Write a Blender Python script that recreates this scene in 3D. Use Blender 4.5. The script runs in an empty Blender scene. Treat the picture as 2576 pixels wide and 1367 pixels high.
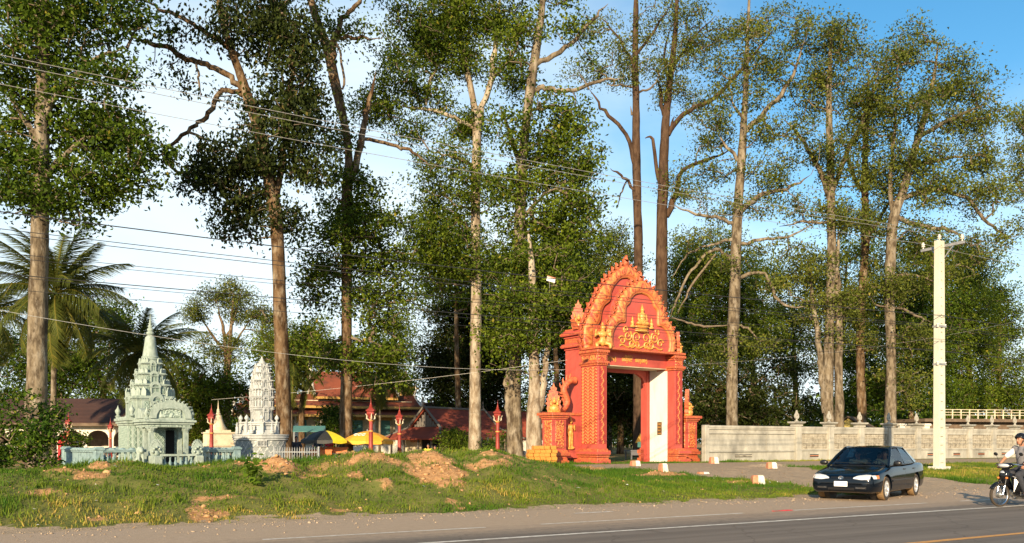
import bpy, bmesh, math, random
import numpy as np
from mathutils import Matrix, Vector

# ------------------------------------------------------------------ camera, sky, sun, exposure
scene = bpy.context.scene
CAM_Z = 1.5
FPX, CXP, HYP = 2184.0, 1288.0, 1115.0      # focal length, centre column and horizon row of the photograph (2576 px wide)
cam_data = bpy.data.cameras.new('camera')
cam_data.sensor_width = 36.0
cam_data.lens = 36.0 * FPX / 2576.0
cam_data.shift_y = (HYP - 683.5) / 2576.0
cam_data.clip_end = 6000
cam = bpy.data.objects.new('camera', cam_data)
cam.location = (0, 0, CAM_Z)
cam.rotation_euler = (math.pi / 2, 0, 0)
scene.collection.objects.link(cam)
scene.camera = cam

SUN_TO = Vector((-0.25, -0.968, 0)).normalized()
SUN_EL = math.radians(17)
SUN_AZ = math.atan2(SUN_TO.x, SUN_TO.y)
world = bpy.data.worlds.new('World')
scene.world = world
world.use_nodes = True
nt = world.node_tree
for n_ in list(nt.nodes):
    nt.nodes.remove(n_)
N = nt.nodes.new
out = N('ShaderNodeOutputWorld'); bg = N('ShaderNodeBackground')
sky = N('ShaderNodeTexSky'); sky.sky_type = 'NISHITA'; sky.sun_disc = False
sky.sun_elevation = SUN_EL; sky.sun_rotation = SUN_AZ % (2 * math.pi)
sky.air_density = 1.0; sky.dust_density = 0.5; sky.ozone_density = 2.2; sky.altitude = 0
# thin high cloud: soft streaked noise over the whole dome, thicker towards the horizon all round
tc = N('ShaderNodeTexCoord'); mp = N('ShaderNodeMapping')
mp.inputs['Rotation'].default_value = (0.0, 0.0, 0.9)
mp.inputs['Location'].default_value = (1.3, 0.4, 0.2)
mp.inputs['Scale'].default_value = (1.0, 1.0, 2.2)
no = N('ShaderNodeTexNoise'); no.inputs['Scale'].default_value = 1.5; no.inputs['Detail'].default_value = 7; no.inputs['Roughness'].default_value = 0.52
no.inputs['Distortion'].default_value = 0.35
sep = N('ShaderNodeSeparateXYZ')
el = N('ShaderNodeMapRange'); el.inputs['From Min'].default_value = 0.02; el.inputs['From Max'].default_value = 0.50
el.inputs['To Min'].default_value = 0.30; el.inputs['To Max'].default_value = -0.08
ad = N('ShaderNodeMath'); ad.operation = 'ADD'
mr = N('ShaderNodeMapRange'); mr.interpolation_type = 'SMOOTHSTEP'
mr.inputs['From Min'].default_value = 0.33; mr.inputs['From Max'].default_value = 0.80; mr.inputs['To Max'].default_value = 0.9
mx = N('ShaderNodeMix'); mx.data_type = 'RGBA'
hs = N('ShaderNodeHueSaturation'); hs.inputs['Saturation'].default_value = 1.28; hs.inputs['Hue'].default_value = 0.49; hs.inputs['Value'].default_value = 1.0
L = nt.links.new
L(tc.outputs['Generated'], mp.inputs['Vector']); L(mp.outputs['Vector'], no.inputs['Vector'])
L(tc.outputs['Generated'], sep.inputs['Vector']); L(sep.outputs['Z'], el.inputs['Value'])
L(no.outputs['Fac'], ad.inputs[0]); L(el.outputs['Result'], ad.inputs[1])
L(ad.outputs['Value'], mr.inputs['Value']); L(mr.outputs['Result'], mx.inputs['Factor'])
L(sky.outputs['Color'], hs.inputs['Color']); L(hs.outputs['Color'], mx.inputs['A'])
mx.inputs['B'].default_value = (5.3, 6.0, 6.3, 1)
L(mx.outputs['Result'], bg.inputs['Color'])
bg.inputs['Strength'].default_value = 0.11
L(bg.outputs['Background'], out.inputs['Surface'])

sun_data = bpy.data.lights.new('sun', 'SUN')
sun_data.energy = 4.9
sun_data.angle = math.radians(0.53)
sun_data.color = (1.0, 0.79, 0.52)
sun = bpy.data.objects.new('sun', sun_data)
sd = Vector((SUN_TO.x * math.cos(SUN_EL), SUN_TO.y * math.cos(SUN_EL), math.sin(SUN_EL)))
sun.rotation_euler = sd.to_track_quat('Z', 'Y').to_euler()
sun.location = (-10, -40, 30)
scene.collection.objects.link(sun)

vs = scene.view_settings
vs.view_transform = 'Standard'; vs.look = 'None'; vs.gamma = 1.0; vs.use_curve_mapping = False
vs.exposure = 0.88
scene.render.engine = 'CYCLES'
cy = scene.cycles
cy.use_denoising = True
cy.max_bounces = 6; cy.diffuse_bounces = 3; cy.glossy_bounces = 3; cy.transmission_bounces = 4; cy.transparent_max_bounces = 8
cy.sample_clamp_indirect = 6

# ------------------------------------------------------------------ helpers
COL = scene.collection
rng = np.random.default_rng(7)
random.seed(7)
R_ = np.array([math.sin(math.radians(60)), math.cos(math.radians(60))])     # along the road
NN_ = np.array([-R_[1], R_[0]])                                             # across it, away from the camera

def uv(x, y):
    return R_[0] * x + R_[1] * y, NN_[0] * x + NN_[1] * y

def xy(u, v):
    return R_[0] * u + NN_[0] * v, R_[1] * u + NN_[1] * v

def at(px, py, d):
    """point at depth d that the photograph shows at (px, py)"""
    return Vector(((px - CXP) / FPX * d, d, CAM_Z + (HYP - py) / FPX * d))

def tag(o, label=None, cat=None, group=None, kind=None):
    if label: o['label'] = label
    if cat: o['category'] = cat
    if group: o['group'] = group
    if kind: o['kind'] = kind
    return o

def empty(name, loc=(0, 0, 0), rz=0.0, label=None, cat=None, group=None, scale=1.0):
    o = bpy.data.objects.new(name, None)
    o.empty_display_size = 0.2
    o.location = loc; o.rotation_euler = (0, 0, rz); o.scale = (scale,) * 3
    COL.objects.link(o)
    return tag(o, label, cat, group)

def link(name, me, mat, parent=None, loc=None, rot=None, scale=None):
    o = bpy.data.objects.new(name, me)
    if mat is not None and not me.materials:
        me.materials.append(mat)
    COL.objects.link(o)
    if parent is not None: o.parent = parent
    if loc is not None: o.location = loc
    if rot is not None: o.rotation_euler = rot
    if scale is not None: o.scale = scale if hasattr(scale, '__len__') else (scale,) * 3
    return o

def copy_tree(o, parent=None):
    c = o.copy(); COL.objects.link(c); c.parent = parent
    for ch in list(o.children):
        copy_tree(ch, c)
    return c

def np_mesh(name, V, F, attrs=None, smooth=False):
    """mesh from an (N,3) array and an (M,k) face array; attrs: name -> (N,) floats on points"""
    me = bpy.data.meshes.new(name)
    V = np.asarray(V, np.float32); F = np.asarray(F, np.int32)
    k = F.shape[1]
    me.vertices.add(len(V)); me.vertices.foreach_set('co', V.ravel())
    me.loops.add(F.size); me.loops.foreach_set('vertex_index', F.ravel())
    me.polygons.add(len(F)); me.polygons.foreach_set('loop_start', np.arange(0, F.size, k, dtype=np.int32))
    if attrs:
        for an, av in attrs.items():
            a = me.attributes.new(an, 'FLOAT', 'POINT'); a.data.foreach_set('value', np.asarray(av, np.float32).ravel())
    if smooth:
        me.polygons.foreach_set('use_smooth', np.ones(len(F), bool))
    me.update(calc_edges=True)
    return me

class MB:
    """collects simple shapes into one mesh"""
    def __init__(self):
        self.v = []; self.f = []; self.M = Matrix()
    def add(self, vs, fs):
        b = len(self.v)
        self.v += [tuple(self.M @ Vector(p)) for p in vs]
        self.f += [tuple(i + b for i in f) for f in fs]
        return self
    def box(self, c, s, rz=0.0, top=1.0):
        x, y, z = s[0] / 2, s[1] / 2, s[2] / 2
        ca, sa = math.cos(rz), math.sin(rz)
        P = []
        for (i, j, k) in ((-1, -1, -1), (1, -1, -1), (1, 1, -1), (-1, 1, -1), (-1, -1, 1), (1, -1, 1), (1, 1, 1), (-1, 1, 1)):
            t = top if k > 0 else 1.0
            px, py = i * x * t, j * y * t
            P.append((c[0] + px * ca - py * sa, c[1] + px * sa + py * ca, c[2] + k * z))
        return self.add(P, [(3, 2, 1, 0), (4, 5, 6, 7), (0, 1, 5, 4), (1, 2, 6, 5), (2, 3, 7, 6), (3, 0, 4, 7)])
    def bb(self, x0, x1, y0, y1, z0, z1):
        return self.box(((x0 + x1) / 2, (y0 + y1) / 2, (z0 + z1) / 2), (abs(x1 - x0), abs(y1 - y0), abs(z1 - z0)))
    def bbc(self, x0, x1, y0, y1, z0, z1, b=0.02):
        """box with chamfered vertical and top edges"""
        prof = [(0, z0), (0, z1 - b), (b, z1)]
        rings = []
        for ins, z in prof:
            a0, a1, c0, c1 = x0 + ins, x1 - ins, y0 + ins, y1 - ins
            rings.append([(a0 + b, c0, z), (a1 - b, c0, z), (a1, c0 + b, z), (a1, c1 - b, z), (a1 - b, c1, z), (a0 + b, c1, z), (a0, c1 - b, z), (a0, c0 + b, z)])
        return self.loft(rings, cap=True)
    def loft(self, rings, cap=True, closed=True):
        n = len(rings[0]); P = [p for r in rings for p in r]; F = []
        for i in range(len(rings) - 1):
            for j in range(n if closed else n - 1):
                k = (j + 1) % n
                F.append((i * n + j, i * n + k, (i + 1) * n + k, (i + 1) * n + j))
        if cap:
            F.append(tuple(range(n - 1, -1, -1)))
            b = (len(rings) - 1) * n
            F.append(tuple(range(b, b + n)))
        return self.add(P, F)
    def lathe(self, prof, n=16, c=(0, 0, 0), ph=0.0, sy=1.0, ring=False):
        if ring: prof = list(prof) + [prof[0]]
        rings = []
        for r, z in prof:
            r = max(r, 0.0008)
            rings.append([(c[0] + r * math.cos(ph + 2 * math.pi * i / n), c[1] + sy * r * math.sin(ph + 2 * math.pi * i / n), c[2] + z) for i in range(n)])
        return self.loft(rings, cap=not ring)
    def tube(self, path, rad, n=8, cap=True):
        path = [Vector(p) for p in path]
        if not hasattr(rad, '__len__'): rad = [rad] * len(path)
        rings = []; up = None
        for i, p in enumerate(path):
            t = (path[min(i + 1, len(path) - 1)] - path[max(i - 1, 0)]).normalized()
            if up is None:
                up = Vector((0, 0, 1)) if abs(t.z) < 0.9 else Vector((1, 0, 0))
            s = t.cross(up)
            if s.length < 1e-5: s = t.orthogonal()
            s.normalize(); up = s.cross(t).normalized()
            rings.append([tuple(p + (s * math.cos(2 * math.pi * j / n) + up * math.sin(2 * math.pi * j / n)) * rad[i]) for j in range(n)])
        return self.loft(rings, cap)
    def ell(self, c, r, nu=12, nv=8, M=None):
        if not hasattr(r, '__len__'): r = (r, r, r)
        P = [(0, 0, -1)]
        for i in range(1, nv):
            th = math.pi * i / nv
            for j in range(nu):
                a = 2 * math.pi * j / nu
                P.append((math.sin(th) * math.cos(a), math.sin(th) * math.sin(a), -math.cos(th)))
        P.append((0, 0, 1))
        F = [(0, 1 + (j + 1) % nu, 1 + j) for j in range(nu)]
        for i in range(nv - 2):
            for j in range(nu):
                a, b = 1 + i * nu + j, 1 + i * nu + (j + 1) % nu
                F.append((a, b, b + nu, a + nu))
        e = len(P) - 1
        F += [(e, e - nu + j, e - nu + (j + 1) % nu) for j in range(nu)]
        Q = []
        for p in P:
            q = Vector((p[0] * r[0], p[1] * r[1], p[2] * r[2]))
            if M is not None: q = M @ q
            Q.append((q.x + c[0], q.y + c[1], q.z + c[2]))
        return self.add(Q, F)
    def cap(self, a, b, r0, r1, n=10):
        """tapered capsule from a to b"""
        a, b = Vector(a), Vector(b); ax = b - a; l = ax.length
        q = Vector((0, 0, 1)).rotation_difference(ax) if l > 1e-6 else Matrix.Identity(3).to_quaternion()
        prof = [(r0 * math.sin(t), -r0 * math.cos(t)) for t in (0.15, 0.6, 1.1)] + [(r0, 0), (r1, l)] + [(r1 * math.cos(t), l + r1 * math.sin(t)) for t in (0.5, 1.0, 1.42)]
        rings = [[tuple(a + q @ Vector((r * math.cos(2 * math.pi * j / n), r * math.sin(2 * math.pi * j / n), z))) for j in range(n)] for r, z in prof]
        return self.loft(rings)
    def prism(self, pts, d0, d1, plane='xz'):
        """outline extruded: plane xz -> along y, xy -> along z, yz -> along x"""
        def mk(p, d):
            return {'xz': (p[0], d, p[1]), 'xy': (p[0], p[1], d), 'yz': (d, p[0], p[1])}[plane]
        n = len(pts)
        P = [mk(p, d0) for p in pts] + [mk(p, d1) for p in pts]
        F = [(i, (i + 1) % n, n + (i + 1) % n, n + i) for i in range(n)] + [tuple(range(n - 1, -1, -1)), tuple(range(n, 2 * n))]
        return self.add(P, F)
    def mesh(self, name, smooth=None):
        me = bpy.data.meshes.new(name)
        me.from_pydata(self.v, [], self.f)
        bm = bmesh.new(); bm.from_mesh(me); bmesh.ops.recalc_face_normals(bm, faces=bm.faces); bm.to_mesh(me); bm.free()
        if smooth is not None:
            me.polygons.foreach_set('use_smooth', np.ones(len(me.polygons), bool))
            if smooth < 179: me.set_sharp_from_angle(angle=math.radians(smooth))
        me.update()
        return me
    def build(self, name, mat, parent=None, smooth=None, **kw):
        return link(name, self.mesh(name, smooth), mat, parent, **kw)

def remeshed(name, mb, mat, voxel, parent=None, smooth_it=3, **kw):
    """several closed shapes grown together into one continuous skin"""
    me = mb.mesh(name)
    o = bpy.data.objects.new(name, me); COL.objects.link(o)
    m = o.modifiers.new('r', 'REMESH'); m.mode = 'VOXEL'; m.voxel_size = voxel; m.use_smooth_shade = True
    s = o.modifiers.new('s', 'SMOOTH'); s.iterations = smooth_it; s.factor = 0.5
    dg = bpy.context.evaluated_depsgraph_get()
    me2 = bpy.data.meshes.new_from_object(o.evaluated_get(dg))
    me2.name = name
    bpy.data.objects.remove(o); bpy.data.meshes.remove(me)
    me2.polygons.foreach_set('use_smooth', np.ones(len(me2.polygons), bool))
    me2.materials.clear()
    return link(name, me2, mat, parent, **kw)

def smooth_path(pts, k=4):
    """Catmull-Rom through tuples of any length"""
    P = np.array(pts, float)
    if len(P) < 3: return P
    Q = np.vstack([2 * P[0] - P[1], P, 2 * P[-1] - P[-2]])
    o = []
    for i in range(1, len(Q) - 2):
        for j in range(k):
            t = j / k
            a, b, c, d = Q[i - 1], Q[i], Q[i + 1], Q[i + 2]
            o.append(0.5 * ((2 * b) + (c - a) * t + (2 * a - 5 * b + 4 * c - d) * t * t + (3 * b - a - 3 * c + d) * t ** 3))
    o.append(P[-1])
    return np.array(o)

# cheap value noise for placing and shaping things
_perm = np.random.default_rng(3).random((256, 256))
def vnoise(x, y, s=1.0):
    x = np.asarray(x, float) * s + 1000.3; y = np.asarray(y, float) * s + 1000.7
    xi = np.floor(x).astype(int); yi = np.floor(y).astype(int)
    fx = x - xi; fy = y - yi
    fx = fx * fx * (3 - 2 * fx); fy = fy * fy * (3 - 2 * fy)
    g = lambda a, b: _perm[a % 256, b % 256]
    return (g(xi, yi) * (1 - fx) + g(xi + 1, yi) * fx) * (1 - fy) + (g(xi, yi + 1) * (1 - fx) + g(xi + 1, yi + 1) * fx) * fy
def fbm(x, y, s=1.0, o=4):
    t = 0; a = 0.5; n = 0
    for i in range(o):
        t = t + a * vnoise(np.asarray(x) + 17.1 * i, np.asarray(y) - 9.7 * i, s * 2 ** i); n += a; a *= 0.5
    return t / n
def sstep(a, b, x):
    t = np.clip((np.asarray(x, float) - a) / (b - a), 0, 1)
    return t * t * (3 - 2 * t)
# ------------------------------------------------------------------ materials
MAT = {}
def newmat(name):
    m = bpy.data.materials.new(name); m.use_nodes = True
    b = m.node_tree.nodes['Principled BSDF']
    MAT[name] = m
    return m, m.node_tree, b

def mix_noise(t, b, c1, c2, scale, detail=5, lo=0.35, hi=0.65, rough=0.6, vec=None, stretch=None, c3=None, scale3=None):
    """base colour between c1 and c2 by noise in object space (and dirt c3 by a second, larger one)"""
    N = t.nodes.new; L = t.links.new
    tc = N('ShaderNodeTexCoord'); src = tc.outputs['Object']
    if stretch is not None:
        mp = N('ShaderNodeMapping'); mp.inputs['Scale'].default_value = stretch
        L(src, mp.inputs['Vector']); src = mp.outputs['Vector']
    n = N('ShaderNodeTexNoise'); n.inputs['Scale'].default_value = scale; n.inputs['Detail'].default_value = detail; n.inputs['Roughness'].default_value = rough
    L(src, n.inputs['Vector'])
    r = N('ShaderNodeMapRange'); r.inputs['From Min'].default_value = lo; r.inputs['From Max'].default_value = hi
    L(n.outputs['Fac'], r.inputs['Value'])
    m = N('ShaderNodeMix'); m.data_type = 'RGBA'
    m.inputs['A'].default_value = (*c1, 1); m.inputs['B'].default_value = (*c2, 1)
    L(r.outputs['Result'], m.inputs['Factor'])
    outp = m.outputs['Result']
    if c3 is not None:
        n3 = N('ShaderNodeTexNoise'); n3.inputs['Scale'].default_value = scale3; n3.inputs['Detail'].default_value = 6; n3.inputs['Roughness'].default_value = 0.65
        L(src, n3.inputs['Vector'])
        r3 = N('ShaderNodeMapRange'); r3.inputs['From Min'].default_value = 0.5; r3.inputs['From Max'].default_value = 0.72
        L(n3.outputs['Fac'], r3.inputs['Value'])
        m3 = N('ShaderNodeMix'); m3.data_type = 'RGBA'
        L(r3.outputs['Result'], m3.inputs['Factor']); L(outp, m3.inputs['A']); m3.inputs['B'].default_value = (*c3, 1)
        outp = m3.outputs['Result']
    L(outp, b.inputs['Base Color'])
    return n, outp, src

def bump(t, b, height, strength, dist=0.02):
    bp = t.nodes.new('ShaderNodeBump'); bp.inputs['Strength'].default_value = strength; bp.inputs['Distance'].default_value = dist
    t.links.new(height, bp.inputs['Height']); t.links.new(bp.outputs['Normal'], b.inputs['Normal'])
    return bp

def simple(name, c1, c2, scale=6, rough=0.7, bs=0.3, metal=0.0, lo=0.35, hi=0.65, stretch=None, c3=None, scale3=None, bd=0.02, detail=5, spec=None):
    m, t, b = newmat(name)
    n, o, s = mix_noise(t, b, c1, c2, scale, lo=lo, hi=hi, stretch=stretch, c3=c3, scale3=scale3, detail=detail)
    b.inputs['Roughness'].default_value = rough; b.inputs['Metallic'].default_value = metal
    if spec is not None: b.inputs['Specular IOR Level'].default_value = spec
    if bs: bump(t, b, n.outputs['Fac'], bs, bd)
    return m

def foliage(name, dark, light, dry, tl=0.25):
    """leaf: per-leaf tint attribute, a little light comes through"""
    m, t, b = newmat(name)
    N = t.nodes.new; L = t.links.new
    a = N('ShaderNodeAttribute'); a.attribute_name = 'tint'
    cr = N('ShaderNodeValToRGB')
    cr.color_ramp.elements[0].position = 0.0; cr.color_ramp.elements[0].color = (*dark, 1)
    cr.color_ramp.elements[1].position = 0.72; cr.color_ramp.elements[1].color = (*light, 1)
    e = cr.color_ramp.elements.new(1.0); e.color = (*dry, 1)
    L(a.outputs['Fac'], cr.inputs['Fac'])
    L(cr.outputs['Color'], b.inputs['Base Color'])
    b.inputs['Roughness'].default_value = 0.6
    b.inputs['Specular IOR Level'].default_value = 0.12
    tr = N('ShaderNodeBsdfTranslucent'); L(cr.outputs['Color'], tr.inputs['Color'])
    ms = N('ShaderNodeMixShader'); ms.inputs[0].default_value = tl
    o = t.nodes['Material Output']
    L(b.outputs[0], ms.inputs[1]); L(tr.outputs[0], ms.inputs[2]); L(ms.outputs[0], o.inputs['Surface'])
    return m

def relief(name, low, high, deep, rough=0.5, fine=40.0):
    """carved plaster: recesses take the low colour, raised parts the high one (attribute relief)"""
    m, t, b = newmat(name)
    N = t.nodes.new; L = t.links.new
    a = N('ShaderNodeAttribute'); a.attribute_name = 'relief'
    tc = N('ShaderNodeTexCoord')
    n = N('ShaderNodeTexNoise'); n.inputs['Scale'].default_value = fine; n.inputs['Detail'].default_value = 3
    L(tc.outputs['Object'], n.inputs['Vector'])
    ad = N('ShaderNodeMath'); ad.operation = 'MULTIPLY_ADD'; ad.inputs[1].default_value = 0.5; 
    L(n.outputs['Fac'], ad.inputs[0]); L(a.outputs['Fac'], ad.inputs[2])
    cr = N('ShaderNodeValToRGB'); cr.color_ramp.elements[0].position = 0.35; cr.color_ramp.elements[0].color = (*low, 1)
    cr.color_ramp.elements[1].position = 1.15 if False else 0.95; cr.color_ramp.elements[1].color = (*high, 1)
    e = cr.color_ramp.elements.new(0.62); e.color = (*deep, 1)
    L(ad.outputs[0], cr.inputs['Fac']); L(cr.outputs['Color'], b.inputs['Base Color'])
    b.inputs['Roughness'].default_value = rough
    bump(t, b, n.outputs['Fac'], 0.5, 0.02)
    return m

foliage('leaf_dark', (0.014, 0.034, 0.005), (0.115, 0.178, 0.014), (0.22, 0.18, 0.022), tl=0.32)
foliage('leaf_mid', (0.028, 0.056, 0.006), (0.175, 0.232, 0.020), (0.29, 0.24, 0.030), tl=0.34)
foliage('leaf_pale', (0.052, 0.074, 0.013), (0.195, 0.222, 0.034), (0.31, 0.25, 0.045), tl=0.34)
foliage('leaf_shade', (0.012, 0.020, 0.006), (0.055, 0.075, 0.012), (0.11, 0.09, 0.018))  # darker copy of the leaves with shade put into the colour
foliage('leaf_bright', (0.060, 0.120, 0.012), (0.150, 0.230, 0.020), (0.22, 0.24, 0.03), tl=0.35)
foliage('leaf_bush', (0.022, 0.055, 0.006), (0.115, 0.19, 0.014), (0.24, 0.26, 0.03), tl=0.3)
foliage('leaf_palm', (0.028, 0.048, 0.010), (0.115, 0.130, 0.022), (0.30, 0.23, 0.045))
foliage('grass_blade', (0.050, 0.125, 0.010), (0.170, 0.215, 0.022), (0.44, 0.31, 0.075), tl=0.3)

simple('bark', (0.055, 0.032, 0.017), (0.150, 0.096, 0.052), 4.5, 0.95, 1.0, stretch=(1, 1, 0.4), c3=(0.29, 0.235, 0.165), scale3=3.4, bd=0.08, spec=0.05, lo=0.40, hi=0.60)
simple('bark_pale', (0.20, 0.150, 0.100), (0.40, 0.345, 0.265), 4.0, 0.95, 1.0, stretch=(1, 1, 0.4), c3=(0.10, 0.070, 0.045), scale3=2.8, bd=0.08, spec=0.05, lo=0.40, hi=0.60)
simple('bark_grey', (0.070, 0.052, 0.034), (0.200, 0.160, 0.108), 4.2, 0.95, 1.0, stretch=(1, 1, 0.4), c3=(0.33, 0.285, 0.22), scale3=3.2, bd=0.08, spec=0.05, lo=0.40, hi=0.60)
simple('bark_red', (0.050, 0.030, 0.020), (0.108, 0.068, 0.044), 5.0, 0.95, 1.0, stretch=(1, 1, 0.3), c3=(0.030, 0.021, 0.016), scale3=2.0, bd=0.08, spec=0.05)
simple('branch_bark', (0.119, 0.087, 0.059), (0.210, 0.168, 0.119), 5.0, 0.9, 0.4, spec=0.1)

simple('gate_red', (0.42, 0.066, 0.048), (0.51, 0.096, 0.068), 2.2, 0.6, 0.15, c3=(0.30, 0.048, 0.036), scale3=1.1, stretch=(1, 1, .4))
relief('gate_carving', (0.32, 0.034, 0.028), (0.58, 0.235, 0.060), (0.46, 0.092, 0.040))  # red ground paint in the recesses, gold paint on raised parts
simple('gate_gold', (0.52, 0.21, 0.040), (0.70, 0.38, 0.085), 14, 0.42, 0.6, c3=(0.46, 0.13, 0.04), scale3=9)
simple('gate_orange', (0.40, 0.062, 0.036), (0.55, 0.170, 0.050), 15, 0.55, 1.0, c3=(0.34, 0.045, 0.036), scale3=6)
simple('gate_white', (0.66, 0.65, 0.60), (0.74, 0.73, 0.68), 3, 0.75, 0.05, c3=(0.56, 0.53, 0.46), scale3=1.6, stretch=(1, 1, .3))
simple('plaque_brown', (0.10, 0.055, 0.025), (0.16, 0.09, 0.04), 20, 0.4, 0.1)
simple('chapel_green', (0.245, 0.31, 0.27), (0.36, 0.425, 0.375), 9, 0.8, 0.6, c3=(0.15, 0.20, 0.17), scale3=4, stretch=(1, 1, .5))
relief('chapel_carving', (0.16, 0.225, 0.19), (0.40, 0.485, 0.42), (0.27, 0.35, 0.30), rough=0.8)  # one green, darker in the recesses and paler where raised
simple('balustrade_blue', (0.17, 0.265, 0.28), (0.27, 0.375, 0.38), 7, 0.8, 0.5, c3=(0.09, 0.14, 0.15), scale3=4)
simple('stupa_white', (0.37, 0.39, 0.385), (0.50, 0.515, 0.50), 6, 0.75, 0.4, c3=(0.23, 0.24, 0.235), scale3=4, stretch=(1, 1, .5))
relief('stupa_carving', (0.24, 0.265, 0.26), (0.60, 0.59, 0.54), (0.38, 0.395, 0.38), rough=0.8)  # one white, greyer in the recesses and paler where raised
simple('stupa_cream', (0.58, 0.50, 0.36), (0.70, 0.62, 0.46), 5, 0.8, 0.3, c3=(0.30, 0.22, 0.15), scale3=2.5)
simple('lamp_red', (0.22, 0.026, 0.020), (0.31, 0.044, 0.030), 8, 0.55, 0.1)
simple('dark_void', (0.012, 0.012, 0.012), (0.02, 0.02, 0.02), 5, 0.9, 0)
simple('temple_gold', (0.36, 0.20, 0.045), (0.48, 0.29, 0.07), 10, 0.6, 0.2)
simple('temple_white', (0.62, 0.58, 0.50), (0.74, 0.70, 0.60), 4, 0.8, 0.1, c3=(0.45, 0.40, 0.33), scale3=2)
simple('temple_cream', (0.55, 0.46, 0.30), (0.64, 0.56, 0.40), 4, 0.8, 0.1, c3=(0.35, 0.28, 0.19), scale3=2)
simple('wood_grey', (0.11, 0.095, 0.08), (0.20, 0.175, 0.15), 7, 0.9, 0.3, stretch=(6, 6, 0.6))
simple('wood_red', (0.28, 0.045, 0.03), (0.40, 0.07, 0.045), 6, 0.6, 0.1)
simple('concrete', (0.30, 0.282, 0.235), (0.45, 0.428, 0.362), 2.2, 0.92, 0.3, c3=(0.20, 0.19, 0.162), scale3=0.8, lo=0.34, hi=0.66, stretch=(1, 1, .5))
simple('lattice_tan', (0.31, 0.275, 0.215), (0.46, 0.42, 0.335), 5, 0.9, 0.2, c3=(0.17, 0.145, 0.11), scale3=3)
simple('pole_concrete', (0.50, 0.485, 0.39), (0.58, 0.565, 0.47), 2.5, 0.85, 0.15, c3=(0.40, 0.375, 0.29), scale3=1.2, stretch=(1, 1, .3))
simple('steel_grey', (0.30, 0.30, 0.30), (0.42, 0.42, 0.41), 9, 0.5, 0.05, metal=0.5)
simple('ceramic', (0.60, 0.56, 0.48), (0.70, 0.66, 0.58), 12, 0.3, 0.0)
simple('wire_dark', (0.015, 0.015, 0.017), (0.03, 0.03, 0.03), 9, 0.6, 0.0)
simple('wire_grey', (0.22, 0.21, 0.20), (0.32, 0.31, 0.29), 9, 0.5, 0.0)
simple('wire_pale', (0.52, 0.50, 0.45), (0.62, 0.60, 0.55), 9, 0.5, 0.0)
simple('fence_steel', (0.25, 0.27, 0.28), (0.36, 0.385, 0.39), 9, 0.6, 0.1)
simple('dirt', (0.34, 0.185, 0.085), (0.50, 0.31, 0.155), 6, 0.95, 0.6, spec=0.1)
simple('pebble', (0.26, 0.19, 0.125), (0.42, 0.33, 0.235), 6, 0.95, 0.3, spec=0.1)
simple('laterite', (0.56, 0.21, 0.045), (0.76, 0.38, 0.085), 14, 0.9, 0.9, spec=0.1, c3=(0.40, 0.13, 0.035), scale3=9, bd=0.04)
simple('white_paint', (0.56, 0.54, 0.48), (0.66, 0.64, 0.58), 12, 0.7, 0.2, c3=(0.40, 0.35, 0.28), scale3=9)
simple('salmon_paint', (0.46, 0.17, 0.085), (0.56, 0.25, 0.14), 12, 0.8, 0.2)
simple('umbrella_black', (0.02, 0.02, 0.02), (0.035, 0.035, 0.03), 8, 0.6, 0.05)
simple('umbrella_yellow', (0.80, 0.62, 0.02), (0.86, 0.70, 0.04), 8, 0.6, 0.05)
simple('umbrella_orange', (0.78, 0.33, 0.02), (0.84, 0.42, 0.04), 8, 0.6, 0.05)
simple('table_orange', (0.55, 0.13, 0.03), (0.66, 0.19, 0.04), 8, 0.5, 0.05)
simple('teal_cloth', (0.055, 0.17, 0.16), (0.09, 0.23, 0.21), 8, 0.8, 0.1)
simple('skin', (0.34, 0.155, 0.085), (0.40, 0.19, 0.11), 30, 0.5, 0.05)
simple('hair_black', (0.010, 0.008, 0.007), (0.02, 0.016, 0.014), 60, 0.5, 0.3)
simple('cloth_grey', (0.14, 0.135, 0.145), (0.19, 0.185, 0.195), 40, 0.9, 0.3)
simple('cloth_white', (0.66, 0.63, 0.58), (0.76, 0.73, 0.68), 40, 0.9, 0.3)
simple('cloth_dark', (0.022, 0.024, 0.032), (0.04, 0.042, 0.052), 40, 0.9, 0.3)
simple('cloth_yellow', (0.74, 0.68, 0.06), (0.82, 0.76, 0.10), 40, 0.9, 0.2)
simple('cloth_red', (0.55, 0.03, 0.04), (0.65, 0.05, 0.06), 40, 0.9, 0.2)
simple('cloth_beige', (0.42, 0.34, 0.20), (0.52, 0.43, 0.28), 40, 0.9, 0.2)
simple('tyre', (0.035, 0.026, 0.018), (0.055, 0.040, 0.026), 30, 0.9, 0.3)
simple('tyre_tread', (0.17, 0.105, 0.048), (0.26, 0.17, 0.085), 22, 0.95, 0.5, spec=0.1)
simple('chrome', (0.62, 0.62, 0.62), (0.72, 0.72, 0.72), 30, 0.18, 0.0, metal=1.0)
simple('alloy', (0.55, 0.55, 0.55), (0.68, 0.68, 0.68), 30, 0.3, 0.0, metal=0.5)
simple('black_plastic', (0.010, 0.010, 0.011), (0.016, 0.016, 0.017), 30, 0.35, 0.0)
simple('black_gloss', (0.006, 0.006, 0.007), (0.009, 0.009, 0.010), 30, 0.12, 0.0)
simple('seat_grey', (0.16, 0.15, 0.14), (0.22, 0.21, 0.19), 30, 0.9, 0.2)
simple('indicator', (0.75, 0.17, 0.03), (0.82, 0.24, 0.05), 40, 0.25, 0.0)
simple('lens_clear', (0.66, 0.66, 0.64), (0.86, 0.86, 0.84), 26, 0.12, 0.2, metal=0.35)
simple('plate_white', (0.82, 0.82, 0.82), (0.86, 0.86, 0.86), 5, 0.4, 0.0)
simple('engine_metal', (0.30, 0.29, 0.27), (0.46, 0.45, 0.42), 12, 0.35, 0.2, metal=0.8)
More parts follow.
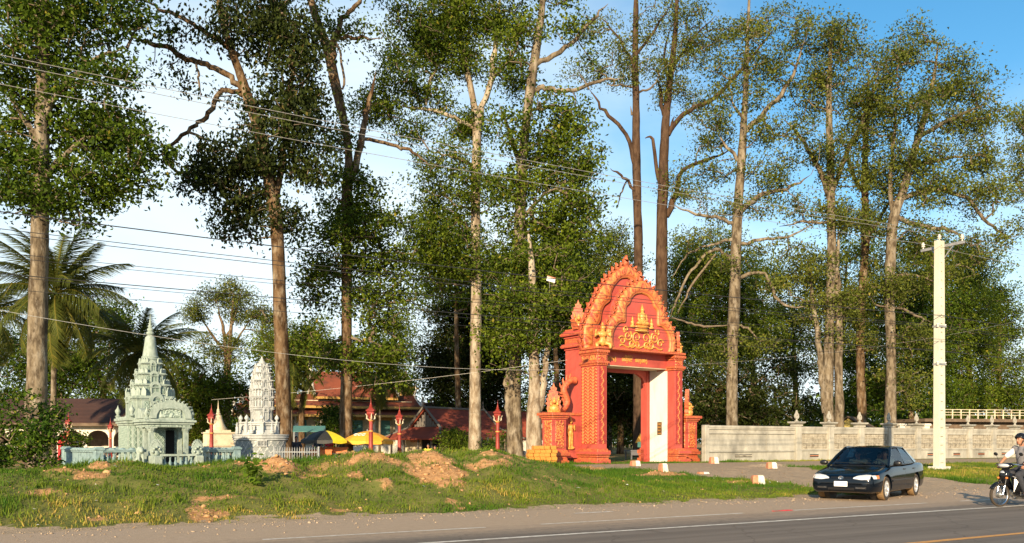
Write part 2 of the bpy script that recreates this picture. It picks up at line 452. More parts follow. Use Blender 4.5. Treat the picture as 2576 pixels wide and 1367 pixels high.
simple('line_white', (0.52, 0.48, 0.41), (0.72, 0.68, 0.60), 5, 0.8, 0.2, c3=(0.34, 0.29, 0.23), scale3=7)
simple('line_yellow', (0.56, 0.25, 0.055), (0.68, 0.33, 0.075), 9, 0.8, 0.2, c3=(0.30, 0.18, 0.08), scale3=11)
simple('house_yellow', (0.62, 0.48, 0.14), (0.72, 0.58, 0.20), 4, 0.8, 0.1)
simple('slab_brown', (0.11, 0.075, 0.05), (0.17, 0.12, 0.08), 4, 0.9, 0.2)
simple('leaf_litter', (0.20, 0.105, 0.04), (0.36, 0.225, 0.10), 3, 0.9, 0.1)
simple('litter_white', (0.70, 0.68, 0.62), (0.80, 0.78, 0.74), 5, 0.7, 0.0)

# car paint: very dark green-blue
m, t, b = newmat('car_paint')
n, o, s = mix_noise(t, b, (0.0015, 0.004, 0.008), (0.002, 0.005, 0.010), 2.0)
b.inputs['Roughness'].default_value = 0.07; b.inputs['Specular IOR Level'].default_value = 0.4
b.inputs['Metallic'].default_value = 0.0
# dust film that thins out upwards, measured on the car itself
m, t, b = newmat('glass')
for x in list(t.nodes): t.nodes.remove(x)
o = t.nodes.new('ShaderNodeOutputMaterial'); tr = t.nodes.new('ShaderNodeBsdfTransparent'); gl = t.nodes.new('ShaderNodeBsdfGlossy'); fr = t.nodes.new('ShaderNodeFresnel'); ms = t.nodes.new('ShaderNodeMixShader')
tr.inputs['Color'].default_value = (0.80, 0.86, 0.83, 1); gl.inputs['Roughness'].default_value = 0.03; fr.inputs['IOR'].default_value = 1.5
t.links.new(fr.outputs[0], ms.inputs[0]); t.links.new(tr.outputs[0], ms.inputs[1]); t.links.new(gl.outputs[0], ms.inputs[2]); t.links.new(ms.outputs[0], o.inputs['Surface'])

def tiles(name, c1, c2, c3, sx, sz):
    """clay tile courses too far away to tell apart: fine relief only"""
    m, t, b = newmat(name)
    n, o, s = mix_noise(t, b, c1, c2, 1.1, c3=c3, scale3=0.8, lo=0.3, hi=0.7)
    N = t.nodes.new; L = t.links.new
    w = N('ShaderNodeTexWave'); w.wave_type = 'BANDS'; w.bands_direction = 'Z'; w.inputs['Scale'].default_value = sz; w.inputs['Distortion'].default_value = 0.4
    L(s, w.inputs['Vector'])
    b.inputs['Roughness'].default_value = 0.85
    bump(t, b, w.outputs['Fac'], 0.6, 0.05)
tiles('roof_red', (0.20, 0.034, 0.018), (0.30, 0.058, 0.026), (0.11, 0.025, 0.016), 3, 3.2)
tiles('roof_temple', (0.15, 0.034, 0.016), (0.25, 0.062, 0.024), (0.07, 0.028, 0.016), 3, 3.2)
tiles('roof_dark', (0.036, 0.015, 0.011), (0.06, 0.023, 0.015), (0.035, 0.02, 0.015), 3, 3.2)
# ------------------------------------------------------------------ terrain, road, markings
CREST_V = 21.5
_crest = [(-700, 1180), (-200, 1182), (0, 1186), (100, 1186), (150, 1183), (200, 1180), (270, 1175), (350, 1161), (454, 1176), (520, 1170), (594, 1161), (640, 1163), (690, 1153),
          (757, 1166), (822, 1154), (870, 1148), (924, 1138), (970, 1145), (1000, 1153), (1031, 1145), (1072, 1136), (1100, 1145), (1128, 1157), (1150, 1150), (1172, 1138),
          (1224, 1134), (1289, 1149), (1333, 1153), (1376, 1159), (1430, 1172), (1500, 1190), (1580, 1216)]
_cu, _cz = [], []
for px, py in _crest:
    a = (px - CXP) / FPX; d = CREST_V / (NN_[1] + NN_[0] * a)
    _cu.append(R_[0] * a * d + R_[1] * d); _cz.append(CAM_Z - (py - HYP) / FPX * d - 0.06)
_cu = np.array([-60.0] + _cu); _cz = np.array([0.8] + _cz)

def base_h(v):
    t = np.clip((v - 16.6) / 14.0, 0, 1)
    return 0.55 * (1 - (1 - t) ** 1.5)

def height0(x, y):
    u, v = uv(np.asarray(x, float), np.asarray(y, float))
    b = base_h(v)
    cz = np.interp(u, _cu, _cz)
    amp = np.maximum(cz - base_h(CREST_V), 0) * (1 - sstep(19.5, 22.5, u))
    vc = CREST_V + 0.5 * (vnoise(u, 3.1, 0.35) - 0.5)
    up = sstep(16.9, 1.0 * CREST_V, v) ** 0.9
    dn = 1 - sstep(CREST_V + 0.3, CREST_V + 5.0, v)
    prof = np.where(v < vc, up, dn)
    rough = sstep(16.8, 18.5, v) * (1 - sstep(25, 30, v))
    bump_ = rough * (0.36 * (fbm(u, v, 0.9) - 0.5) + 0.16 * (fbm(u, v, 3.2, 3) - 0.5)) * (0.25 + 0.75 * np.clip(amp, 0, 1))
    lumps = rough * 0.05 * (vnoise(u, v, 5.0) - 0.5)
    far = 0.25 * (fbm(u, v, 0.06) - 0.5) * sstep(45, 90, v)
    return b + amp * prof + bump_ + lumps + far

DIRT = [(700, 1182, 34, 34, 1.0), (660, 1168, 30, 16, .7), (935, 1158, 66, 20, 1.0), (1080, 1160, 62, 26, 1.0), (1110, 1198, 50, 30, 1.0), (1125, 1226, 40, 18, .9), (965, 1222, 26, 22, .95), (900, 1198, 28, 14, .6),
        (1235, 1146, 46, 10, .8), (150, 1195, 48, 14, .9), (245, 1180, 22, 16, .8), (310, 1275, 26, 10, .35), (60, 1235, 40, 16, .2), (160, 1235, 46, 18, .25), (1470, 1183, 52, 9, .9), (1660, 1196, 70, 7, .8), (1940, 1174, 60, 5, .9), (1850, 1212, 40, 6, .7), (800, 1180, 60, 16, .45), (1010, 1250, 90, 10, .2), (520, 1240, 50, 10, .15)]

HEAPS = []
for px, py, rx, ry, s in DIRT:
    a = (px - CXP) / FPX; hit_d = None
    for d in np.arange(12, 48, .05):
        if CAM_Z - (py - HYP) / FPX * d < float(height0(a * d, d)): hit_d = d; break
    d = hit_d or 22.0
    u0, v0 = uv(a * d, d)
    HEAPS.append((u0, v0, rx * d / FPX * 1.35, max(.3, ry * d / FPX * 2.2), min(1.0, s * 1.15)))

def heap_mask(u, v):
    wob = (fbm(u, v, 1.6) - .5) * 2; fine = (fbm(u + 31, v, 6.0, 3) - .5) * 2
    m_ = np.zeros_like(u)
    for u0, v0, ru, rv, s in HEAPS:
        q = ((u - u0) / ru) ** 2 + ((v - v0) / rv) ** 2
        m_ = np.maximum(m_, s * np.clip(1.15 - q * .8 + wob * 1.1 + fine * .5, 0, 1) * np.clip(3.2 - q, 0, 1))
    return m_

def height(x, y):
    z = height0(x, y)
    u, v = uv(np.asarray(x, float), np.asarray(y, float))
    near = (v > 16.9) & (v < 30) & (u > -8) & (u < 34)
    if not np.any(near): return z
    m_ = heap_mask(u, v)
    big = np.zeros_like(np.asarray(u, float))
    for u0, v0, ru, rv, s in HEAPS:
        if s >= .9 and ru > .25: big = big + .13 * s * np.exp(-((u - u0) / ru) ** 2 - ((v - v0) / (rv * .7)) ** 2)
    return z + np.where(near, m_ * (.16 * (fbm(u, v, 4.5, 3) - .42)) + np.minimum(big, .16), 0)

def zones(x, y, z):
    u, v = uv(x, y)
    wob = (fbm(u, v, 0.7) - 0.5) * 2
    drive = sstep(21.4, 22.3, u + wob * 1.0 + 0.12 * (v - 20)) * (1 - sstep(29.0, 30.0, u + wob * 1.2 + np.maximum(0, v - 27) * -0.8)) * (1 - sstep(31.2, 32.0, v + wob * 0.5))
    drive = np.maximum(drive, sstep(26.3, 27.4, v + wob * 0.8) * (1 - sstep(31.4, 32.0, v + wob * .4)) * sstep(17.5, 19.5, u + wob))
    edge = 1 - sstep(16.75, 17.3, v + wob * 0.7 + (fbm(u, v, 5.0, 2) - .5) * .8)
    gravel = np.clip(np.maximum(drive, edge), 0, 1)
    dirt = np.where((v > 16.5) & (v < 33), heap_mask(u, v), 0)
    # thin worn patches all over the bank
    dirt = np.maximum(dirt, np.where(v < 33, .75 * sstep(.60, .74, fbm(u + 11, v, 1.1)) * (1 - .6 * sstep(12, 16, u)), 0))
    litter = np.where(v > 33.6, 0.75, 0.0)
    dirt = np.maximum(dirt, litter * np.clip(0.6 + wob, 0, 1))
    return np.clip(gravel, 0, 1), np.clip(dirt, 0, 1)

def lines(segs):
    o = []
    for a, b, n in segs: o += list(np.linspace(a, b, n, endpoint=False))
    return np.array(o + [segs[-1][1]])
ul = lines([(-1500, -200, 8), (-200, -20, 20), (-20, -7, 20), (-7, 32, 300), (32, 60, 60), (60, 300, 25), (300, 3000, 10)])
vl = lines([(-400, -20, 8), (-20, 15.8, 16), (15.8, 27.5, 100), (27.5, 36, 36), (36, 130, 40), (130, 4000, 14)])
U, Vv = np.meshgrid(ul, vl, indexing='ij')
X, Y = xy(U, Vv)
Z = height(X, Y)
Z = np.where(Vv < 16.4, -0.03, Z)
gr, di = zones(X, Y, Z)
nu_, nv_ = U.shape
idx = np.arange(nu_ * nv_).reshape(nu_, nv_)
F = np.stack([idx[:-1, :-1], idx[1:, :-1], idx[1:, 1:], idx[:-1, 1:]], -1).reshape(-1, 4)
me = np_mesh('ground', np.stack([X, Y, Z], -1).reshape(-1, 3), F, {'gravel': gr.ravel(), 'dirt': di.ravel()}, smooth=True)

m, t, b = newmat('ground_mat')
Nn = t.nodes.new; Ln = t.links.new
tcn = Nn('ShaderNodeTexCoord')
def nz(scale, detail=6, rough=0.6):
    n = Nn('ShaderNodeTexNoise'); n.inputs['Scale'].default_value = scale; n.inputs['Detail'].default_value = detail; n.inputs['Roughness'].default_value = rough
    Ln(tcn.outputs['Object'], n.inputs['Vector']); return n.outputs['Fac']
def rampc(f, cols):
    r = Nn('ShaderNodeValToRGB')
    while len(r.color_ramp.elements) < len(cols): r.color_ramp.elements.new(0.5)
    for e, (p, c) in zip(r.color_ramp.elements, cols): e.position = p; e.color = (*c, 1)
    Ln(f, r.inputs['Fac']); return r.outputs['Color']
def mixc(f, a, c):
    x = Nn('ShaderNodeMix'); x.data_type = 'RGBA'; Ln(f, x.inputs['Factor']); Ln(a, x.inputs['A']); Ln(c, x.inputs['B']); return x.outputs['Result']
def attr(nm):
    a = Nn('ShaderNodeAttribute'); a.attribute_name = nm; return a.outputs['Fac']
def edged(a, n, amt=0.5):
    """mask broken up by noise so its edge is ragged"""
    k = Nn('ShaderNodeMath'); k.operation = 'MULTIPLY_ADD'; Ln(n, k.inputs[0]); k.inputs[1].default_value = amt; Ln(a, k.inputs[2])
    r = Nn('ShaderNodeMapRange'); r.inputs['From Min'].default_value = 0.5 + amt * 0.25; r.inputs['From Max'].default_value = 0.5 + amt * 0.75
    Ln(k.outputs[0], r.inputs['Value']); return r.outputs['Result']
n1 = nz(1.2); n2 = nz(9.0); n3 = nz(60.0, 3)
soil = rampc(n1, [(0.3, (0.095, 0.115, 0.028)), (0.55, (0.150, 0.150, 0.042)), (0.75, (0.25, 0.19, 0.075))])
grav = rampc(n2, [(0.3, (0.29, 0.215, 0.145)), (0.7, (0.43, 0.33, 0.225))])
grav2 = rampc(n3, [(0.35, (0.24, 0.18, 0.12)), (0.65, (0.48, 0.38, 0.27))])
half = Nn('ShaderNodeValue'); half.outputs[0].default_value = 0.5
grav = mixc(half.outputs[0], grav, grav2)
drt = rampc(n2, [(0.25, (0.26, 0.125, 0.050)), (0.55, (0.44, 0.245, 0.110)), (0.8, (0.55, 0.36, 0.19))])
c = mixc(edged(attr('dirt'), n2, 0.6), soil, drt)
c = mixc(edged(attr('gravel'), n2, 0.5), c, grav)
Ln(c, b.inputs['Base Color']); b.inputs['Roughness'].default_value = 0.95; b.inputs['Specular IOR Level'].default_value = 0.1
sm = Nn('ShaderNodeMath'); sm.operation = 'MULTIPLY_ADD'; Ln(n3, sm.inputs[0]); sm.inputs[1].default_value = 0.35; Ln(n2, sm.inputs[2])
bump(t, b, sm.outputs[0], 0.7, 0.06)
tag(link('ground', me, MAT['ground_mat']), 'uneven grassy ground with earth heaps and a gravel drive', 'ground', kind='structure')

# road: one sheet; asphalt, dust gathering towards and beyond the dashed line
m, t, b = newmat('asphalt')
Nn = t.nodes.new; Ln = t.links.new
tcn = Nn('ShaderNodeTexCoord')
sp = Nn('ShaderNodeSeparateXYZ'); Ln(tcn.outputs['Object'], sp.inputs[0])
n1 = nz(0.8); n2 = nz(7.0); n3 = nz(110.0, 2)
mpn = Nn('ShaderNodeMapping'); mpn.inputs['Scale'].default_value = (0.10, 2.2, 1); Ln(tcn.outputs['Object'], mpn.inputs['Vector'])
ns = Nn('ShaderNodeTexNoise'); ns.inputs['Scale'].default_value = 1.0; ns.inputs['Detail'].default_value = 5; Ln(mpn.outputs['Vector'], ns.inputs['Vector'])
asp = rampc(n3, [(0.3, (0.105, 0.088, 0.073)), (0.7, (0.230, 0.194, 0.160))])
streak = rampc(ns.outputs['Fac'], [(0.35, (0.115, 0.096, 0.079)), (0.65, (0.225, 0.188, 0.152))])
half = Nn('ShaderNodeValue'); half.outputs[0].default_value = 0.55
asp = mixc(half.outputs[0], asp, streak)
dust = rampc(n2, [(0.25, (0.33, 0.235, 0.155)), (0.7, (0.46, 0.345, 0.24))])
dust2 = rampc(n3, [(0.3, (0.27, 0.195, 0.13)), (0.7, (0.52, 0.40, 0.285))])
dust = mixc(half.outputs[0], dust, dust2)
k1 = Nn('ShaderNodeMath'); k1.operation = 'MULTIPLY_ADD'; Ln(ns.outputs['Fac'], k1.inputs[0]); k1.inputs[1].default_value = 1.5; Ln(sp.outputs['Y'], k1.inputs[2])
k2 = Nn('ShaderNodeMath'); k2.operation = 'MULTIPLY_ADD'; Ln(n2, k2.inputs[0]); k2.inputs[1].default_value = 1.3; Ln(k1.outputs[0], k2.inputs[2])
dm = Nn('ShaderNodeMapRange'); dm.interpolation_type = 'SMOOTHSTEP'; dm.inputs['From Min'].default_value = 13.3; dm.inputs['From Max'].default_value = 15.4; Ln(k2.outputs[0], dm.inputs['Value'])
vo = Nn('ShaderNodeTexVoronoi'); vo.feature = 'DISTANCE_TO_EDGE'; vo.inputs['Scale'].default_value = 0.55; vo.inputs['Randomness'].default_value = 1.0
wv = Nn('ShaderNodeVectorMath'); wv.operation = 'MULTIPLY_ADD'; nzc = Nn('ShaderNodeTexNoise'); nzc.inputs['Scale'].default_value = 2.5; Ln(tcn.outputs['Object'], nzc.inputs['Vector'])
Ln(nzc.outputs['Color'], wv.inputs[0]); wv.inputs[1].default_value = (.5, .5, 0); Ln(tcn.outputs['Object'], wv.inputs[2]); Ln(wv.outputs[0], vo.inputs['Vector'])
ck = Nn('ShaderNodeMapRange'); ck.inputs['From Min'].default_value = 0.004; ck.inputs['From Max'].default_value = 0.016; ck.inputs['To Min'].default_value = 0.28; ck.inputs['To Max'].default_value = 0.0; Ln(vo.outputs['Distance'], ck.inputs['Value'])
dk = Nn('ShaderNodeRGB'); dk.outputs[0].default_value = (0.030, 0.026, 0.023, 1)
asp = mixc(ck.outputs['Result'], asp, dk.outputs[0])
Ln(mixc(dm.outputs['Result'], asp, dust), b.inputs['Base Color'])
b.inputs['Roughness'].default_value = 0.88; b.inputs['Specular IOR Level'].default_value = 0.25
bump(t, b, n3, 0.5, 0.01)
rd_rot = math.atan2(R_[1], R_[0])
def road_sheet(name, mat, u0, u1, v0, v1, z, nu=2, wob=0.0, parent=None, sub=1):
    us = np.linspace(u0, u1, nu)
    V = []; 
    for uu in us:
        V.append((uu, v0 + wob * (vnoise(uu, 1.7, 0.8) - .5), z)); V.append((uu, v1 + wob * (vnoise(uu, 9.7, 0.9) - .5) + 0.4 * wob * (vnoise(uu, 4.7, 3.0) - .5), z))
    Fq = [(2 * i, 2 * i + 2, 2 * i + 3, 2 * i + 1) for i in range(nu - 1)]
    me = np_mesh(name, np.array(V), np.array(Fq))
    o = link(name, me, mat); o.rotation_euler = (0, 0, rd_rot)
    return tag(o, kind='structure')
tag(road_sheet('road', MAT['asphalt'], -300, 900, 1.0, 16.95, 0.0, 3000, 0.6), 'dusty asphalt road with a wide earth-covered shoulder', 'road')
def marking(name, mat, u0, u1, v, w, label):
    n = max(3, int((u1 - u0) / 0.25))
    o = road_sheet(name, mat, u0, u1, v - w / 2, v + w / 2, 0.004, min(n, 900), 0.025)
    return tag(o, label, 'road marking')
marking('lane_edge_line', MAT['line_white'], -60, 200, 11.9, 0.13, 'solid white edge line along the asphalt lane')
marking('centre_line', MAT['line_yellow'], -60, 200, 8.25, 0.14, 'solid yellow-orange centre line of the road')
ds = [(-7.0, -3.1), (-1.9, 2.2), (3.38, 7.3), (8.46, 13.56), (15.1, 19.8), (21.2, 26.0), (27.4, 32.2), (33.6, 38.4), (39.8, 44.6), (46, 50.8), (52.2, 57)]
for u0, u1 in ds:
    tag(marking('shoulder_dash', MAT['line_white'], u0, u1, 13.6, 0.10, 'white dash of the broken line on the dusty shoulder'), group='dashes of the shoulder line')
marking('paint_smear', MAT['line_white'], 10.4, 11.4, 15.35, 0.14, 'short worn white paint smear on the earth shoulder')

# ---- grass blades
def scatter_uv(n, u0, u1, v0, v1):
    return rng.uniform(u0, u1, n), rng.uniform(v0, v1, n)
def blades(P, h, lean, w, tint):
    n = len(P)
    az = rng.uniform(0, 2 * np.pi, n); fa = rng.uniform(0, 2 * np.pi, n)
    side = np.stack([np.cos(fa), np.sin(fa), np.zeros(n)], 1) * w[:, None]
    off = np.stack([np.cos(az) * lean * h, np.sin(az) * lean * h, h * np.sqrt(np.clip(1 - lean ** 2, .15, 1))], 1)
    mid = P + off * np.array([.38, .38, .62])
    V = np.stack([P - side, P + side, mid + side * .7, mid - side * .7, P + off], 1).reshape(-1, 3)
    i = np.arange(n) * 5
    Fq = np.stack([i, i + 1, i + 2, i + 3], 1); Ft = np.stack([i + 3, i + 2, i + 4, i + 4], 1)
    T3 = np.concatenate([np.stack([i, i + 1, i + 2], 1), np.stack([i, i + 2, i + 3], 1), np.stack([i + 3, i + 2, i + 4], 1)])
    return V, T3, np.repeat(tint, 5)
n = 680000
gu, gv = scatter_uv(n, -4, 44, 16.5, 33.2)
keep = rng.random(n) < np.clip(1.15 - 0.02 * (gv - 16.5) - 0.008 * np.maximum(gu, 0), 0.3, 1)
gx, gy = xy(gu, gv)
px = CXP + FPX * gx / np.maximum(gy, 1)
keep &= (gy > 8) & (px > -120) & (px < 2700) & ~((gv > 25) & (gv < 32) & (gu < 17))
keep &= rng.random(n) < (0.30 + 0.70 * sstep(0.35, 0.6, fbm(gu, gv, 1.3, 3)))
gu, gv, gx, gy = gu[keep], gv[keep], gx[keep], gy[keep]
g1, d1 = zones(gx, gy, None)
ok = rng.random(len(gx)) < (1 - g1) ** 1.5 * (1 - 0.97 * d1)
gu, gv, gx, gy = gu[ok], gv[ok], gx[ok], gy[ok]
gz = height(gx, gy)
green = fbm(gu, gv, 0.55) 
tall = sstep(0.5, 0.75, fbm(gu + 50, gv, 0.45))
dryness = np.clip(0.34 + 0.6 * sstep(19.0, 17.0, gv) + 1.9 * (green - 0.5) + 0.4 * sstep(29, 31, gu) - 0.30 * tall + .22 * sstep(9, 3, gu) - .15 * sstep(11, 14, gu) * sstep(30, 27, gu), 0, 1)
gt = np.clip(dryness * 0.85 + rng.normal(0, 0.14, len(gx)), 0, 1)
tuft = sstep(.62, .8, vnoise(gu, gv, 3.3))
hh = rng.uniform(0.03, 0.11, len(gx)) * (0.7 + 1.1 * tall + .9 * tuft) * (1 - 0.35 * sstep(18.0, 17.0, gv))
Vg, Fg, Tg = blades(np.stack([gx, gy, gz - 0.01], 1), hh, rng.uniform(0.1, 0.75, len(gx)), rng.uniform(0.006, 0.013, len(gx)), gt)
tag(link('grass', np_mesh('grass', Vg, Fg, {'tint': Tg}), MAT['grass_blade']), 'patchy green and straw-coloured grass over the roadside bank', 'grass', kind='stuff')

# ---- clods of earth, fallen leaves and scraps
def chunks(name, mat, P, size, label, cat):
    t_ = (1 + 5 ** .5) / 2
    ico = np.array([(-1, t_, 0), (1, t_, 0), (-1, -t_, 0), (1, -t_, 0), (0, -1, t_), (0, 1, t_), (0, -1, -t_), (0, 1, -t_), (t_, 0, -1), (t_, 0, 1), (-t_, 0, -1), (-t_, 0, 1)]) / 1.9
    fi = np.array([(0, 11, 5), (0, 5, 1), (0, 1, 7), (0, 7, 10), (0, 10, 11), (1, 5, 9), (5, 11, 4), (11, 10, 2), (10, 7, 6), (7, 1, 8), (3, 9, 4), (3, 4, 2), (3, 2, 6), (3, 6, 8), (3, 8, 9), (4, 9, 5), (2, 4, 11), (6, 2, 10), (8, 6, 7), (9, 8, 1)])
    n = len(P)
    jit = 1 + rng.uniform(-.35, .35, (n, 12, 1))
    sc = size[:, None, None] * rng.uniform(.55, 1.25, (n, 1, 3)) * np.array([1, 1, .7])
    V = (ico[None] * jit * sc + P[:, None, :]).reshape(-1, 3)
    Fc = (fi[None] + (np.arange(n) * 12)[:, None, None]).reshape(-1, 3)
    return tag(link(name, np_mesh(name, V, Fc), mat), label, cat, kind='stuff')
n = 60000
cu_, cv_ = scatter_uv(n, -4, 30, 16.8, 30)
cx_, cy_ = xy(cu_, cv_); cz_ = height(cx_, cy_)
g2, d2 = zones(cx_, cy_, cz_)
ok = (cy_ > 8) & (rng.random(n) < (0.34 * d2 ** 1.5 + 0.006)) & (g2 < .5)
P = np.stack([cx_, cy_, cz_], 1)[ok]
chunks('earth_clods', MAT['dirt'], P, np.minimum(rng.gamma(2.0, 0.010, len(P)) + 0.008, .075), 'crumbled clods of orange earth strewn over the bank', 'earth')
n = 5200
cu_, cv_ = scatter_uv(n, -3, 32, 13.6, 17.6); kk = rng.random(n) < sstep(13.4, 16.8, cv_) ** 2 * (.25 + .75 * sstep(.45, .65, fbm(cu_, cv_, 1.2)))
cx_, cy_ = xy(cu_[kk], cv_[kk])
chunks('loose_gravel', MAT['pebble'], np.stack([cx_, cy_, np.full(len(cx_), .006)], 1), rng.gamma(2.0, .005, len(cx_)) + .006, 'loose pebbles and grit scattered along the road shoulder', 'gravel')
def flakes(name, mat, n, u0, u1, v0, v1, s0, s1, label, cat, zoff=0.012, gate=None):
    u_, v_ = scatter_uv(n, u0, u1, v0, v1); x_, y_ = xy(u_, v_); z_ = np.maximum(height(x_, y_), 0) + zoff
    ok = y_ > 8
    x_, y_, z_ = x_[ok], y_[ok], z_[ok]; n = len(x_)
    s = rng.uniform(s0, s1, n); a = rng.uniform(0, 6.28, n); tl = rng.uniform(-.7, .7, n)
    dx = np.stack([np.cos(a), np.sin(a), tl], 1) * s[:, None]; dy = np.stack([-np.sin(a), np.cos(a), rng.uniform(-.5, .5, n)], 1) * s[:, None] * .45
    c = np.stack([x_, y_, z_ + s * .35], 1)
    V = np.stack([c - dx, c + dy - dx * .1, c + dx, c - dy - dx * .1], 1).reshape(-1, 3)
    i = np.arange(n)[:, None] * 4
    Fq = np.concatenate([i + np.array([0, 1, 2]), i + np.array([0, 2, 3])])
    tag(link(name, np_mesh(name, V, Fq), mat), label, cat, kind='stuff')
flakes('fallen_leaves', MAT['leaf_litter'], 900, -4, 30, 16.4, 25, 0.015, 0.05, 'dry brown fallen leaves scattered on bank and shoulder', 'leaves', 0.0)
flakes('paper_litter', MAT['litter_white'], 60, -3, 26, 17.2, 23, 0.025, 0.06, 'small scraps of white litter lying in the grass', 'litter')
# ------------------------------------------------------------------ trees
def leaf_cloud(C, n_per, sig, size, r=rng, droop=0.5, tintc=None, flat=0.75, tri=False):
    """leaves in clumps round the points C: folded diamond blades"""
    k = len(C)
    cnt = r.poisson(n_per, k)
    own = np.repeat(np.arange(k), cnt); n = len(own)
    g = np.clip(r.normal(0, 1, (n, 3)), -1.8, 1.8) * np.array([1, 1, flat])
    ssig = sig * r.uniform(.65, 1.35, k)
    P = C[own] + g * ssig[own][:, None]
    az = r.uniform(0, 2 * np.pi, n); el = r.normal(-droop, 0.55, n)
    L_ = size * r.uniform(.65, 1.3, n)
    d = np.stack([np.cos(az) * np.cos(el), np.sin(az) * np.cos(el), np.sin(el)], 1)
    s = np.stack([-np.sin(az), np.cos(az), np.zeros(n)], 1)
    up = np.cross(s, d); ro = r.normal(0, .7, n)[:, None]
    s2 = s * np.cos(ro) + up * np.sin(ro); nm = up * np.cos(ro) - s * np.sin(ro)
    w = (L_ * r.uniform(.24, .36, n))[:, None]
    L3 = L_[:, None]
    b0 = P - d * L3 * .5
    if tri:      # far trees: a leaf is a single pointed face
        V = np.stack([b0 + s2 * w * 1.15, b0 + d * L3, b0 - s2 * w * 1.15], 1).reshape(-1, 3)
        Fc = np.arange(n * 3).reshape(-1, 3)
    else:
        V = np.stack([b0, b0 + d * L3 * .42 + s2 * w + nm * w * .45, b0 + d * L3, b0 + d * L3 * .42 - s2 * w + nm * w * .45], 1).reshape(-1, 3)
        i = np.arange(n) * 4
        Fc = np.concatenate([np.stack([i, i + 1, i + 2], 1), np.stack([i, i + 2, i + 3], 1)])
    tb = r.uniform(.1, .62, k) if tintc is None else tintc
    t = np.clip(tb[own] + r.normal(0, .14, n), 0, 1)
    t = np.where(r.random(n) < .015, .97, t)
    return V, Fc, np.repeat(t, 3 if tri else 4)

def sticks(A, B, ra, rb, n=4):
    """many tapered sticks from A to B in one go"""
    d = B - A; l = np.linalg.norm(d, axis=1, keepdims=True); d = d / np.maximum(l, 1e-6)
    ref = np.where(np.abs(d[:, 2:3]) < .9, np.array([[0, 0, 1.]]), np.array([[1., 0, 0]]))
    s = np.cross(d, ref); s /= np.linalg.norm(s, axis=1, keepdims=True); t = np.cross(s, d)
    an = np.arange(n) * 2 * np.pi / n
    ring = s[:, None, :] * np.cos(an)[None, :, None] + t[:, None, :] * np.sin(an)[None, :, None]
    V = np.concatenate([A[:, None] + ring * ra[:, None, None], B[:, None] + ring * rb[:, None, None]], 1).reshape(-1, 3)
    i = (np.arange(len(A)) * 2 * n)[:, None]; j = np.arange(n)[None]; j2 = (j + 1) % n
    Fq = np.stack([i + j, i + j2, i + n + j2, i + n + j], -1).reshape(-1, 4)
    return V, Fq

def px_path(pts, D):
    """(px, py, radius px[, depth offset]) -> smoothed world path with radii"""
    o = []
    for p in pts:
        dz = p[3] if len(p) > 3 else 0.0
        q = at(p[0], p[1], D + dz); o.append((q.x, q.y, q.z, p[2] * D / FPX))
    return smooth_path(o, 5)

def limb_mesh(mb, path, n=10, knob=0.06, seed=0):
    rr = np.random.default_rng(seed + len(path))
    P = path[:, :3].copy(); r = path[:, 3]
    rings = []
    for i in range(len(P)):
        t = P[min(i + 1, len(P) - 1)] - P[max(i - 1, 0)]; t = Vector(t).normalized()
        s = t.cross(Vector((0.13, 1, 0.07))).normalized(); u = s.cross(t)
        ring = []
        for j in range(n):
            a = 2 * math.pi * j / n
            k = 1 + knob * (2 * float(vnoise(a * 1.9 + seed, P[i][2] * 1.1, 1.0)) - 1) + 0.4 * knob * rr.uniform(-1, 1)
            q = Vector(P[i]) + (s * math.cos(a) + u * math.sin(a)) * float(r[i]) * k
            ring.append(tuple(q))
        rings.append(ring)
    mb.loft(rings)

GR = lambda x, y: float(height(x, y))

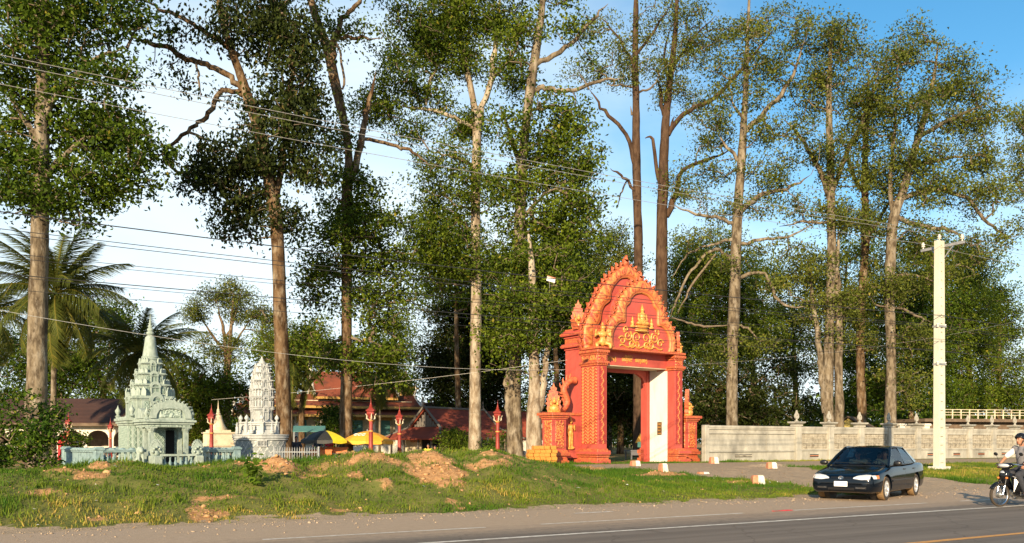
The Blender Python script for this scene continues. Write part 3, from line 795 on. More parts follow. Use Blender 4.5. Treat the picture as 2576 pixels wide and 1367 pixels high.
def tree(name, label, D, trunk, limbs, blobs, leaf='leaf_mid', bark='bark', size=0.22, dens=1.0, n_per=17, sig=0.34, droop=0.5, flare=1.35, seed=1, group=None,
         depth=0.9, twig=1.0, sides=12, cat='tree', branch_mat='branch_bark', sag=0.0):
    r = np.random.default_rng(seed)
    root_px = trunk[0]
    bx, by = (root_px[0] - CXP) / FPX * D, D
    bz = GR(bx, by)
    base_py = HYP - (bz - CAM_Z) / D * FPX
    tr = [list(p) for p in trunk]
    tr[0][1] = base_py + 4
    th = empty(name, (bx, by, bz), 0, label, cat, group)
    off = Vector((bx, by, bz))
    path = px_path(tr, D)
    h = path[:, 2] - bz
    path[:, 3] *= 1 + (flare - 1) * np.exp(-np.maximum(h, 0) / 0.55)
    path[0, 2] -= 0.15
    mb = MB(); mb.M = Matrix.Translation(-off)
    limb_mesh(mb, path, sides, 0.10, seed)
    mb.build('trunk', MAT[bark], th, smooth=50)
    nodes = [path[path[:, 2] > bz + min(2.0, .4 * (path[-1, 2] - bz))]]
    for i, lm in enumerate(limbs):
        lm = [list(p) for p in lm]; lm[-1][2] = min(lm[-1][2], .5)
        lp = px_path(lm, D)
        lp[1:-1, :3] += r.normal(0, .045, (len(lp) - 2, 3)) * np.minimum(1, lp[1:-1, 3:4] / .12 + .4)
        mbl = MB(); mbl.M = Matrix.Translation(-off)
        limb_mesh(mbl, lp, 8, 0.08, seed + i + 1)
        mbl.build('limb', MAT[bark if lp[0, 3] > 0.10 else branch_mat], th, smooth=50)
        nodes.append(lp)
    nodes = np.vstack(nodes)
    C = []; W_ = []
    for bl in blobs:
        cx, cy, rx, ry = bl[:4]; dn = bl[4] if len(bl) > 4 else 1.0
        dz = bl[5] if len(bl) > 5 else r.normal(0, 0.5)
        c = np.array(at(cx, cy, D + dz)); k = D / FPX
        A = np.array([rx * k, 0.5 * (rx + ry) * k * depth, ry * k])
        n = max(4, int(dens * dn * 58 * (A[0] * A[2]) / (sig / .34) ** 2))
        ks = max(3, n // 6)
        q = r.normal(0, 1, (ks, 3)); q /= np.linalg.norm(q, axis=1, keepdims=True)
        q *= (r.uniform(.10, 1.06, ks) ** .55)[:, None]
        sub = c + q * A * 1.03                                  # bunches, then clumps within each bunch
        pick = r.integers(0, ks, n)
        C.append(sub[pick] + np.clip(r.normal(0, 1, (n, 3)), -1.7, 1.7) * np.array([1.0, 1.0, .6]) * (1.45 * sig)); W_.append(np.full(n, dn))
    C = np.vstack(C)
    if len(C) == 0: return th
    tb = np.clip(0.30 + 0.55 * (fbm(C[:, 0] + 7 * seed, C[:, 2], 0.45) - 0.42) + r.normal(0, .09, len(C)), 0, .8)
    far_ = D >= 49
    V, Fc, T = leaf_cloud(C, n_per * LEAFK * (1.75 if far_ else 1), sig, size * LEAFS * (.80 if far_ else 1), r, droop, tb, tri=far_)
    link('crown', np_mesh('crown', V - np.array(off), Fc, {'tint': T}), MAT[leaf], th)
    if twig > 0:
        # twigs: each clump hangs on the nearest limb point or earlier clump
        NP = nodes[:, :3]; NR = nodes[:, 3]
        d0 = np.min(np.linalg.norm(C[:, None, :] - NP[None], axis=2), 1)
        order = np.argsort(d0)
        allP = np.vstack([NP, C[order]]); k0 = len(NP)
        par = np.zeros(len(C), int); wt = np.ones(len(allP))
        for i in range(len(C)):
            p = allP[k0 + i]
            dd = allP[:k0 + i] - p
            cost = np.sqrt((dd ** 2).sum(1)) + 0.35 * np.maximum(dd[:, 2], 0)
            cost[:k0] *= 0.85
            par[i] = int(np.argmin(cost))
        for i in range(len(C) - 1, -1, -1):
            wt[par[i]] += wt[k0 + i]
        ra = 0.013 * twig * np.sqrt(wt[k0:]) + .004; 
        A = allP[par]; B = allP[k0:]
        keep = np.linalg.norm(A - B, axis=1) > 0.05
        mid = (A + B) / 2 + r.normal(0, .07, A.shape) * np.linalg.norm(A - B, axis=1, keepdims=True)
        rmid = ra * .85; rend = np.maximum(ra * .7, .006)
        fat = keep & (wt[k0:] > 1.5); thin = keep & ~fat & (r.random(len(C)) < .7)
        cap_ = lambda a: np.minimum(a, .125)
        V1, F1 = sticks(A[fat], mid[fat], cap_(ra)[fat], cap_(rmid)[fat], 4)
        V2, F2 = sticks(mid[fat], B[fat], cap_(rmid)[fat], cap_(rend)[fat], 4)
        V3, F3 = sticks(A[thin], B[thin], cap_(ra)[thin], rend[thin], 3)
        link('branches', np_mesh('branches', np.vstack([V1, V2, V3]) - np.array(off), np.vstack([F1, F2 + len(V1), F3 + len(V1) + len(V2)])), MAT[branch_mat], th)['kind'] = 'stuff'
    return th

LEAFK, LEAFS = 1.45, .83
AV = 'tall trees round the temple grounds'
tree('tall_tree', 'massive dark-leaved tree with thick mottled trunk beside the coconut palm', 34,
     [(92, 1175, 26), (92, 1010, 25), (95, 800, 23), (100, 640, 21), (102, 540, 20), (105, 300, 17), (110, 100, 14), (112, -120, 10), (115, -330, 5)],
     [[(102, 470, 9), (150, 400, 7), (220, 350, 5), (300, 330, 3)], [(105, 300, 9), (170, 210, 7), (240, 150, 5), (320, 120, 3)], [(104, 380, 8), (60, 300, 6), (20, 220, 4)], [(108, 200, 8), (60, 120, 6), (20, 60, 4)], [(110, 100, 8), (180, 20, 6), (260, -40, 4)]],
     [(200, 40, 150, 70), (60, 40, 90, 80), (320, 60, 55, 45), (100, 150, 130, 80), (310, 165, 60, 45, .8), (250, 230, 80, 50, .8), (60, 250, 90, 70), (150, 330, 150, 80), (330, 385, 70, 62), (60, 400, 90, 70),
      (250, 440, 120, 60), (20, 480, 45, 50), (160, 490, 110, 45), (200, 550, 45, 22), (310, 450, 60, 40), (290, 320, 90, 50), (110, 530, 60, 26, .7), (250, 520, 50, 30, .8), (120, -120, 260, 120, .6), (100, -280, 160, 90, .5)],
     'leaf_dark', 'bark_grey', 0.235, .80, 17, 0.33, seed=11, group=AV)
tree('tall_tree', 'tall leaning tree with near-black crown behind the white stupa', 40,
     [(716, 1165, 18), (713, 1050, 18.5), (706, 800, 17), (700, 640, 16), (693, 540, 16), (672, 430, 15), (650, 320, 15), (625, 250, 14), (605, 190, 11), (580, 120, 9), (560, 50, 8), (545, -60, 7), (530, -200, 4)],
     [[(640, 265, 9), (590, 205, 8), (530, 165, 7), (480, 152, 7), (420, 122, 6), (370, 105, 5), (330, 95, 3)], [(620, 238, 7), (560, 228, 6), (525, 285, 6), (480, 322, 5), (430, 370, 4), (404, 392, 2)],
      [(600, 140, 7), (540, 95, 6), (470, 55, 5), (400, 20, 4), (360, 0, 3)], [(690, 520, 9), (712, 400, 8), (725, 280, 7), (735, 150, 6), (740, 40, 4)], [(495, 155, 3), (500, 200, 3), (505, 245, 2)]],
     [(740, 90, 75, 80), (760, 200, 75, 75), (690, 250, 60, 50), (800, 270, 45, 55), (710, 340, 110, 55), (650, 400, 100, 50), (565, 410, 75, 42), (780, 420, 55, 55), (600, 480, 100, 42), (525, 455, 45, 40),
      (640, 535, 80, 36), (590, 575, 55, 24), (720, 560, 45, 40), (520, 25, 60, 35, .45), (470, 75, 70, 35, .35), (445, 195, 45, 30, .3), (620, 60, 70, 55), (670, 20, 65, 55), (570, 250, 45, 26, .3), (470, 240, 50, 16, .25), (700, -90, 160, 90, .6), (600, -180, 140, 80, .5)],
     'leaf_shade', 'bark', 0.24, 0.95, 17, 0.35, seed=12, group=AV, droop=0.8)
tree('tall_tree', 'slender tree with leafy lower crown beside the orange parasol', 46,
     [(870, 1155, 16), (871, 1000, 15), (872, 800, 13), (872, 640, 12.5), (873, 480, 13), (878, 400, 10), (868, 320, 10), (850, 240, 12), (825, 130, 12), (800, 60, 10), (770, -40, 8), (740, -160, 4)],
     [[(876, 470, 9), (898, 400, 9), (915, 310, 8), (930, 250, 6), (945, 180, 3)], [(835, 150, 9), (843, 90, 8), (870, 40, 6), (905, 5, 5), (930, -60, 3)], [(843, 95, 5), (900, 98, 4), (960, 98, 3)], [(912, 350, 5), (980, 364, 4.5), (1040, 385, 4), (1088, 425, 2)], [(845, 100, 3), (862, 160, 3), (866, 215, 3), (850, 225, 3)],
      [(872, 610, 4), (920, 575, 3), (970, 550, 2)], [(872, 700, 4), (820, 690, 3), (770, 700, 2)], [(874, 850, 4), (930, 860, 3), (1000, 880, 2)], [(868, 850, 4), (820, 870, 3), (780, 885, 2)]],
     [(830, 50, 55, 50, .45), (905, 75, 65, 26, .6), (910, 545, 90, 34), (960, 565, 70, 42), (880, 600, 110, 36), (850, 660, 110, 34), (980, 655, 80, 50), (800, 700, 65, 34), (960, 720, 85, 34), (900, 760, 110, 28), (775, 765, 38, 22),
      (965, 815, 50, 28), (905, 880, 120, 22, .9), (985, 890, 55, 22), (820, 878, 60, 22, .9), (870, 455, 55, 40), (850, 350, 36, 50, .7), (930, 480, 40, 36, .7), (840, 540, 40, 40, .7), (790, -90, 120, 70, .5), (900, 925, 70, 22, .9), (960, 930, 50, 24, .9), (810, 915, 50, 18, .7), (770, 830, 40, 30, .7)],
     'leaf_mid', 'bark', 0.235, .92, 15, 0.33, seed=13, group=AV)
tree('tall_tree', 'tall straight tree with a bare chalk-white lower trunk near the tiled house', 50,
     [(1195, 1145, 17), (1195, 1100, 15.5), (1196, 900, 14), (1198, 760, 13), (1197, 600, 12), (1197, 450, 12), (1200, 330, 11), (1190, 250, 8), (1168, 150, 7), (1150, 60, 6), (1140, -60, 4)],
     [[(1202, 320, 8), (1235, 200, 7), (1250, 80, 6), (1262, -60, 4)], [(1196, 325, 6), (1130, 292, 5), (1060, 272, 4), (980, 268, 3)], [(1070, 265, 5), (1088, 190, 4), (1118, 135, 3), (1140, 95, 2)], [(1196, 420, 5), (1140, 395, 4), (1080, 380, 2)], [(1240, 200, 4), (1290, 140, 3), (1310, 70, 2)]],
     [(1100, 55, 110, 50), (1010, 30, 40, 28, .5), (1200, 35, 95, 55), (1050, 125, 90, 42), (965, 165, 45, 28, .35), (1150, 150, 85, 42), (1010, 205, 70, 30, .8), (960, 255, 60, 32, .9), (1080, 255, 65, 24), (935, 285, 42, 30),
      (1030, 325, 60, 24, .7), (1150, 330, 85, 40, .8), (1130, 400, 65, 30, .8), (1100, 470, 62, 36, .8), (1080, 540, 50, 40), (1200, 480, 70, 50, .8), (1130, 600, 80, 45), (1180, 680, 90, 42), (1090, 690, 50, 40), (1070, 615, 42, 40), (1285, 200, 50, 55, .7), (1270, 60, 50, 45, .6), (1150, -80, 200, 80, .5)],
     'leaf_mid', 'bark_pale', 0.24, 1.1, 15, 0.35, seed=14, group=AV)
tree('tall_tree', 'thick-trunked leafy tree with a long pale side branch near the gate', 46,
     [(1296, 1150, 19), (1294, 1050, 19), (1295, 950, 17), (1300, 800, 15), (1305, 650, 14), (1310, 500, 14), (1315, 400, 12), (1325, 300, 12), (1335, 220, 12), (1352, 100, 10), (1364, 20, 8), (1370, -100, 5)],
     [[(1332, 240, 8), (1355, 222, 7), (1400, 226, 6), (1450, 225, 5), (1510, 205, 4), (1570, 195, 3)], [(1345, 165, 7), (1420, 120, 6), (1480, 60, 5), (1530, 10, 4)], [(1312, 430, 6), (1280, 330, 5), (1255, 260, 3)], [(1308, 560, 6), (1360, 500, 4), (1420, 460, 3)], [(1285, 1060, 9), (1276, 1000, 8), (1276, 950, 7), (1280, 925, 4)]],
     [(1330, 90, 60, 55, .5), (1420, 60, 55, 45, .4), (1280, 150, 45, 45, .5), (1400, 285, 70, 32), (1420, 350, 85, 45), (1280, 330, 50, 50, .7), (1460, 425, 55, 50), (1380, 430, 90, 50), (1300, 480, 70, 50), (1435, 520, 80, 42), (1330, 570, 90, 42),
      (1280, 640, 70, 45), (1420, 610, 70, 42, .8), (1350, 690, 80, 42), (1470, 580, 42, 45, .7), (1480, 130, 40, 40, .25), (1350, -60, 130, 60, .4)],
     'leaf_mid', 'bark_grey', 0.24, 1.1, 16, 0.35, seed=15, group=AV)
tree('tall_tree', 'forked tree with pale swollen trunk beside the stacked orange blocks', 43.5,
     [(1345, 1150, 20), (1343, 1050, 19), (1345, 980, 15), (1342, 850, 13), (1340, 740, 11), (1337, 660, 8), (1330, 590, 3)],
     [[(1352, 1050, 10), (1366, 980, 9), (1374, 900, 7), (1380, 800, 6), (1384, 720, 4)], [(1360, 1072, 7), (1372, 1068, 6), (1381, 1064, 3)], [(1341, 800, 5), (1300, 770, 4), (1260, 750, 2)], [(1376, 860, 3), (1410, 830, 2), (1440, 810, 1.5)]],
     [(1290, 750, 70, 42), (1380, 775, 62, 42), (1262, 830, 34, 40), (1330, 850, 70, 32), (1282, 880, 42, 32), (1402, 850, 36, 34), (1360, 640, 60, 40, .7), (1440, 700, 45, 40, .8), (1420, 760, 40, 30, .8), (1330, 920, 36, 14, .6)],
     'leaf_mid', 'bark_pale', 0.22, 1.15, 16, 0.32, seed=16, group=AV)
tree('tall_tree', 'thin half-bare tree with a smooth reddish trunk rising behind the gate pediment', 60,
     [(1606, 1150, 13), (1606, 700, 12), (1603, 500, 10.5), (1600, 350, 10), (1600, 250, 9), (1598, 150, 8), (1600, 0, 6), (1602, -90, 3)],
     [[(1601, 525, 5), (1590, 470, 4), (1560, 440, 3), (1535, 424, 2)], [(1602, 435, 6), (1575, 340, 5), (1520, 280, 4), (1482, 225, 3)], [(1578, 450, 2), (1562, 490, 2), (1552, 525, 1.2)], [(1598, 170, 4), (1560, 100, 3), (1500, 30, 2)], [(1600, 140, 4), (1650, 70, 3), (1690, 10, 2)], [(1600, 220, 3), (1560, 215, 2.5), (1525, 215, 2)], [(1600, 235, 3), (1640, 220, 2.5), (1655, 195, 2)], [(1590, 290, 3), (1586, 268, 3)]],
     [(1590, 180, 60, 30, .35), (1480, 180, 50, 40, .35), (1530, 165, 50, 26, .4), (1600, 80, 50, 40, .3), (1640, 155, 40, 26, .35), (1500, 60, 60, 40, .25), (1565, 130, 40, 30, .35), (1640, 40, 50, 40, .2)],
     'leaf_pale', 'bark_red', 0.24, 1.25, 10, 0.34, seed=17, group=AV, flare=1.1)
tree('tall_tree', 'half-bare tree with a thick rough reddish trunk and snapped limbs behind the gate', 62,
     [(1664, 1150, 18), (1664, 750, 15), (1665, 560, 14), (1668, 480, 13), (1672, 350, 11), (1680, 250, 9), (1692, 150, 8), (1700, 60, 6), (1705, -60, 3)],
     [[(1668, 520, 6), (1655, 450, 5), (1641, 352, 4), (1622, 348, 3)], [(1676, 545, 8), (1700, 485, 7), (1718, 430, 5), (1780, 402, 4), (1850, 372, 2)], [(1680, 340, 7), (1722, 285, 6), (1800, 245, 5), (1880, 155, 4), (1960, 60, 2)], [(1670, 290, 5), (1660, 230, 4), (1654, 195, 2)], [(1678, 335, 4), (1692, 310, 3), (1697, 292, 2)], [(1690, 170, 4), (1740, 100, 3), (1800, 40, 2)], [(1684, 240, 4), (1672, 140, 3), (1690, 60, 2)]],
     [(1700, 150, 60, 55, .45), (1725, 60, 55, 42, .35), (1770, 120, 55, 45, .35), (1750, 250, 50, 34, .45), (1722, 480, 55, 40, .5), (1800, 350, 55, 36, .5), (1700, 220, 40, 40, .5), (1840, 60, 60, 50, .3), (1680, 20, 40, 40, .3)],
     'leaf_pale', 'bark_red', 0.24, 1.25, 11, 0.35, seed=18, group=AV, flare=1.1)
tree('tall_tree', 'pale-trunked tree with contorted bare side branches behind the plain end of the wall', 56,
     [(1842, 1150, 16), (1842, 1060, 15), (1842, 900, 13.5), (1848, 750, 14), (1852, 600, 13), (1862, 450, 11), (1870, 330, 9), (1875, 240, 7), (1880, 100, 5), (1885, -10, 3)],
     [[(1856, 565, 5), (1800, 548, 4), (1740, 535, 3), (1690, 515, 2)], [(1864, 530, 8), (1920, 490, 6), (1990, 470, 4), (2040, 440, 2)], [(1870, 335, 7), (1930, 275, 6), (1985, 210, 5), (2030, 90, 3)], [(1850, 665, 5), (1800, 628, 4), (1738, 682, 3.4), (1702, 760, 2.8), (1685, 800, 2)],
      [(1852, 615, 5), (1920, 602, 4), (1985, 596, 3), (2050, 560, 2)], [(1872, 300, 4), (1846, 265, 3), (1832, 200, 2)], [(1690, 800, 1.5), (1730, 812, 2.6), (1780, 822, 3), (1840, 818, 4)], [(1850, 815, 4), (1885, 830, 3), (1910, 860, 2)], [(1855, 700, 6), (1920, 690, 4), (1960, 760, 4), (2030, 775, 3)], [(1868, 420, 5), (1830, 370, 4), (1800, 330, 2)], [(1852, 600, 5), (1780, 620, 3), (1730, 640, 2.5), (1690, 700, 2)],
      [(1800, 640, 2.5), (1740, 720, 3), (1705, 790, 3)]],
     [(1900, 100, 75, 75, .5), (1840, 180, 50, 50, .5), (1960, 180, 60, 50, .5), (2000, 70, 55, 45, .5), (1800, 300, 60, 40, .55), (1920, 320, 62, 40, .5), (1780, 420, 62, 40, .5), (1900, 430, 55, 34, .5), (1800, 520, 62, 34, .5), (1930, 530, 65, 34, .55), (1755, 600, 50, 34, .4), (1950, 640, 62, 34, .5),
      (1820, 640, 60, 34, .35), (1895, 860, 60, 20, .8), (1790, 880, 45, 30, .4), (1950, 430, 50, 40, .6), (2010, 330, 50, 40, .6), (1880, 240, 60, 40, .5), (1900, 720, 60, 30, .35), (1950, 40, 40, 30, .5)],
     'leaf_pale', 'bark_grey', 0.25, 1.0, 11, 0.36, seed=19, group=AV, flare=1.2)
tree('tall_tree', 'twin-stemmed tree with a wide forked crown behind the lattice wall', 58,
     [(2085, 1150, 15), (2085, 1060, 13), (2083, 980, 13), (2090, 700, 11), (2092, 600, 11), (2090, 480, 10), (2088, 380, 9), (2085, 250, 7), (2090, 100, 4)],
     [[(2092, 490, 7), (2132, 380, 6), (2172, 300, 5), (2200, 225, 4), (2260, 170, 2)], [(2086, 500, 7), (2050, 405, 6), (2010, 340, 4), (1970, 300, 2)], [(2076, 1040, 8), (2067, 960, 8), (2060, 880, 7), (2046, 760, 6), (2040, 690, 4)], [(2112, 1150, 13), (2112, 980, 11), (2110, 800, 9), (2106, 700, 8), (2110, 560, 5)], [(2090, 760, 4), (2040, 760, 3), (1990, 745, 2)], [(2090, 560, 4), (2020, 560, 3), (1960, 570, 2)]],
     [(2080, 95, 70, 55, .6), (2100, 180, 80, 50, .7), (2040, 260, 62, 42, .6), (2160, 250, 70, 50, .7), (2050, 380, 70, 42, .6), (2180, 360, 70, 50, .7), (2060, 520, 80, 42, .6), (2150, 560, 80, 42, .7), (2050, 660, 70, 50, .7), (2040, 780, 70, 50, .7), (2120, 760, 50, 50, .8), (2000, 700, 50, 42, .6), (2090, 860, 40, 30, .5), (2130, 440, 60, 40, .6), (2130, 110, 60, 40, .5)],
     'leaf_pale', 'bark_grey', 0.25, 1.05, 12, 0.36, seed=20, group=AV, flare=1.2)
tree('tall_tree', 'tree with a narrow brown trunk beside the yellow gabled house', 60,
     [(2167, 1150, 13), (2168, 1060, 11.5), (2165, 950, 11), (2165, 800, 10), (2175, 650, 10), (2178, 580, 10), (2175, 450, 8), (2180, 300, 6), (2185, 200, 3)],
     [[(2170, 880, 4), (2190, 882, 3), (2200, 880, 2)], [(2178, 600, 5), (2220, 540, 4), (2250, 480, 2)], [(2176, 500, 5), (2140, 420, 4), (2120, 350, 2)]],
     [(2200, 450, 70, 50, .7), (2180, 680, 55, 34, .7), (2170, 870, 55, 20, .8), (2150, 820, 40, 24, .6), (2225, 560, 62, 42, .7), (2180, 300, 60, 50, .5), (2160, 740, 50, 30, .7), (2200, 180, 50, 40, .5)],
     'leaf_pale', 'bark', 0.24, 1.05, 12, 0.35, seed=21, group=AV, flare=1.2)
tree('tall_tree', 'broad spreading tree with leafy sprouts low on its trunk near the concrete pole', 57,
     [(2240, 1150, 16), (2240, 1050, 14.5), (2242, 900, 12), (2238, 750, 12), (2240, 650, 13), (2248, 550, 12), (2272, 480, 11), (2300, 380, 9), (2330, 280, 7), (2350, 190, 4), (2360, 110, 2)],
     [[(2255, 545, 6), (2330, 572, 5), (2385, 580, 4), (2440, 620, 2)], [(2270, 500, 7), (2350, 480, 6), (2430, 500, 5), (2485, 560, 4), (2545, 605, 2)], [(2310, 345, 6), (2400, 295, 5), (2480, 262, 2)], [(2200, 766, 2), (2270, 780, 3), (2310, 795, 3), (2345, 812, 2)], [(2246, 560, 6), (2240, 440, 5), (2250, 330, 4), (2255, 230, 2)], [(2290, 420, 5), (2380, 400, 4), (2460, 390, 2)], [(2240, 700, 5), (2285, 690, 4), (2330, 700, 2)]],
     [(2320, 95, 50, 42, .5), (2260, 140, 60, 42, .6), (2380, 155, 52, 40, .6), (2350, 230, 70, 42, .7), (2440, 230, 62, 42, .75), (2280, 280, 70, 50, .7), (2480, 300, 46, 36, .8), (2400, 320, 72, 42, .75), (2330, 400, 80, 50, .7), (2450, 400, 66, 42, .75), (2270, 420, 60, 42, .7), (2400, 480, 80, 40, .7), (2480, 500, 52, 42, .7), (2530, 580, 36, 26, .8),
      (2330, 600, 80, 40, .7), (2460, 640, 52, 42, .6), (2262, 720, 52, 50, .8), (2290, 860, 58, 42, .9), (2270, 950, 50, 32, .9), (2285, 1000, 30, 18, .9), (2380, 690, 60, 40, .7), (2510, 440, 28, 52, .7), (2330, 500, 60, 40, .6), (2230, 210, 50, 40, .6)],
     'leaf_pale', 'bark_grey', 0.25, 1.05, 12, 0.36, seed=22, group=AV, flare=1.25)
tree('tall_tree', 'leafy tree whose crown overhangs the far end of the lattice wall', 64,
     [(2700, 1150, 15), (2700, 700, 12), (2690, 400, 9), (2680, 200, 5)], [[(2695, 560, 5), (2640, 500, 4), (2575, 480, 2)], [(2690, 420, 5), (2630, 370, 4), (2570, 340, 2)]],
     [(2580, 300, 42, 42, .7), (2570, 400, 38, 50, .7), (2585, 475, 30, 42, .7), (2650, 300, 70, 80, .6), (2680, 450, 80, 70, .6), (2700, 200, 80, 70, .5)],
     'leaf_pale', 'bark', 0.25, 1.0, 12, 0.36, seed=23, group=AV)

BK = 'dense trees filling the back of the grounds'
def bulk(label, D, tx, blobs, leaf, seed, size=0.34, sig=0.55, n_per=15, dens=1.15, name='broad_tree', trunk_r=9, limbs=(), bark='bark', **kw):
    top = min(b[1] for b in blobs)
    cx = sum(b[0] for b in blobs) / len(blobs)
    tr = [(tx, 1150, trunk_r), (tx + 2, 1000, trunk_r * .8), ((tx + cx) / 2, (top + 1000) / 2, trunk_r * .6), (cx, top + 20, trunk_r * .25)]
    return tree(name, label, D, tr, list(limbs), blobs, leaf, bark, size, dens, n_per, sig, seed=seed, group=BK, flare=1.2, twig=1.2, sides=8, **kw)
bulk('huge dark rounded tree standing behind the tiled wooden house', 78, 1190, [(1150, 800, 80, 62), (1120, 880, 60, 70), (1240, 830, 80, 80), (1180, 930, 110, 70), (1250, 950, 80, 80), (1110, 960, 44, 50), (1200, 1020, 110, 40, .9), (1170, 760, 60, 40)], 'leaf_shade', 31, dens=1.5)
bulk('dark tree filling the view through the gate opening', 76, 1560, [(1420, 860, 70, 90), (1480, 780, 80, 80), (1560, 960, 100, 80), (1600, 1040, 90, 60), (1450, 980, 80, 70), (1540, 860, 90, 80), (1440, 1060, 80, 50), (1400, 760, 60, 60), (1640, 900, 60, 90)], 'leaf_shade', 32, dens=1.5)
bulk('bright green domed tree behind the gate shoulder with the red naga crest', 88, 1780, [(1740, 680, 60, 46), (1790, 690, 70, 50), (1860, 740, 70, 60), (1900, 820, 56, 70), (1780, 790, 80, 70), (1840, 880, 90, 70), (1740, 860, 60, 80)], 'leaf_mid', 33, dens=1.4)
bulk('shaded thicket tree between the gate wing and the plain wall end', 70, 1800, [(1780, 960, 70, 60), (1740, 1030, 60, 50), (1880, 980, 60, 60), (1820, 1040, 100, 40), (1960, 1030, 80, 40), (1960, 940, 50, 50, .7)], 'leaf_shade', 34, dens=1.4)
bulk('yellow-green bushy tree seen between the leafy trunk and gate apex', 92, 1530, [(1540, 610, 52, 44, .8), (1490, 670, 60, 44, .8), (1570, 680, 46, 46, .9), (1430, 680, 60, 44, .6), (1520, 730, 70, 40)], 'leaf_pale', 35)
bulk('green tree with open crown beyond the lattice wall twin trunks', 96, 2000, [(2000, 800, 44, 50, .7), (1990, 880, 52, 40, .7), (2000, 950, 56, 36, .6), (2030, 1040, 60, 24), (1960, 860, 40, 50, .6)], 'leaf_mid', 36)
bulk('dark green tree behind the low-sprouting trunk', 80, 2290, [(2300, 720, 70, 60), (2330, 800, 70, 70), (2180, 930, 60, 70), (2330, 900, 70, 70), (2230, 990, 80, 50), (2340, 990, 60, 50), (2150, 1010, 60, 40), (2300, 860, 60, 80)], 'leaf_dark', 37, dens=1.35)
bulk('tall green tree behind the white concrete pole', 90, 2440, [(2450, 690, 56, 56), (2420, 780, 50, 60), (2440, 870, 62, 56), (2400, 930, 50, 60), (2400, 1010, 70, 40), (2400, 640, 50, 50, .8)], 'leaf_mid', 38, dens=1.3)
bulk('pyramid-shaped bright green tree behind the railed roof', 95, 2510, [(2500, 740, 42, 40), (2530, 790, 44, 40), (2500, 850, 50, 44, .9), (2510, 930, 52, 50), (2540, 990, 60, 44), (2470, 1000, 70, 44), (2560, 1040, 60, 30), (2530, 850, 30, 30, .8)], 'leaf_mid', 39, dens=1.3)
bulk('flat-topped open tree with bare forking limbs behind the cream stupa', 92, 570,
     [(560, 752, 66, 24, .9), (495, 785, 34, 24, .9), (620, 790, 46, 24, .8), (590, 720, 40, 14, .6), (555, 895, 44, 24, .7), (520, 870, 22, 24, .5), (600, 870, 34, 22, .5), (660, 790, 30, 30, .7), (690, 840, 34, 34, .7)], 'leaf_pale', 40, size=0.3, sig=0.42,
     limbs=[[(570, 950, 6), (568, 880, 5), (560, 820, 4), (545, 760, 2)], [(570, 900, 4), (600, 850, 3), (635, 795, 2)], [(566, 880, 4), (530, 840, 3), (500, 790, 2)], [(568, 850, 3), (590, 800, 2), (600, 750, 1.5)]])
bulk('leafy green tree close behind the carved green shrine', 62, 480, [(450, 920, 46, 36), (480, 970, 56, 44), (470, 1030, 60, 50), (540, 1010, 46, 46), (500, 1080, 60, 36), (600, 960, 36, 40), (560, 960, 30, 40, .8)], 'leaf_mid', 41, dens=1.4, size=0.28, sig=0.45)
bulk('dark tree behind the coconut palms', 74, 260, [(270, 770, 46, 34, .7), (220, 830, 60, 50), (60, 900, 90, 70), (150, 930, 90, 70), (250, 940, 70, 60), (330, 900, 50, 60), (60, 1020, 90, 60), (220, 1030, 90, 40), (300, 820, 50, 40, .8)], 'leaf_dark', 42, dens=1.25)
bulk('light green tree behind the leaning dark trunk', 84, 780, [(790, 850, 56, 36), (760, 900, 56, 34), (700, 870, 40, 50, .8), (820, 900, 50, 34), (740, 960, 40, 40, .7)], 'leaf_mid', 43)
bulk('slim airy tree beside the tower of the temple', 82, 1000, [(985, 800, 36, 40, .6), (1005, 850, 34, 40, .6), (960, 860, 40, 40, .7), (1010, 960, 40, 30, .8), (985, 920, 40, 36, .7)], 'leaf_mid', 44, trunk_r=5, bark='bark_pale')
bulk('broad leafy tree overhanging the temple hall roofs', 63, 760, [(750, 870, 50, 32), (820, 890, 50, 24, .8), (900, 905, 60, 26), (980, 900, 44, 30), (720, 950, 40, 36), (1000, 960, 36, 24, .8), (930, 950, 50, 26, .8), (680, 900, 30, 40, .6)], 'leaf_mid', 61, dens=1.2, size=0.28, sig=0.42)
bulk('dense green tree behind the pale contorted branches', 94, 1900, [(1760, 640, 60, 40, .7), (1830, 620, 60, 40, .6), (1930, 700, 60, 60, .7), (1960, 790, 50, 60, .8), (1700, 760, 50, 70), (1880, 660, 60, 40, .6)], 'leaf_mid', 62, dens=1.1)
bulk('leafy tree filling the gap between the twin trunks and narrow trunk', 86, 2110, [(2070, 720, 60, 60, .7), (2130, 800, 60, 60, .8), (2060, 880, 44, 50, .6), (2180, 760, 50, 60, .8), (2120, 900, 60, 50, .8), (2200, 850, 50, 60, .9), (2150, 640, 60, 50, .6)], 'leaf_mid', 63, dens=1.1)
bulk('olive tree behind the broad spreading tree', 84, 2370, [(2300, 640, 60, 50, .7), (2380, 730, 60, 60, .8), (2270, 780, 50, 60, .8), (2400, 830, 50, 60, .9), (2340, 640, 60, 50, .6), (2460, 780, 50, 50, .8)], 'leaf_mid', 64, dens=1.1)
bulk('tall olive tree behind the bare chalk-white trunk', 72, 1150, [(1130, 650, 60, 60, .7), (1080, 720, 50, 50, .8), (1200, 740, 60, 50, .8), (1060, 640, 40, 50, .6), (1240, 680, 50, 60, .8), (1160, 580, 60, 50, .5)], 'leaf_dark', 65, dens=1.1)
bulk('leafy olive tree behind the thick-trunked pair beside the gate', 70, 1400, [(1400, 620, 60, 60, .8), (1450, 700, 50, 60, .9), (1380, 720, 60, 60, .9), (1470, 620, 40, 50, .7), (1330, 660, 50, 60, .8), (1300, 780, 60, 60, .9)], 'leaf_dark', 66, dens=1.1)
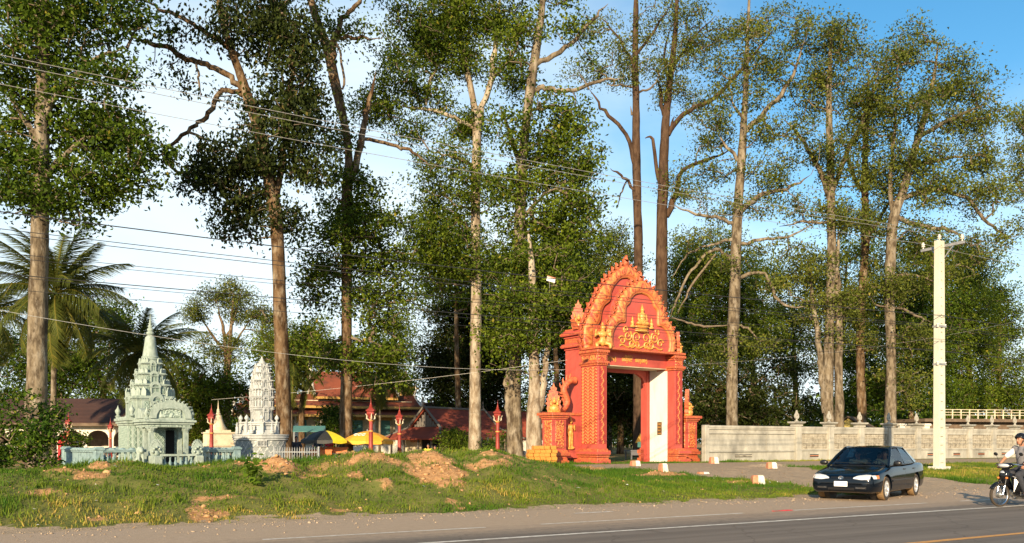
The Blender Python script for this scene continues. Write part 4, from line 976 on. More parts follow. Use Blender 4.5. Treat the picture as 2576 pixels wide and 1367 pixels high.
# far woodland that reads as one mass
C = []; r_ = np.random.default_rng(5)
for k in range(230):
    a = r_.uniform(-0.75, 0.75); d = r_.uniform(115, 190); x = a * d
    hgt = r_.uniform(5, 9.5) * (0.55 if 0.30 < a < 0.36 or 0.545 < a else 1)
    rad = r_.uniform(2.5, 5)
    q = r_.normal(0, 1, (26, 3)); q /= np.linalg.norm(q, axis=1, keepdims=True)
    C.append(np.array([x, d, .5 + hgt * .55]) + q * np.array([rad, rad, hgt * .5]) * r_.uniform(.4, 1.05, (26, 1)))
C = np.vstack(C)
V, Fc, T = leaf_cloud(C, 14, 0.9, 0.75, r_, .4, tri=True)
tag(link('far_woodland', np_mesh('far_woodland', V, Fc, {'tint': T}), MAT['leaf_dark']), 'distant dark green belt of woodland behind everything', 'woodland', kind='stuff')

# ------------------------------------------------------------------ palms
def frond_mesh(L, droop, r, dead=0.0):
    s = np.linspace(0, 1, 46)
    ang = 0.0 + droop * s ** 1.3
    dx = np.cumsum(np.cos(ang)) / 46 * L; dz = -np.cumsum(np.sin(ang)) / 46 * L
    V = []; Fq = []; T = []
    def tri(a, b, c, d, t):
        i = len(V); V.extend([a, b, c, d]); Fq.append((i, i + 1, i + 2, i + 3)); T.extend([t] * 4)
    for i in range(45):
        w = .035 * (1 - s[i]) + .008
        a = np.array([dx[i], 0, dz[i]]); b = np.array([dx[i + 1], 0, dz[i + 1]])
        tri(a + [0, -w, 0], a + [0, w, 0], b + [0, w, 0], b + [0, -w, 0], .85)
        tri(a + [0, 0, -w], a + [0, 0, w], b + [0, 0, w], b + [0, 0, -w], .85)
        if s[i] < .10: continue
        for sd in (-1, 1):
            for q in range(2):
                ll = L * (.10 + .17 * math.sin(math.pi * min(1, s[i] * .92 + .1))) * r.uniform(.8, 1.12)
                fr = (b - a) / np.linalg.norm(b - a)
                fwd = .45 + .5 * s[i] + r.normal(0, .08); dr = r.uniform(.35, .95) + .3 * dead
                dirv = fr * fwd + np.array([0, sd * 1.0, 0]) + np.array([0, 0, -dr])
                dirv /= np.linalg.norm(dirv)
                o = a + (b - a) * (q * .5)
                mid = o + dirv * ll * .5 + np.array([0, 0, .02]); tip = o + dirv * ll + np.array([0, 0, -.16 * ll])
                wv = fr * .021
                t = np.clip(r.normal(.38 + .4 * dead, .15), 0, 1)
                tri(o - wv, o + wv, mid + wv * .9, mid - wv * .9, t); tri(mid - wv * .9, mid + wv * .9, tip + wv * .1, tip - wv * .1, t)
    return np_mesh('frond', np.array(V), np.array(Fq), {'tint': np.array(T)})
rp = np.random.default_rng(21)
FR = [frond_mesh(3.6, dr, rp, dd) for dr, dd in ((.7, 0), (1.1, 0), (1.5, .1), (1.2, .55), (.9, .05))]
for f in FR: f.materials.append(MAT['leaf_palm'])
def palm(label, px, py, D, sc, n, seed, lean=0.0, mat=None, els=(-70, 75)):
    r = np.random.default_rng(seed)
    top = at(px, py, D); bx, by = top.x - lean, top.y; bz = GR(bx, by)
    th = empty('coconut_palm', (bx, by, bz), 0, label, 'palm', 'coconut palms behind the shrine and temple')
    H = top.z - bz
    mb = MB(); pts = smooth_path([(0, 0, -.2, .2 * sc), (0.02, 0, .5, .15 * sc), (lean * .35, 0, H * .5, .115 * sc), (lean, 0, H, .10 * sc)], 10)
    rings = []
    for i, p in enumerate(pts):
        rr = p[3] * (1.07 if i % 2 else 1.0)
        rings.append([(p[0] + rr * math.cos(a), p[1] + rr * math.sin(a), p[2]) for a in np.linspace(0, 2 * math.pi, 10, endpoint=False)])
    mb.loft(rings).build('trunk', MAT['bark_grey'], th, smooth=60)
    mbh = MB(); mbh.ell((lean, 0, H + .05), (.22 * sc, .22 * sc, .3 * sc), 10, 6)
    mbh.build('crown_heart', MAT['leaf_palm'], th)
    for k in range(n):
        e = math.radians(els[0] + (els[1] - els[0]) * ((k + .5) / n) ** .8)
        a = k * 2.4 + r.uniform(-.3, .3)
        vi = 3 if e < -.55 and r.random() < .4 else (2 if e < -.3 else (1 if e < .5 else r.choice([0, 4])))
        f = link('frond', FR[int(vi)], None, th, (lean, 0, H + .1 * sc), (0, -e, a), sc * r.uniform(.8, 1.1))
        f.rotation_euler.rotate_axis('X', r.uniform(-.5, .5))
    mbc = [(.22, -.1, -.25), (-.2, .12, -.28), (.05, -.24, -.3)]
    for c in mbc:
        MB().ell((lean + c[0] * sc, c[1] * sc, H + c[2] * sc), (.12 * sc, .12 * sc, .15 * sc), 8, 6).build('coconut', MAT['leaf_palm'], th, smooth=180)
    return th
palm('large coconut palm with yellowing drooping fronds behind the mottled trunk', 140, 745, 46, 1.14, 42, 1, .15, els=(-72, 84))
palm('dark coconut palm directly behind the green shrine spire', 350, 890, 52, 1.08, 32, 2, -.2)
palm('small drooping palm between the orange parasol and wooden house', 958, 962, 58, .62, 20, 3, .1, els=(-75, 40))
palm('shaggy palm half hidden by the leaning dark trunk', 735, 925, 62, .85, 22, 4, .1)
palm('coconut palm rising behind the feathery roadside bush', -30, 790, 50, 1.0, 24, 5, 0)
# ------------------------------------------------------------------ carved reliefs
def relief_panel(name, mat, parent, O, ex, ey, w, h, f, amp, nu, nv, nrm):
    """carved plate: grid w x h from O along ex, ey, raised along nrm by amp*f(s, t) (s, t in metres), with a rim that closes it onto the wall"""
    O, ex, ey, nrm = (np.array(a, float) for a in (O, ex, ey, nrm))
    s, t = np.meshgrid(np.linspace(0, w, nu), np.linspace(0, h, nv), indexing='ij')
    q = np.clip(f(s, t), 0, 1)
    e = np.minimum.reduce([s, w - s, t, h - t]) < 1e-6
    hgt = np.where(e, -0.01, 0.012 + amp * q)
    P = O + s[..., None] * ex + t[..., None] * ey + hgt[..., None] * nrm
    idx = np.arange(nu * nv).reshape(nu, nv)
    Fq = np.stack([idx[:-1, :-1], idx[1:, :-1], idx[1:, 1:], idx[:-1, 1:]], -1).reshape(-1, 4)
    if np.dot(np.cross(ex, ey), nrm) < 0: Fq = Fq[:, ::-1]
    me = np_mesh(name, P.reshape(-1, 3), Fq, {'relief': q.ravel()}, smooth=True)
    return link(name, me, mat, parent)

def f_rosette(p):
    def f(s, t):
        a = (s / p) % 1 - .5; b = (t / p) % 1 - .5
        r = np.hypot(a, b); th = np.arctan2(b, a)
        return np.clip(.55 + .45 * np.cos(8 * th) - np.abs(r - .27) * 4, 0, 1) + np.clip(1 - r * 9, 0, 1)
    return f
def f_scroll(p, seed=0):
    def f(s, t):
        y = t / p; x = (s - s.max() / 2) / p
        c = .26 * np.sin(y * 3.1 + seed)
        stem = np.clip(1 - np.abs(x - c) * 7, 0, 1)
        lv = np.clip(np.sin(y * 12.4 + 9 * np.abs(x - c) + seed) * .9 - .25, 0, 1) * np.clip(1.25 - np.abs(x - c) * 1.6, 0, 1)
        return np.maximum(stem, lv) + .15 * fbm(s + seed, t, 22)
    return f
def f_chev(p, ncol, w):
    def f(s, t):
        c = (s / w * ncol); k = np.floor(c); x = c - k - .5
        dia = np.clip(np.sin((t / p) * 6.283 + np.abs(x) * 6.0 * np.where(k % 2 == 0, 1, -1)) * .9 + .1, 0, 1)
        rib = np.clip(1 - np.abs(x) * 7, 0, 1) * np.where(k % 2 == 1, 1, .3)
        gap = np.clip((.5 - np.abs(x)) * 16, 0, 1)
        return np.maximum(dia * .85, rib) * gap + .12 * fbm(s, t, 25)
    return f
def f_leafy(sc, seed=0):
    def f(s, t):
        a = fbm(s + seed, t, sc, 3); b = fbm(s, t + seed, sc * 1.7, 2)
        return np.clip(.5 + .5 * np.sin(a * 24) * 1.0, 0, 1) * .8 + .3 * (b - .3)
    return f
def f_diamond(p):
    def f(s, t):
        a = ((s + t * .8) / p) % 1 - .5; b = ((s - t * .8) / p) % 1 - .5
        bars = np.maximum(np.clip(1 - np.abs(np.abs(a) - .5) * 11, 0, 1), np.clip(1 - np.abs(np.abs(b) - .5) * 11, 0, 1))
        fl = np.clip(.8 - np.hypot(a, b) * 3.2, 0, 1) * (.5 + .5 * np.cos(6 * np.arctan2(b, a)))
        return np.maximum(bars, fl * .6)
    return f

# flame leaf used along pediment edges: a curled pointed leaf with a raised middle
def flame_mesh(name, thick=0.10):
    out_ = [(0, 0, .0), (.16, .05, .4), (.21, .20, .6), (.17, .34, .8), (.10, .46, .8), (.05, .62, .5), (.0, .46, .8), (-.06, .52, .5), (-.10, .36, .8), (-.18, .38, .4), (-.16, .22, .7), (-.2, .12, .4), (-.14, .03, .3)]
    V = [(p[0], 0, p[1]) for p in out_] + [(p[0], thick, p[1]) for p in out_]
    n = len(out_); c = [(0, -thick * .55, .2), (0.02, -thick * .45, .36)]
    b = len(V); V += c
    Fc = [(i, (i + 1) % n, n + (i + 1) % n, n + i) for i in range(n)] + [tuple(range(n, 2 * n))]
    for i in range(n):
        j = (i + 1) % n
        Fc.append((b if (out_[i][1] + out_[j][1]) / 2 < .32 else b + 1, j, i))
    me = bpy.data.meshes.new(name); me.from_pydata(V, [], Fc); me.update()
    return me

def resample(pts, n):
    P = smooth_path(pts, 6); d = np.r_[0, np.cumsum(np.hypot(*(np.diff(P, axis=0)).T))]
    s = np.linspace(0, d[-1], n)
    return np.stack([np.interp(s, d, P[:, 0]), np.interp(s, d, P[:, 1])], 1)

# ------------------------------------------------------------------ temple gate
GZ = 0.5
gate = empty('temple_gate', (3.96, 40.0, GZ), math.radians(35), 'red and gold carved temple gate with tall flame-edged pediment', 'gate')
RED, CARV, GOLD, ORG, WHT = (MAT[k] for k in ('gate_red', 'gate_carving', 'gate_gold', 'gate_orange', 'gate_white'))
GWID = 5.5
def mirror(x0, x1, right):
    return (GWID - x1, GWID - x0) if right else (x0, x1)
for right in (False, True):
    sx = lambda a, b_: mirror(a, b_, right)
    # moulded plinth
    mb = MB()
    for z0, z1, p in ((-.3, .24, .30), (.24, .34, .16), (.36, .44, .22), (.46, .66, .30), (.66, .74, .12)):
        x0, x1 = sx(-p, .53 + (.0 if p > .2 else 0.0)); mb.bbc(x0, x1, -p, 2.4 + p, z0, z1, .02)
    pl = mb.build('plinth', ORG, gate)
    mb = MB()
    for z0, z1, p in ((.06, .16, .315), (.50, .60, .315)):
        x0, x1 = sx(-p, .50); mb.bb(x0, x1, -p, 2.2, z0, z1)
    mb.build('plinth_band', RED, pl)
    # front pillar
    x0, x1 = sx(0, .53)
    pil = MB().bb(x0, x1, 0, 1.17, .70, 4.66).build('pillar', RED, gate)
    relief_panel('carved_panel', CARV, pil, (x0 + .03, 0, .95), (1, 0, 0), (0, 0, 1), .47, 3.6, f_scroll(.20, 2 * right), .045, 26, 220, (0, -1, 0))
    if not right:
        relief_panel('carved_panel', CARV, pil, (x0, .04, .95), (0, 1, 0), (0, 0, 1), 1.09, 3.6, f_chev(.15, 6, 1.09), .05, 60, 240, (-1, 0, 0))
    mb = MB()
    for z0, z1, p in ((4.60, 4.68, .07), (4.70, 4.80, .14), (5.10, 5.18, .07), (5.20, 5.32, .15)):
        a0, a1 = sx(-p, .53 + min(p, .1)); mb.bbc(a0, a1, -p, 1.17 + p * .5, z0, z1, .03)
    cap = mb.build('capital', ORG, gate)
    mb = MB(); a0, a1 = sx(-.02, .55); mb.bb(a0, a1, -.02, 1.19, 4.66, 5.40); mb.build('capital_core', RED, cap)
    if not right:
        relief_panel('carved_band', CARV, cap, (-.02, .02, 4.82), (0, 1, 0), (0, 0, 1), 1.12, .27, f_leafy(7, 2), .03, 44, 12, (-1, 0, 0))
    relief_panel('carved_band', CARV, cap, (a0 + .02, -.02, 4.82), (1, 0, 0), (0, 0, 1), .5, .27, f_leafy(7, 5), .03, 22, 12, (0, -1, 0))
    # rope-like beads under the cornices
    for z in (4.69, 5.19):
        mbb = MB()
        for k in range(13):
            a0, a1 = sx(-.12 - .0, -.02); mbb.ell(((a0 + a1) / 2, -.06 + k * .1, z), (.05, .045, .045), 6, 4)
        for k in range(6):
            xx = sx(-.06 + k * .11, 0)[0] if not right else GWID + .06 - k * .11
            mbb.ell((xx, -.09, z), (.05, .05, .045), 6, 4)
        mbb.build('bead_moulding', ORG, cap, smooth=180)
    # taller rear tower
    x0, x1 = sx(0, .95)
    mbt = MB(); mbt.bb(x0, x1, 1.22, 2.40, 4.9, 5.52); xa, xb = sx(0, .53); mbt.bb(xa, xb, 1.22, 2.40, -.2, 4.9)
    tw = mbt.build('tower', RED, gate)
    mb = MB()
    for z0, z1, p in ((5.46, 5.54, .06), (5.56, 5.74, .17), (6.02, 6.10, .08), (6.12, 6.28, .19), (6.28, 6.38, .10)):
        a0, a1 = sx(-p, .95 + p); mb.bbc(a0, a1, 1.22 - p, 2.4 + p, z0, z1, .04)
    tc_ = mb.build('tower_capital', RED, gate)
    mb = MB(); a0, a1 = sx(-.02, .97); mb.bb(a0, a1, 1.2, 2.42, 5.5, 6.45); mb.build('tower_neck', ORG, tc_)
    mb = MB()
    for z0, z1, p in ((5.60, 5.66, .185), (6.16, 6.22, .205)):
        a0, a1 = sx(-p, .95 + p); mb.bb(a0, a1, 1.22 - p, 2.4 + p, z0, z1)
    mb.build('gilded_fillet', ORG, tc_)
    # white reveal of the passage
    xr = (.53, .56) if not right else (GWID - .56, GWID - .53)
    MB().bb(xr[0], xr[1], .50, 1.72, 0.0, 4.72).build('white_reveal', WHT, gate)
    # low wing wall, pedestal and dancer
    x0, x1 = sx(-1.25, 0)
    wg = MB().bb(x0, x1, 1.25, 1.75, .3, 2.30).build('wing_wall', RED, gate)
    a0, a1 = sx(-1.25, .02); MB().bbc(a0, a1, 1.18, 1.82, 2.30, 2.42, .02).build('wing_coping', ORG, wg)
    x0, x1 = sx(-1.95, -1.20)
    pd = MB().bb(x0, x1, .85, 1.65, .25, 2.18).build('pedestal', RED, gate)
    for nm_, lay in (('pedestal_base', ((-.2, .2, .12), (.2, .3, .06), (.3, .42, .03), (.42, .58, .14), (.58, .68, .07))), ('pedestal_cap', ((2.10, 2.19, .06), (2.18, 2.28, .12), (2.27, 2.40, .20)))):
        mb = MB()
        for z0, z1, p in lay:
            a0, a1 = sx(-1.95 - p, -1.20 + p); mb.bbc(a0, a1, .85 - p, 1.65 + p, z0, z1, .02)
        mb.build(nm_, ORG, pd)
    relief_panel('carved_panel', CARV, pd, (x0 + .12, .85, .75), (1, 0, 0), (0, 0, 1), .5, 1.3, f_leafy(8, 3), .045, 26, 60, (0, -1, 0))
    relief_panel('carved_panel', CARV, pd, (x0, .95, .75), (0, 1, 0), (0, 0, 1), .55, 1.3, f_leafy(8, 1), .045, 26, 60, (-1, 0, 0))
    # gilded dancer in relief on the wing wall
    xc = sx(-.62, -.62)[0]
    mb = MB(); mb.M = Matrix.Translation((xc, 1.22, .75))
    mb.cap((0, 0, .75), (0, 0, 1.0), .09, .12); mb.ell((0, -.02, 1.25), (.075, .075, .10)); mb.cap((0, 0, 1.33), (0, 0, 1.52), .06, .015)
    mb.cap((.05, 0, .7), (.07, 0, .1), .085, .05); mb.cap((-.05, 0, .7), (-.07, 0, .1), .085, .05); mb.cap((.07, -.03, .06), (.12, -.1, .04), .04, .03); mb.cap((-.07, -.03, .06), (-.12, -.1, .04), .04, .03)
    mb.cap((.12, 0, 1.06), (.22, -.03, .85), .045, .035); mb.cap((.22, -.03, .85), (.20, -.05, 1.12), .035, .025); mb.cap((-.12, 0, 1.06), (-.2, -.02, .8), .045, .035); mb.cap((-.2, -.02, .8), (-.16, -.05, .58), .035, .025)
    mb.ell((0, 0, .72), (.14, .08, .12)); mb.ell((0, 0, 0), (.2, .12, .07))
    remeshed('dancer_relief', mb, GOLD, .022, gate)

# passage beam, back arch
beam = MB().bb(.53, GWID - .53, .5, 1.62, 4.70, 5.36).build('lintel_beam', RED, gate)
MB().bb(.56, GWID - .56, .52, 1.62, 4.66, 4.70).build('soffit', MAT['temple_cream'], beam)
mb = MB(); mb.bb(.53, .72, 1.76, 2.0, -.1, 4.9); mb.bb(GWID - .72, GWID - .53, 1.76, 2.0, -.1, 4.9); mb.bb(.72, GWID - .72, 1.78, 1.98, 4.5, 4.9)
for s_ in (0, 1):
    cv = [(.72, 4.5), (.72, 3.2), (.80, 3.9), (1.0, 4.3), (1.4, 4.5)]
    if s_: cv = [(GWID - a, b_) for a, b_ in cv]
    mb.prism(cv, 1.80, 1.96)
mb.build('rear_arch', RED, gate)
# raised golden lettering on the beam: three words of rounded strokes
def glyphs(words, x0, z0, hh):
    r = random.Random(4); objs = []
    x = x0
    for wn, gap in words:
        for k in range(wn):
            mb = MB(); w = hh * .62
            kind = r.randrange(4)
            if kind == 0: path = [(0, hh), (w * .2, hh * .75), (w * .15, hh * .2), (w * .5, 0), (w * .85, hh * .2), (w * .85, hh * .8), (w * .55, hh)]
            elif kind == 1: path = [(0, hh * .55), (w * .25, hh), (w * .6, hh * .9), (w * .5, hh * .5), (w * .85, hh * .25), (w * .6, 0), (w * .1, hh * .05)]
            elif kind == 2: path = [(0, 0), (w * .1, hh * .8), (w * .4, hh), (w * .5, hh * .5), (w * .6, 0), (w * .9, hh * .3), (w * .85, hh)]
            else: path = [(0, hh * .8), (w * .35, hh), (w * .35, hh * .3), (w * .7, 0), (w * .9, hh * .5), (w * .6, hh * .7)]
            P = smooth_path([(x + p[0], p[1]) for p in path], 3)
            mb.tube([(p[0], .49, z0 + p[1]) for p in P], hh * .12, 5)
            if k % 3 == 2: mb.ell((x + w * .5, .49, z0 - hh * .3), (hh * .3, .03, hh * .16), 8, 4)
            mb.build('letter', GOLD, beam, smooth=60)
            x += w * 1.28
        x += gap
glyphs(((6, .34), (4, .34), (6, 0)), .78, 4.92, .17)
glyphs(((3, 0),), 2.12, 5.0, .21)
# plaque on the white reveal
xq = GWID - .575
pq = MB().bb(xq - .03, xq + .015, .86, 1.14, 1.42, 2.06).build('plaque', MAT['plaque_brown'], gate)
for k in range(4):
    z = 1.98 - k * .155
    mb = MB(); w = .22 if k != 2 else .18
    for q in range(5):
        mb.bb(xq - .038, xq - .030, 1.00 - w / 2 + q * w / 5, 1.00 - w / 2 + (q + .8) * w / 5, z - .045, z - .01)
    mb.build('plaque_line', GOLD, pq)

# pediment ledge
led = MB().bbc(-.12, GWID + .12, -.14, 1.2, 5.36, 5.46, .02).build('pediment_ledge', ORG, gate)
FL1 = flame_mesh('flame'); FL1.materials.append(ORG)
def pediment(y0, y1, inner, outer, zb, nflame, fsc, name):
    """slab with a lobed arch: recessed red field, carved frame, flame leaves along the edge"""
    cx = GWID / 2
    ii = resample(inner, 70); oo = resample(outer, 70)
    Li = np.vstack([ii, (ii * [-1, 1])[::-1][1:]]); Lo = np.vstack([oo, (oo * [-1, 1])[::-1][1:]])
    n = len(Li)
    # body behind
    mb = MB(); mb.prism([(cx + p[0], zb + p[1]) for p in Lo], y0 + .14, y1)
    body = mb.build(name, RED, gate)
    mb = MB(); mb.prism([(cx + p[0] * .99, zb + .0 + p[1] * .995) for p in Li], y0 + .08, y0 + .16)
    mb.build('red_field', RED, body)
    # frame band with carving
    nv = 16
    s = np.linspace(0, 1, nv)
    P = Li[:, None, :] * (1 - s)[None, :, None] + Lo[:, None, :] * s[None, :, None]
    dl = np.r_[0, np.cumsum(np.hypot(*np.diff((Li + Lo) / 2, axis=0).T))]
    wd = np.linalg.norm(Lo - Li, axis=1)
    S, T = np.meshgrid(dl, s, indexing='ij'); Wd = wd[:, None] * T
    q = np.clip(.5 + .5 * np.sin(Wd * 13 + 4 * np.sin(S * 7.5)) * np.cos(S * 11 + Wd * 6), 0, 1) * .8 + .3 * fbm(S, Wd, 9)
    rim = np.clip(1 - np.abs(T - .09) * 18, 0, 1) + np.clip(1 - np.abs(T - .30) * 18, 0, 1) * .8
    q = np.clip(np.where(T < .34, .35 + .6 * rim, q), 0, 1)
    dep = .10 + .09 * np.sin(np.pi * np.clip(T, 0, 1)) + .06 * q
    dep[:, 0] = 0; dep[:, -1] = 0
    VV = np.stack([cx + P[..., 0], np.full_like(S, y0 + .14) - dep, zb + P[..., 1]], -1)
    idx = np.arange(n * nv).reshape(n, nv)
    Fq = np.stack([idx[:-1, :-1], idx[1:, :-1], idx[1:, 1:], idx[:-1, 1:]], -1).reshape(-1, 4)
    link('carved_frame', np_mesh('carved_frame', VV.reshape(-1, 3), Fq, {'relief': q.ravel()}, smooth=True), CARV, body)
    # flames
    k = resample(outer, nflame + 1)
    for i in range(nflame + 1):
        for sd in (-1, 1):
            if i == nflame and sd < 0: continue
            a = k[max(i - 1, 0)]; b_ = k[min(i + 1, nflame)]
            tx, tz = b_ - a; l = math.hypot(tx, tz); nx, nz = tz / l, -tx / l
            ang = math.atan2(nx, nz) if i < nflame else 0.0
            ang *= .72
            sc = fsc * (1.0 + .45 * (i == nflame) + .12 * math.sin(i * 2.1))
            f = link('flame', FL1, None, body, (cx + sd * (k[i][0] - nx * .07), y0 + .06 + .02 * (i % 2), zb + k[i][1] - .08), (0, sd * ang, 0), (sc * sd, sc * 1.5, sc))
    # second, inner row
    k2 = resample([(p[0] * .5 + q_[0] * .5, p[1] * .5 + q_[1] * .5) for p, q_ in zip(resample(inner, 12), resample(outer, 12))], nflame)
    for i in range(1, nflame):
        for sd in (-1, 1):
            a = k2[max(i - 1, 0)]; b_ = k2[min(i + 1, nflame - 1)]
            tx, tz = b_ - a; l = math.hypot(tx, tz); ang = math.atan2(tz / l, -tx / l) * .75
            f = link('flame', FL1, None, body, (cx + sd * k2[i][0], y0 - .08, zb + k2[i][1] - .12), (0, sd * ang, 0), (fsc * .62 * sd, fsc, fsc * .66))
    return body
inner1 = [(1.78, .02), (1.86, .35), (1.80, .75), (1.55, 1.08), (1.28, 1.20), (1.05, 1.22), (1.02, 1.55), (1.02, 1.92), (.80, 2.12), (.68, 2.38), (.40, 2.60), (0, 2.68)]
outer1 = [(2.18, .02), (2.26, .45), (2.16, .95), (1.96, 1.36), (1.62, 1.66), (1.52, 2.08), (1.32, 2.44), (1.06, 2.74), (.74, 3.0), (.38, 3.2), (0, 3.32)]
inner2 = [(2.05, .02), (2.10, .5), (1.95, 1.0), (1.70, 1.35), (1.62, 1.8), (1.45, 2.1), (1.10, 2.35), (1.02, 2.8), (.82, 3.15), (.45, 3.48), (0, 3.58)]
outer2 = [(2.72, .02), (2.78, .6), (2.68, 1.15), (2.42, 1.62), (2.24, 2.02), (1.98, 2.40), (1.74, 2.85), (1.42, 3.2), (1.10, 3.55), (.6, 3.95), (0, 4.25)]
p1 = pediment(-.05, .50, inner1, outer1, 5.46, 15, .54, 'front_pediment')
p2 = pediment(.98, 1.45, inner2, outer2, 5.46, 18, .62, 'rear_pediment')
# Buddha on a lotus throne in the field
cx = GWID / 2
mb = MB(); mb.M = Matrix.Translation((cx, -.03, 5.46 + 1.12)) @ Matrix.Scale(1.12, 4)
mb.ell((0, 0, .10), (.36, .16, .10)); mb.ell((-.2, -.06, .12), (.16, .1, .09)); mb.ell((.2, -.06, .12), (.16, .1, .09)); mb.cap((0, 0, .18), (0, 0, .46), .13, .15); mb.ell((0, 0, .50), (.2, .1, .08)); mb.cap((0, 0, .5), (0, 0, .62), .06, .055)
mb.ell((0, -.01, .70), (.085, .085, .11)); mb.cap((0, 0, .78), (0, 0, .96), .06, .012); mb.cap((-.2, 0, .5), (-.25, -.04, .28), .055, .045); mb.cap((-.25, -.04, .28), (-.05, -.12, .2), .045, .035); mb.cap((.2, 0, .5), (.25, -.04, .28), .055, .045); mb.cap((.25, -.04, .28), (.05, -.12, .2), .045, .035)
remeshed('buddha_relief', mb, GOLD, .024, p1)
mb = MB(); mb.M = Matrix.Translation((cx, .0, 5.46))
for z, r0 in ((1.10, .46), (1.00, .40), (.90, .44)): mb.lathe([(r0 * .8, z - .06), (r0, z - .02), (r0, z + .02), (r0 * .8, z + .05)], 18, sy=.4)
mb.build('lotus_throne', GOLD, p1, smooth=40)
for sd in (-1, 1):
    mb = MB(); mb.M = Matrix.Translation((cx + sd * .62, -.02, 5.46 + 1.02))
    mb.ell((0, 0, .06), (.15, .1, .07)); mb.cap((0, 0, .1), (0, 0, .27), .075, .08); mb.ell((0, 0, .40), (.055, .055, .07)); mb.cap((0, 0, .45), (0, 0, .56), .04, .01); mb.cap((-.08, 0, .26), (0, -.08, .2), .035, .03); mb.cap((.08, 0, .26), (0, -.08, .2), .035, .03)
    remeshed('attendant_relief', mb, GOLD, .022, p1)
def spiral(cx_, cz_, r0, turns, sd, ph=0.0):
    return [(cx_ + sd * (r0 * (1 - .82 * i / 26)) * math.cos(ph + turns * 6.283 * i / 26), cz_ + (r0 * (1 - .82 * i / 26)) * math.sin(ph + turns * 6.283 * i / 26)) for i in range(27)]
for sd in (-1, 1):
    for (a, b_, r0, tn, ph) in ((.30, .58, .30, 1.3, -1.4), (.88, .62, .26, 1.4, 2.2), (1.24, .38, .22, 1.3, .3), (.62, .26, .20, 1.3, -2.6), (.30, .20, .16, 1.2, 1.2), (1.0, .92, .16, 1.2, -1.0)):
        mb = MB(); P = spiral(cx + sd * a, 5.46 + b_, r0, tn, sd, ph)
        mb.tube([(p[0], .02, p[1]) for p in P], [.055 - .03 * i / 26 for i in range(27)], 6)
        mb.build('gilded_scroll', GOLD, p1, smooth=60)
mb = MB(); mb.tube([(cx + x, .03, 5.46 + .12 + .05 * math.sin(x * 9)) for x in np.linspace(-1.4, 1.4, 40)], .05, 6); mb.build('gilded_vine', GOLD, p1, smooth=60)
# naga statues: flame-shaped hood of heads, coiled chest, curling tail
def naga_hood(parent, loc, rz, sc, mat, name='naga_hood'):
    o_ = [(-.30, 0), (-.40, .18), (-.36, .34), (-.46, .44), (-.36, .52), (-.42, .66), (-.32, .72), (-.36, .86), (-.26, .90), (-.28, 1.04), (-.18, 1.06), (-.19, 1.20), (-.10, 1.22), (-.03, 1.42), (.03, 1.22), (.14, 1.16), (.10, 1.02), (.22, .98), (.18, .82), (.30, .78), (.25, .62), (.36, .56), (.30, .40), (.38, .28), (.30, .12), (.26, 0)]
    mb = MB(); mb.prism([(p[0] * .9, p[1]) for p in o_], -.10, .10)
    h = mb.build(name, mat, parent, loc=loc, rot=(0, 0, rz), scale=sc)
    mb = MB()
    for dx, dz, s in ((0, .52, 1.0), (-.15, .40, .8), (.15, .40, .8), (-.2, .62, .6), (.2, .62, .6)):
        mb.ell((dx, -.13, dz), (.10 * s, .13 * s, .11 * s), 8, 6); mb.ell((dx, -.24 * s - .02, dz - .04), (.07 * s, .08 * s, .05 * s), 8, 5); mb.cap((dx, -.1, dz + .08), (dx, -.08, dz + .26 * s), .05 * s, .01)
    mb.ell((0, -.10, .18), (.26, .2, .22), 12, 8)
    mb.ell((0, 0, .06), (.34, .26, .10), 12, 6)
    mb.build('naga_heads', GOLD, h, smooth=180)
    return h
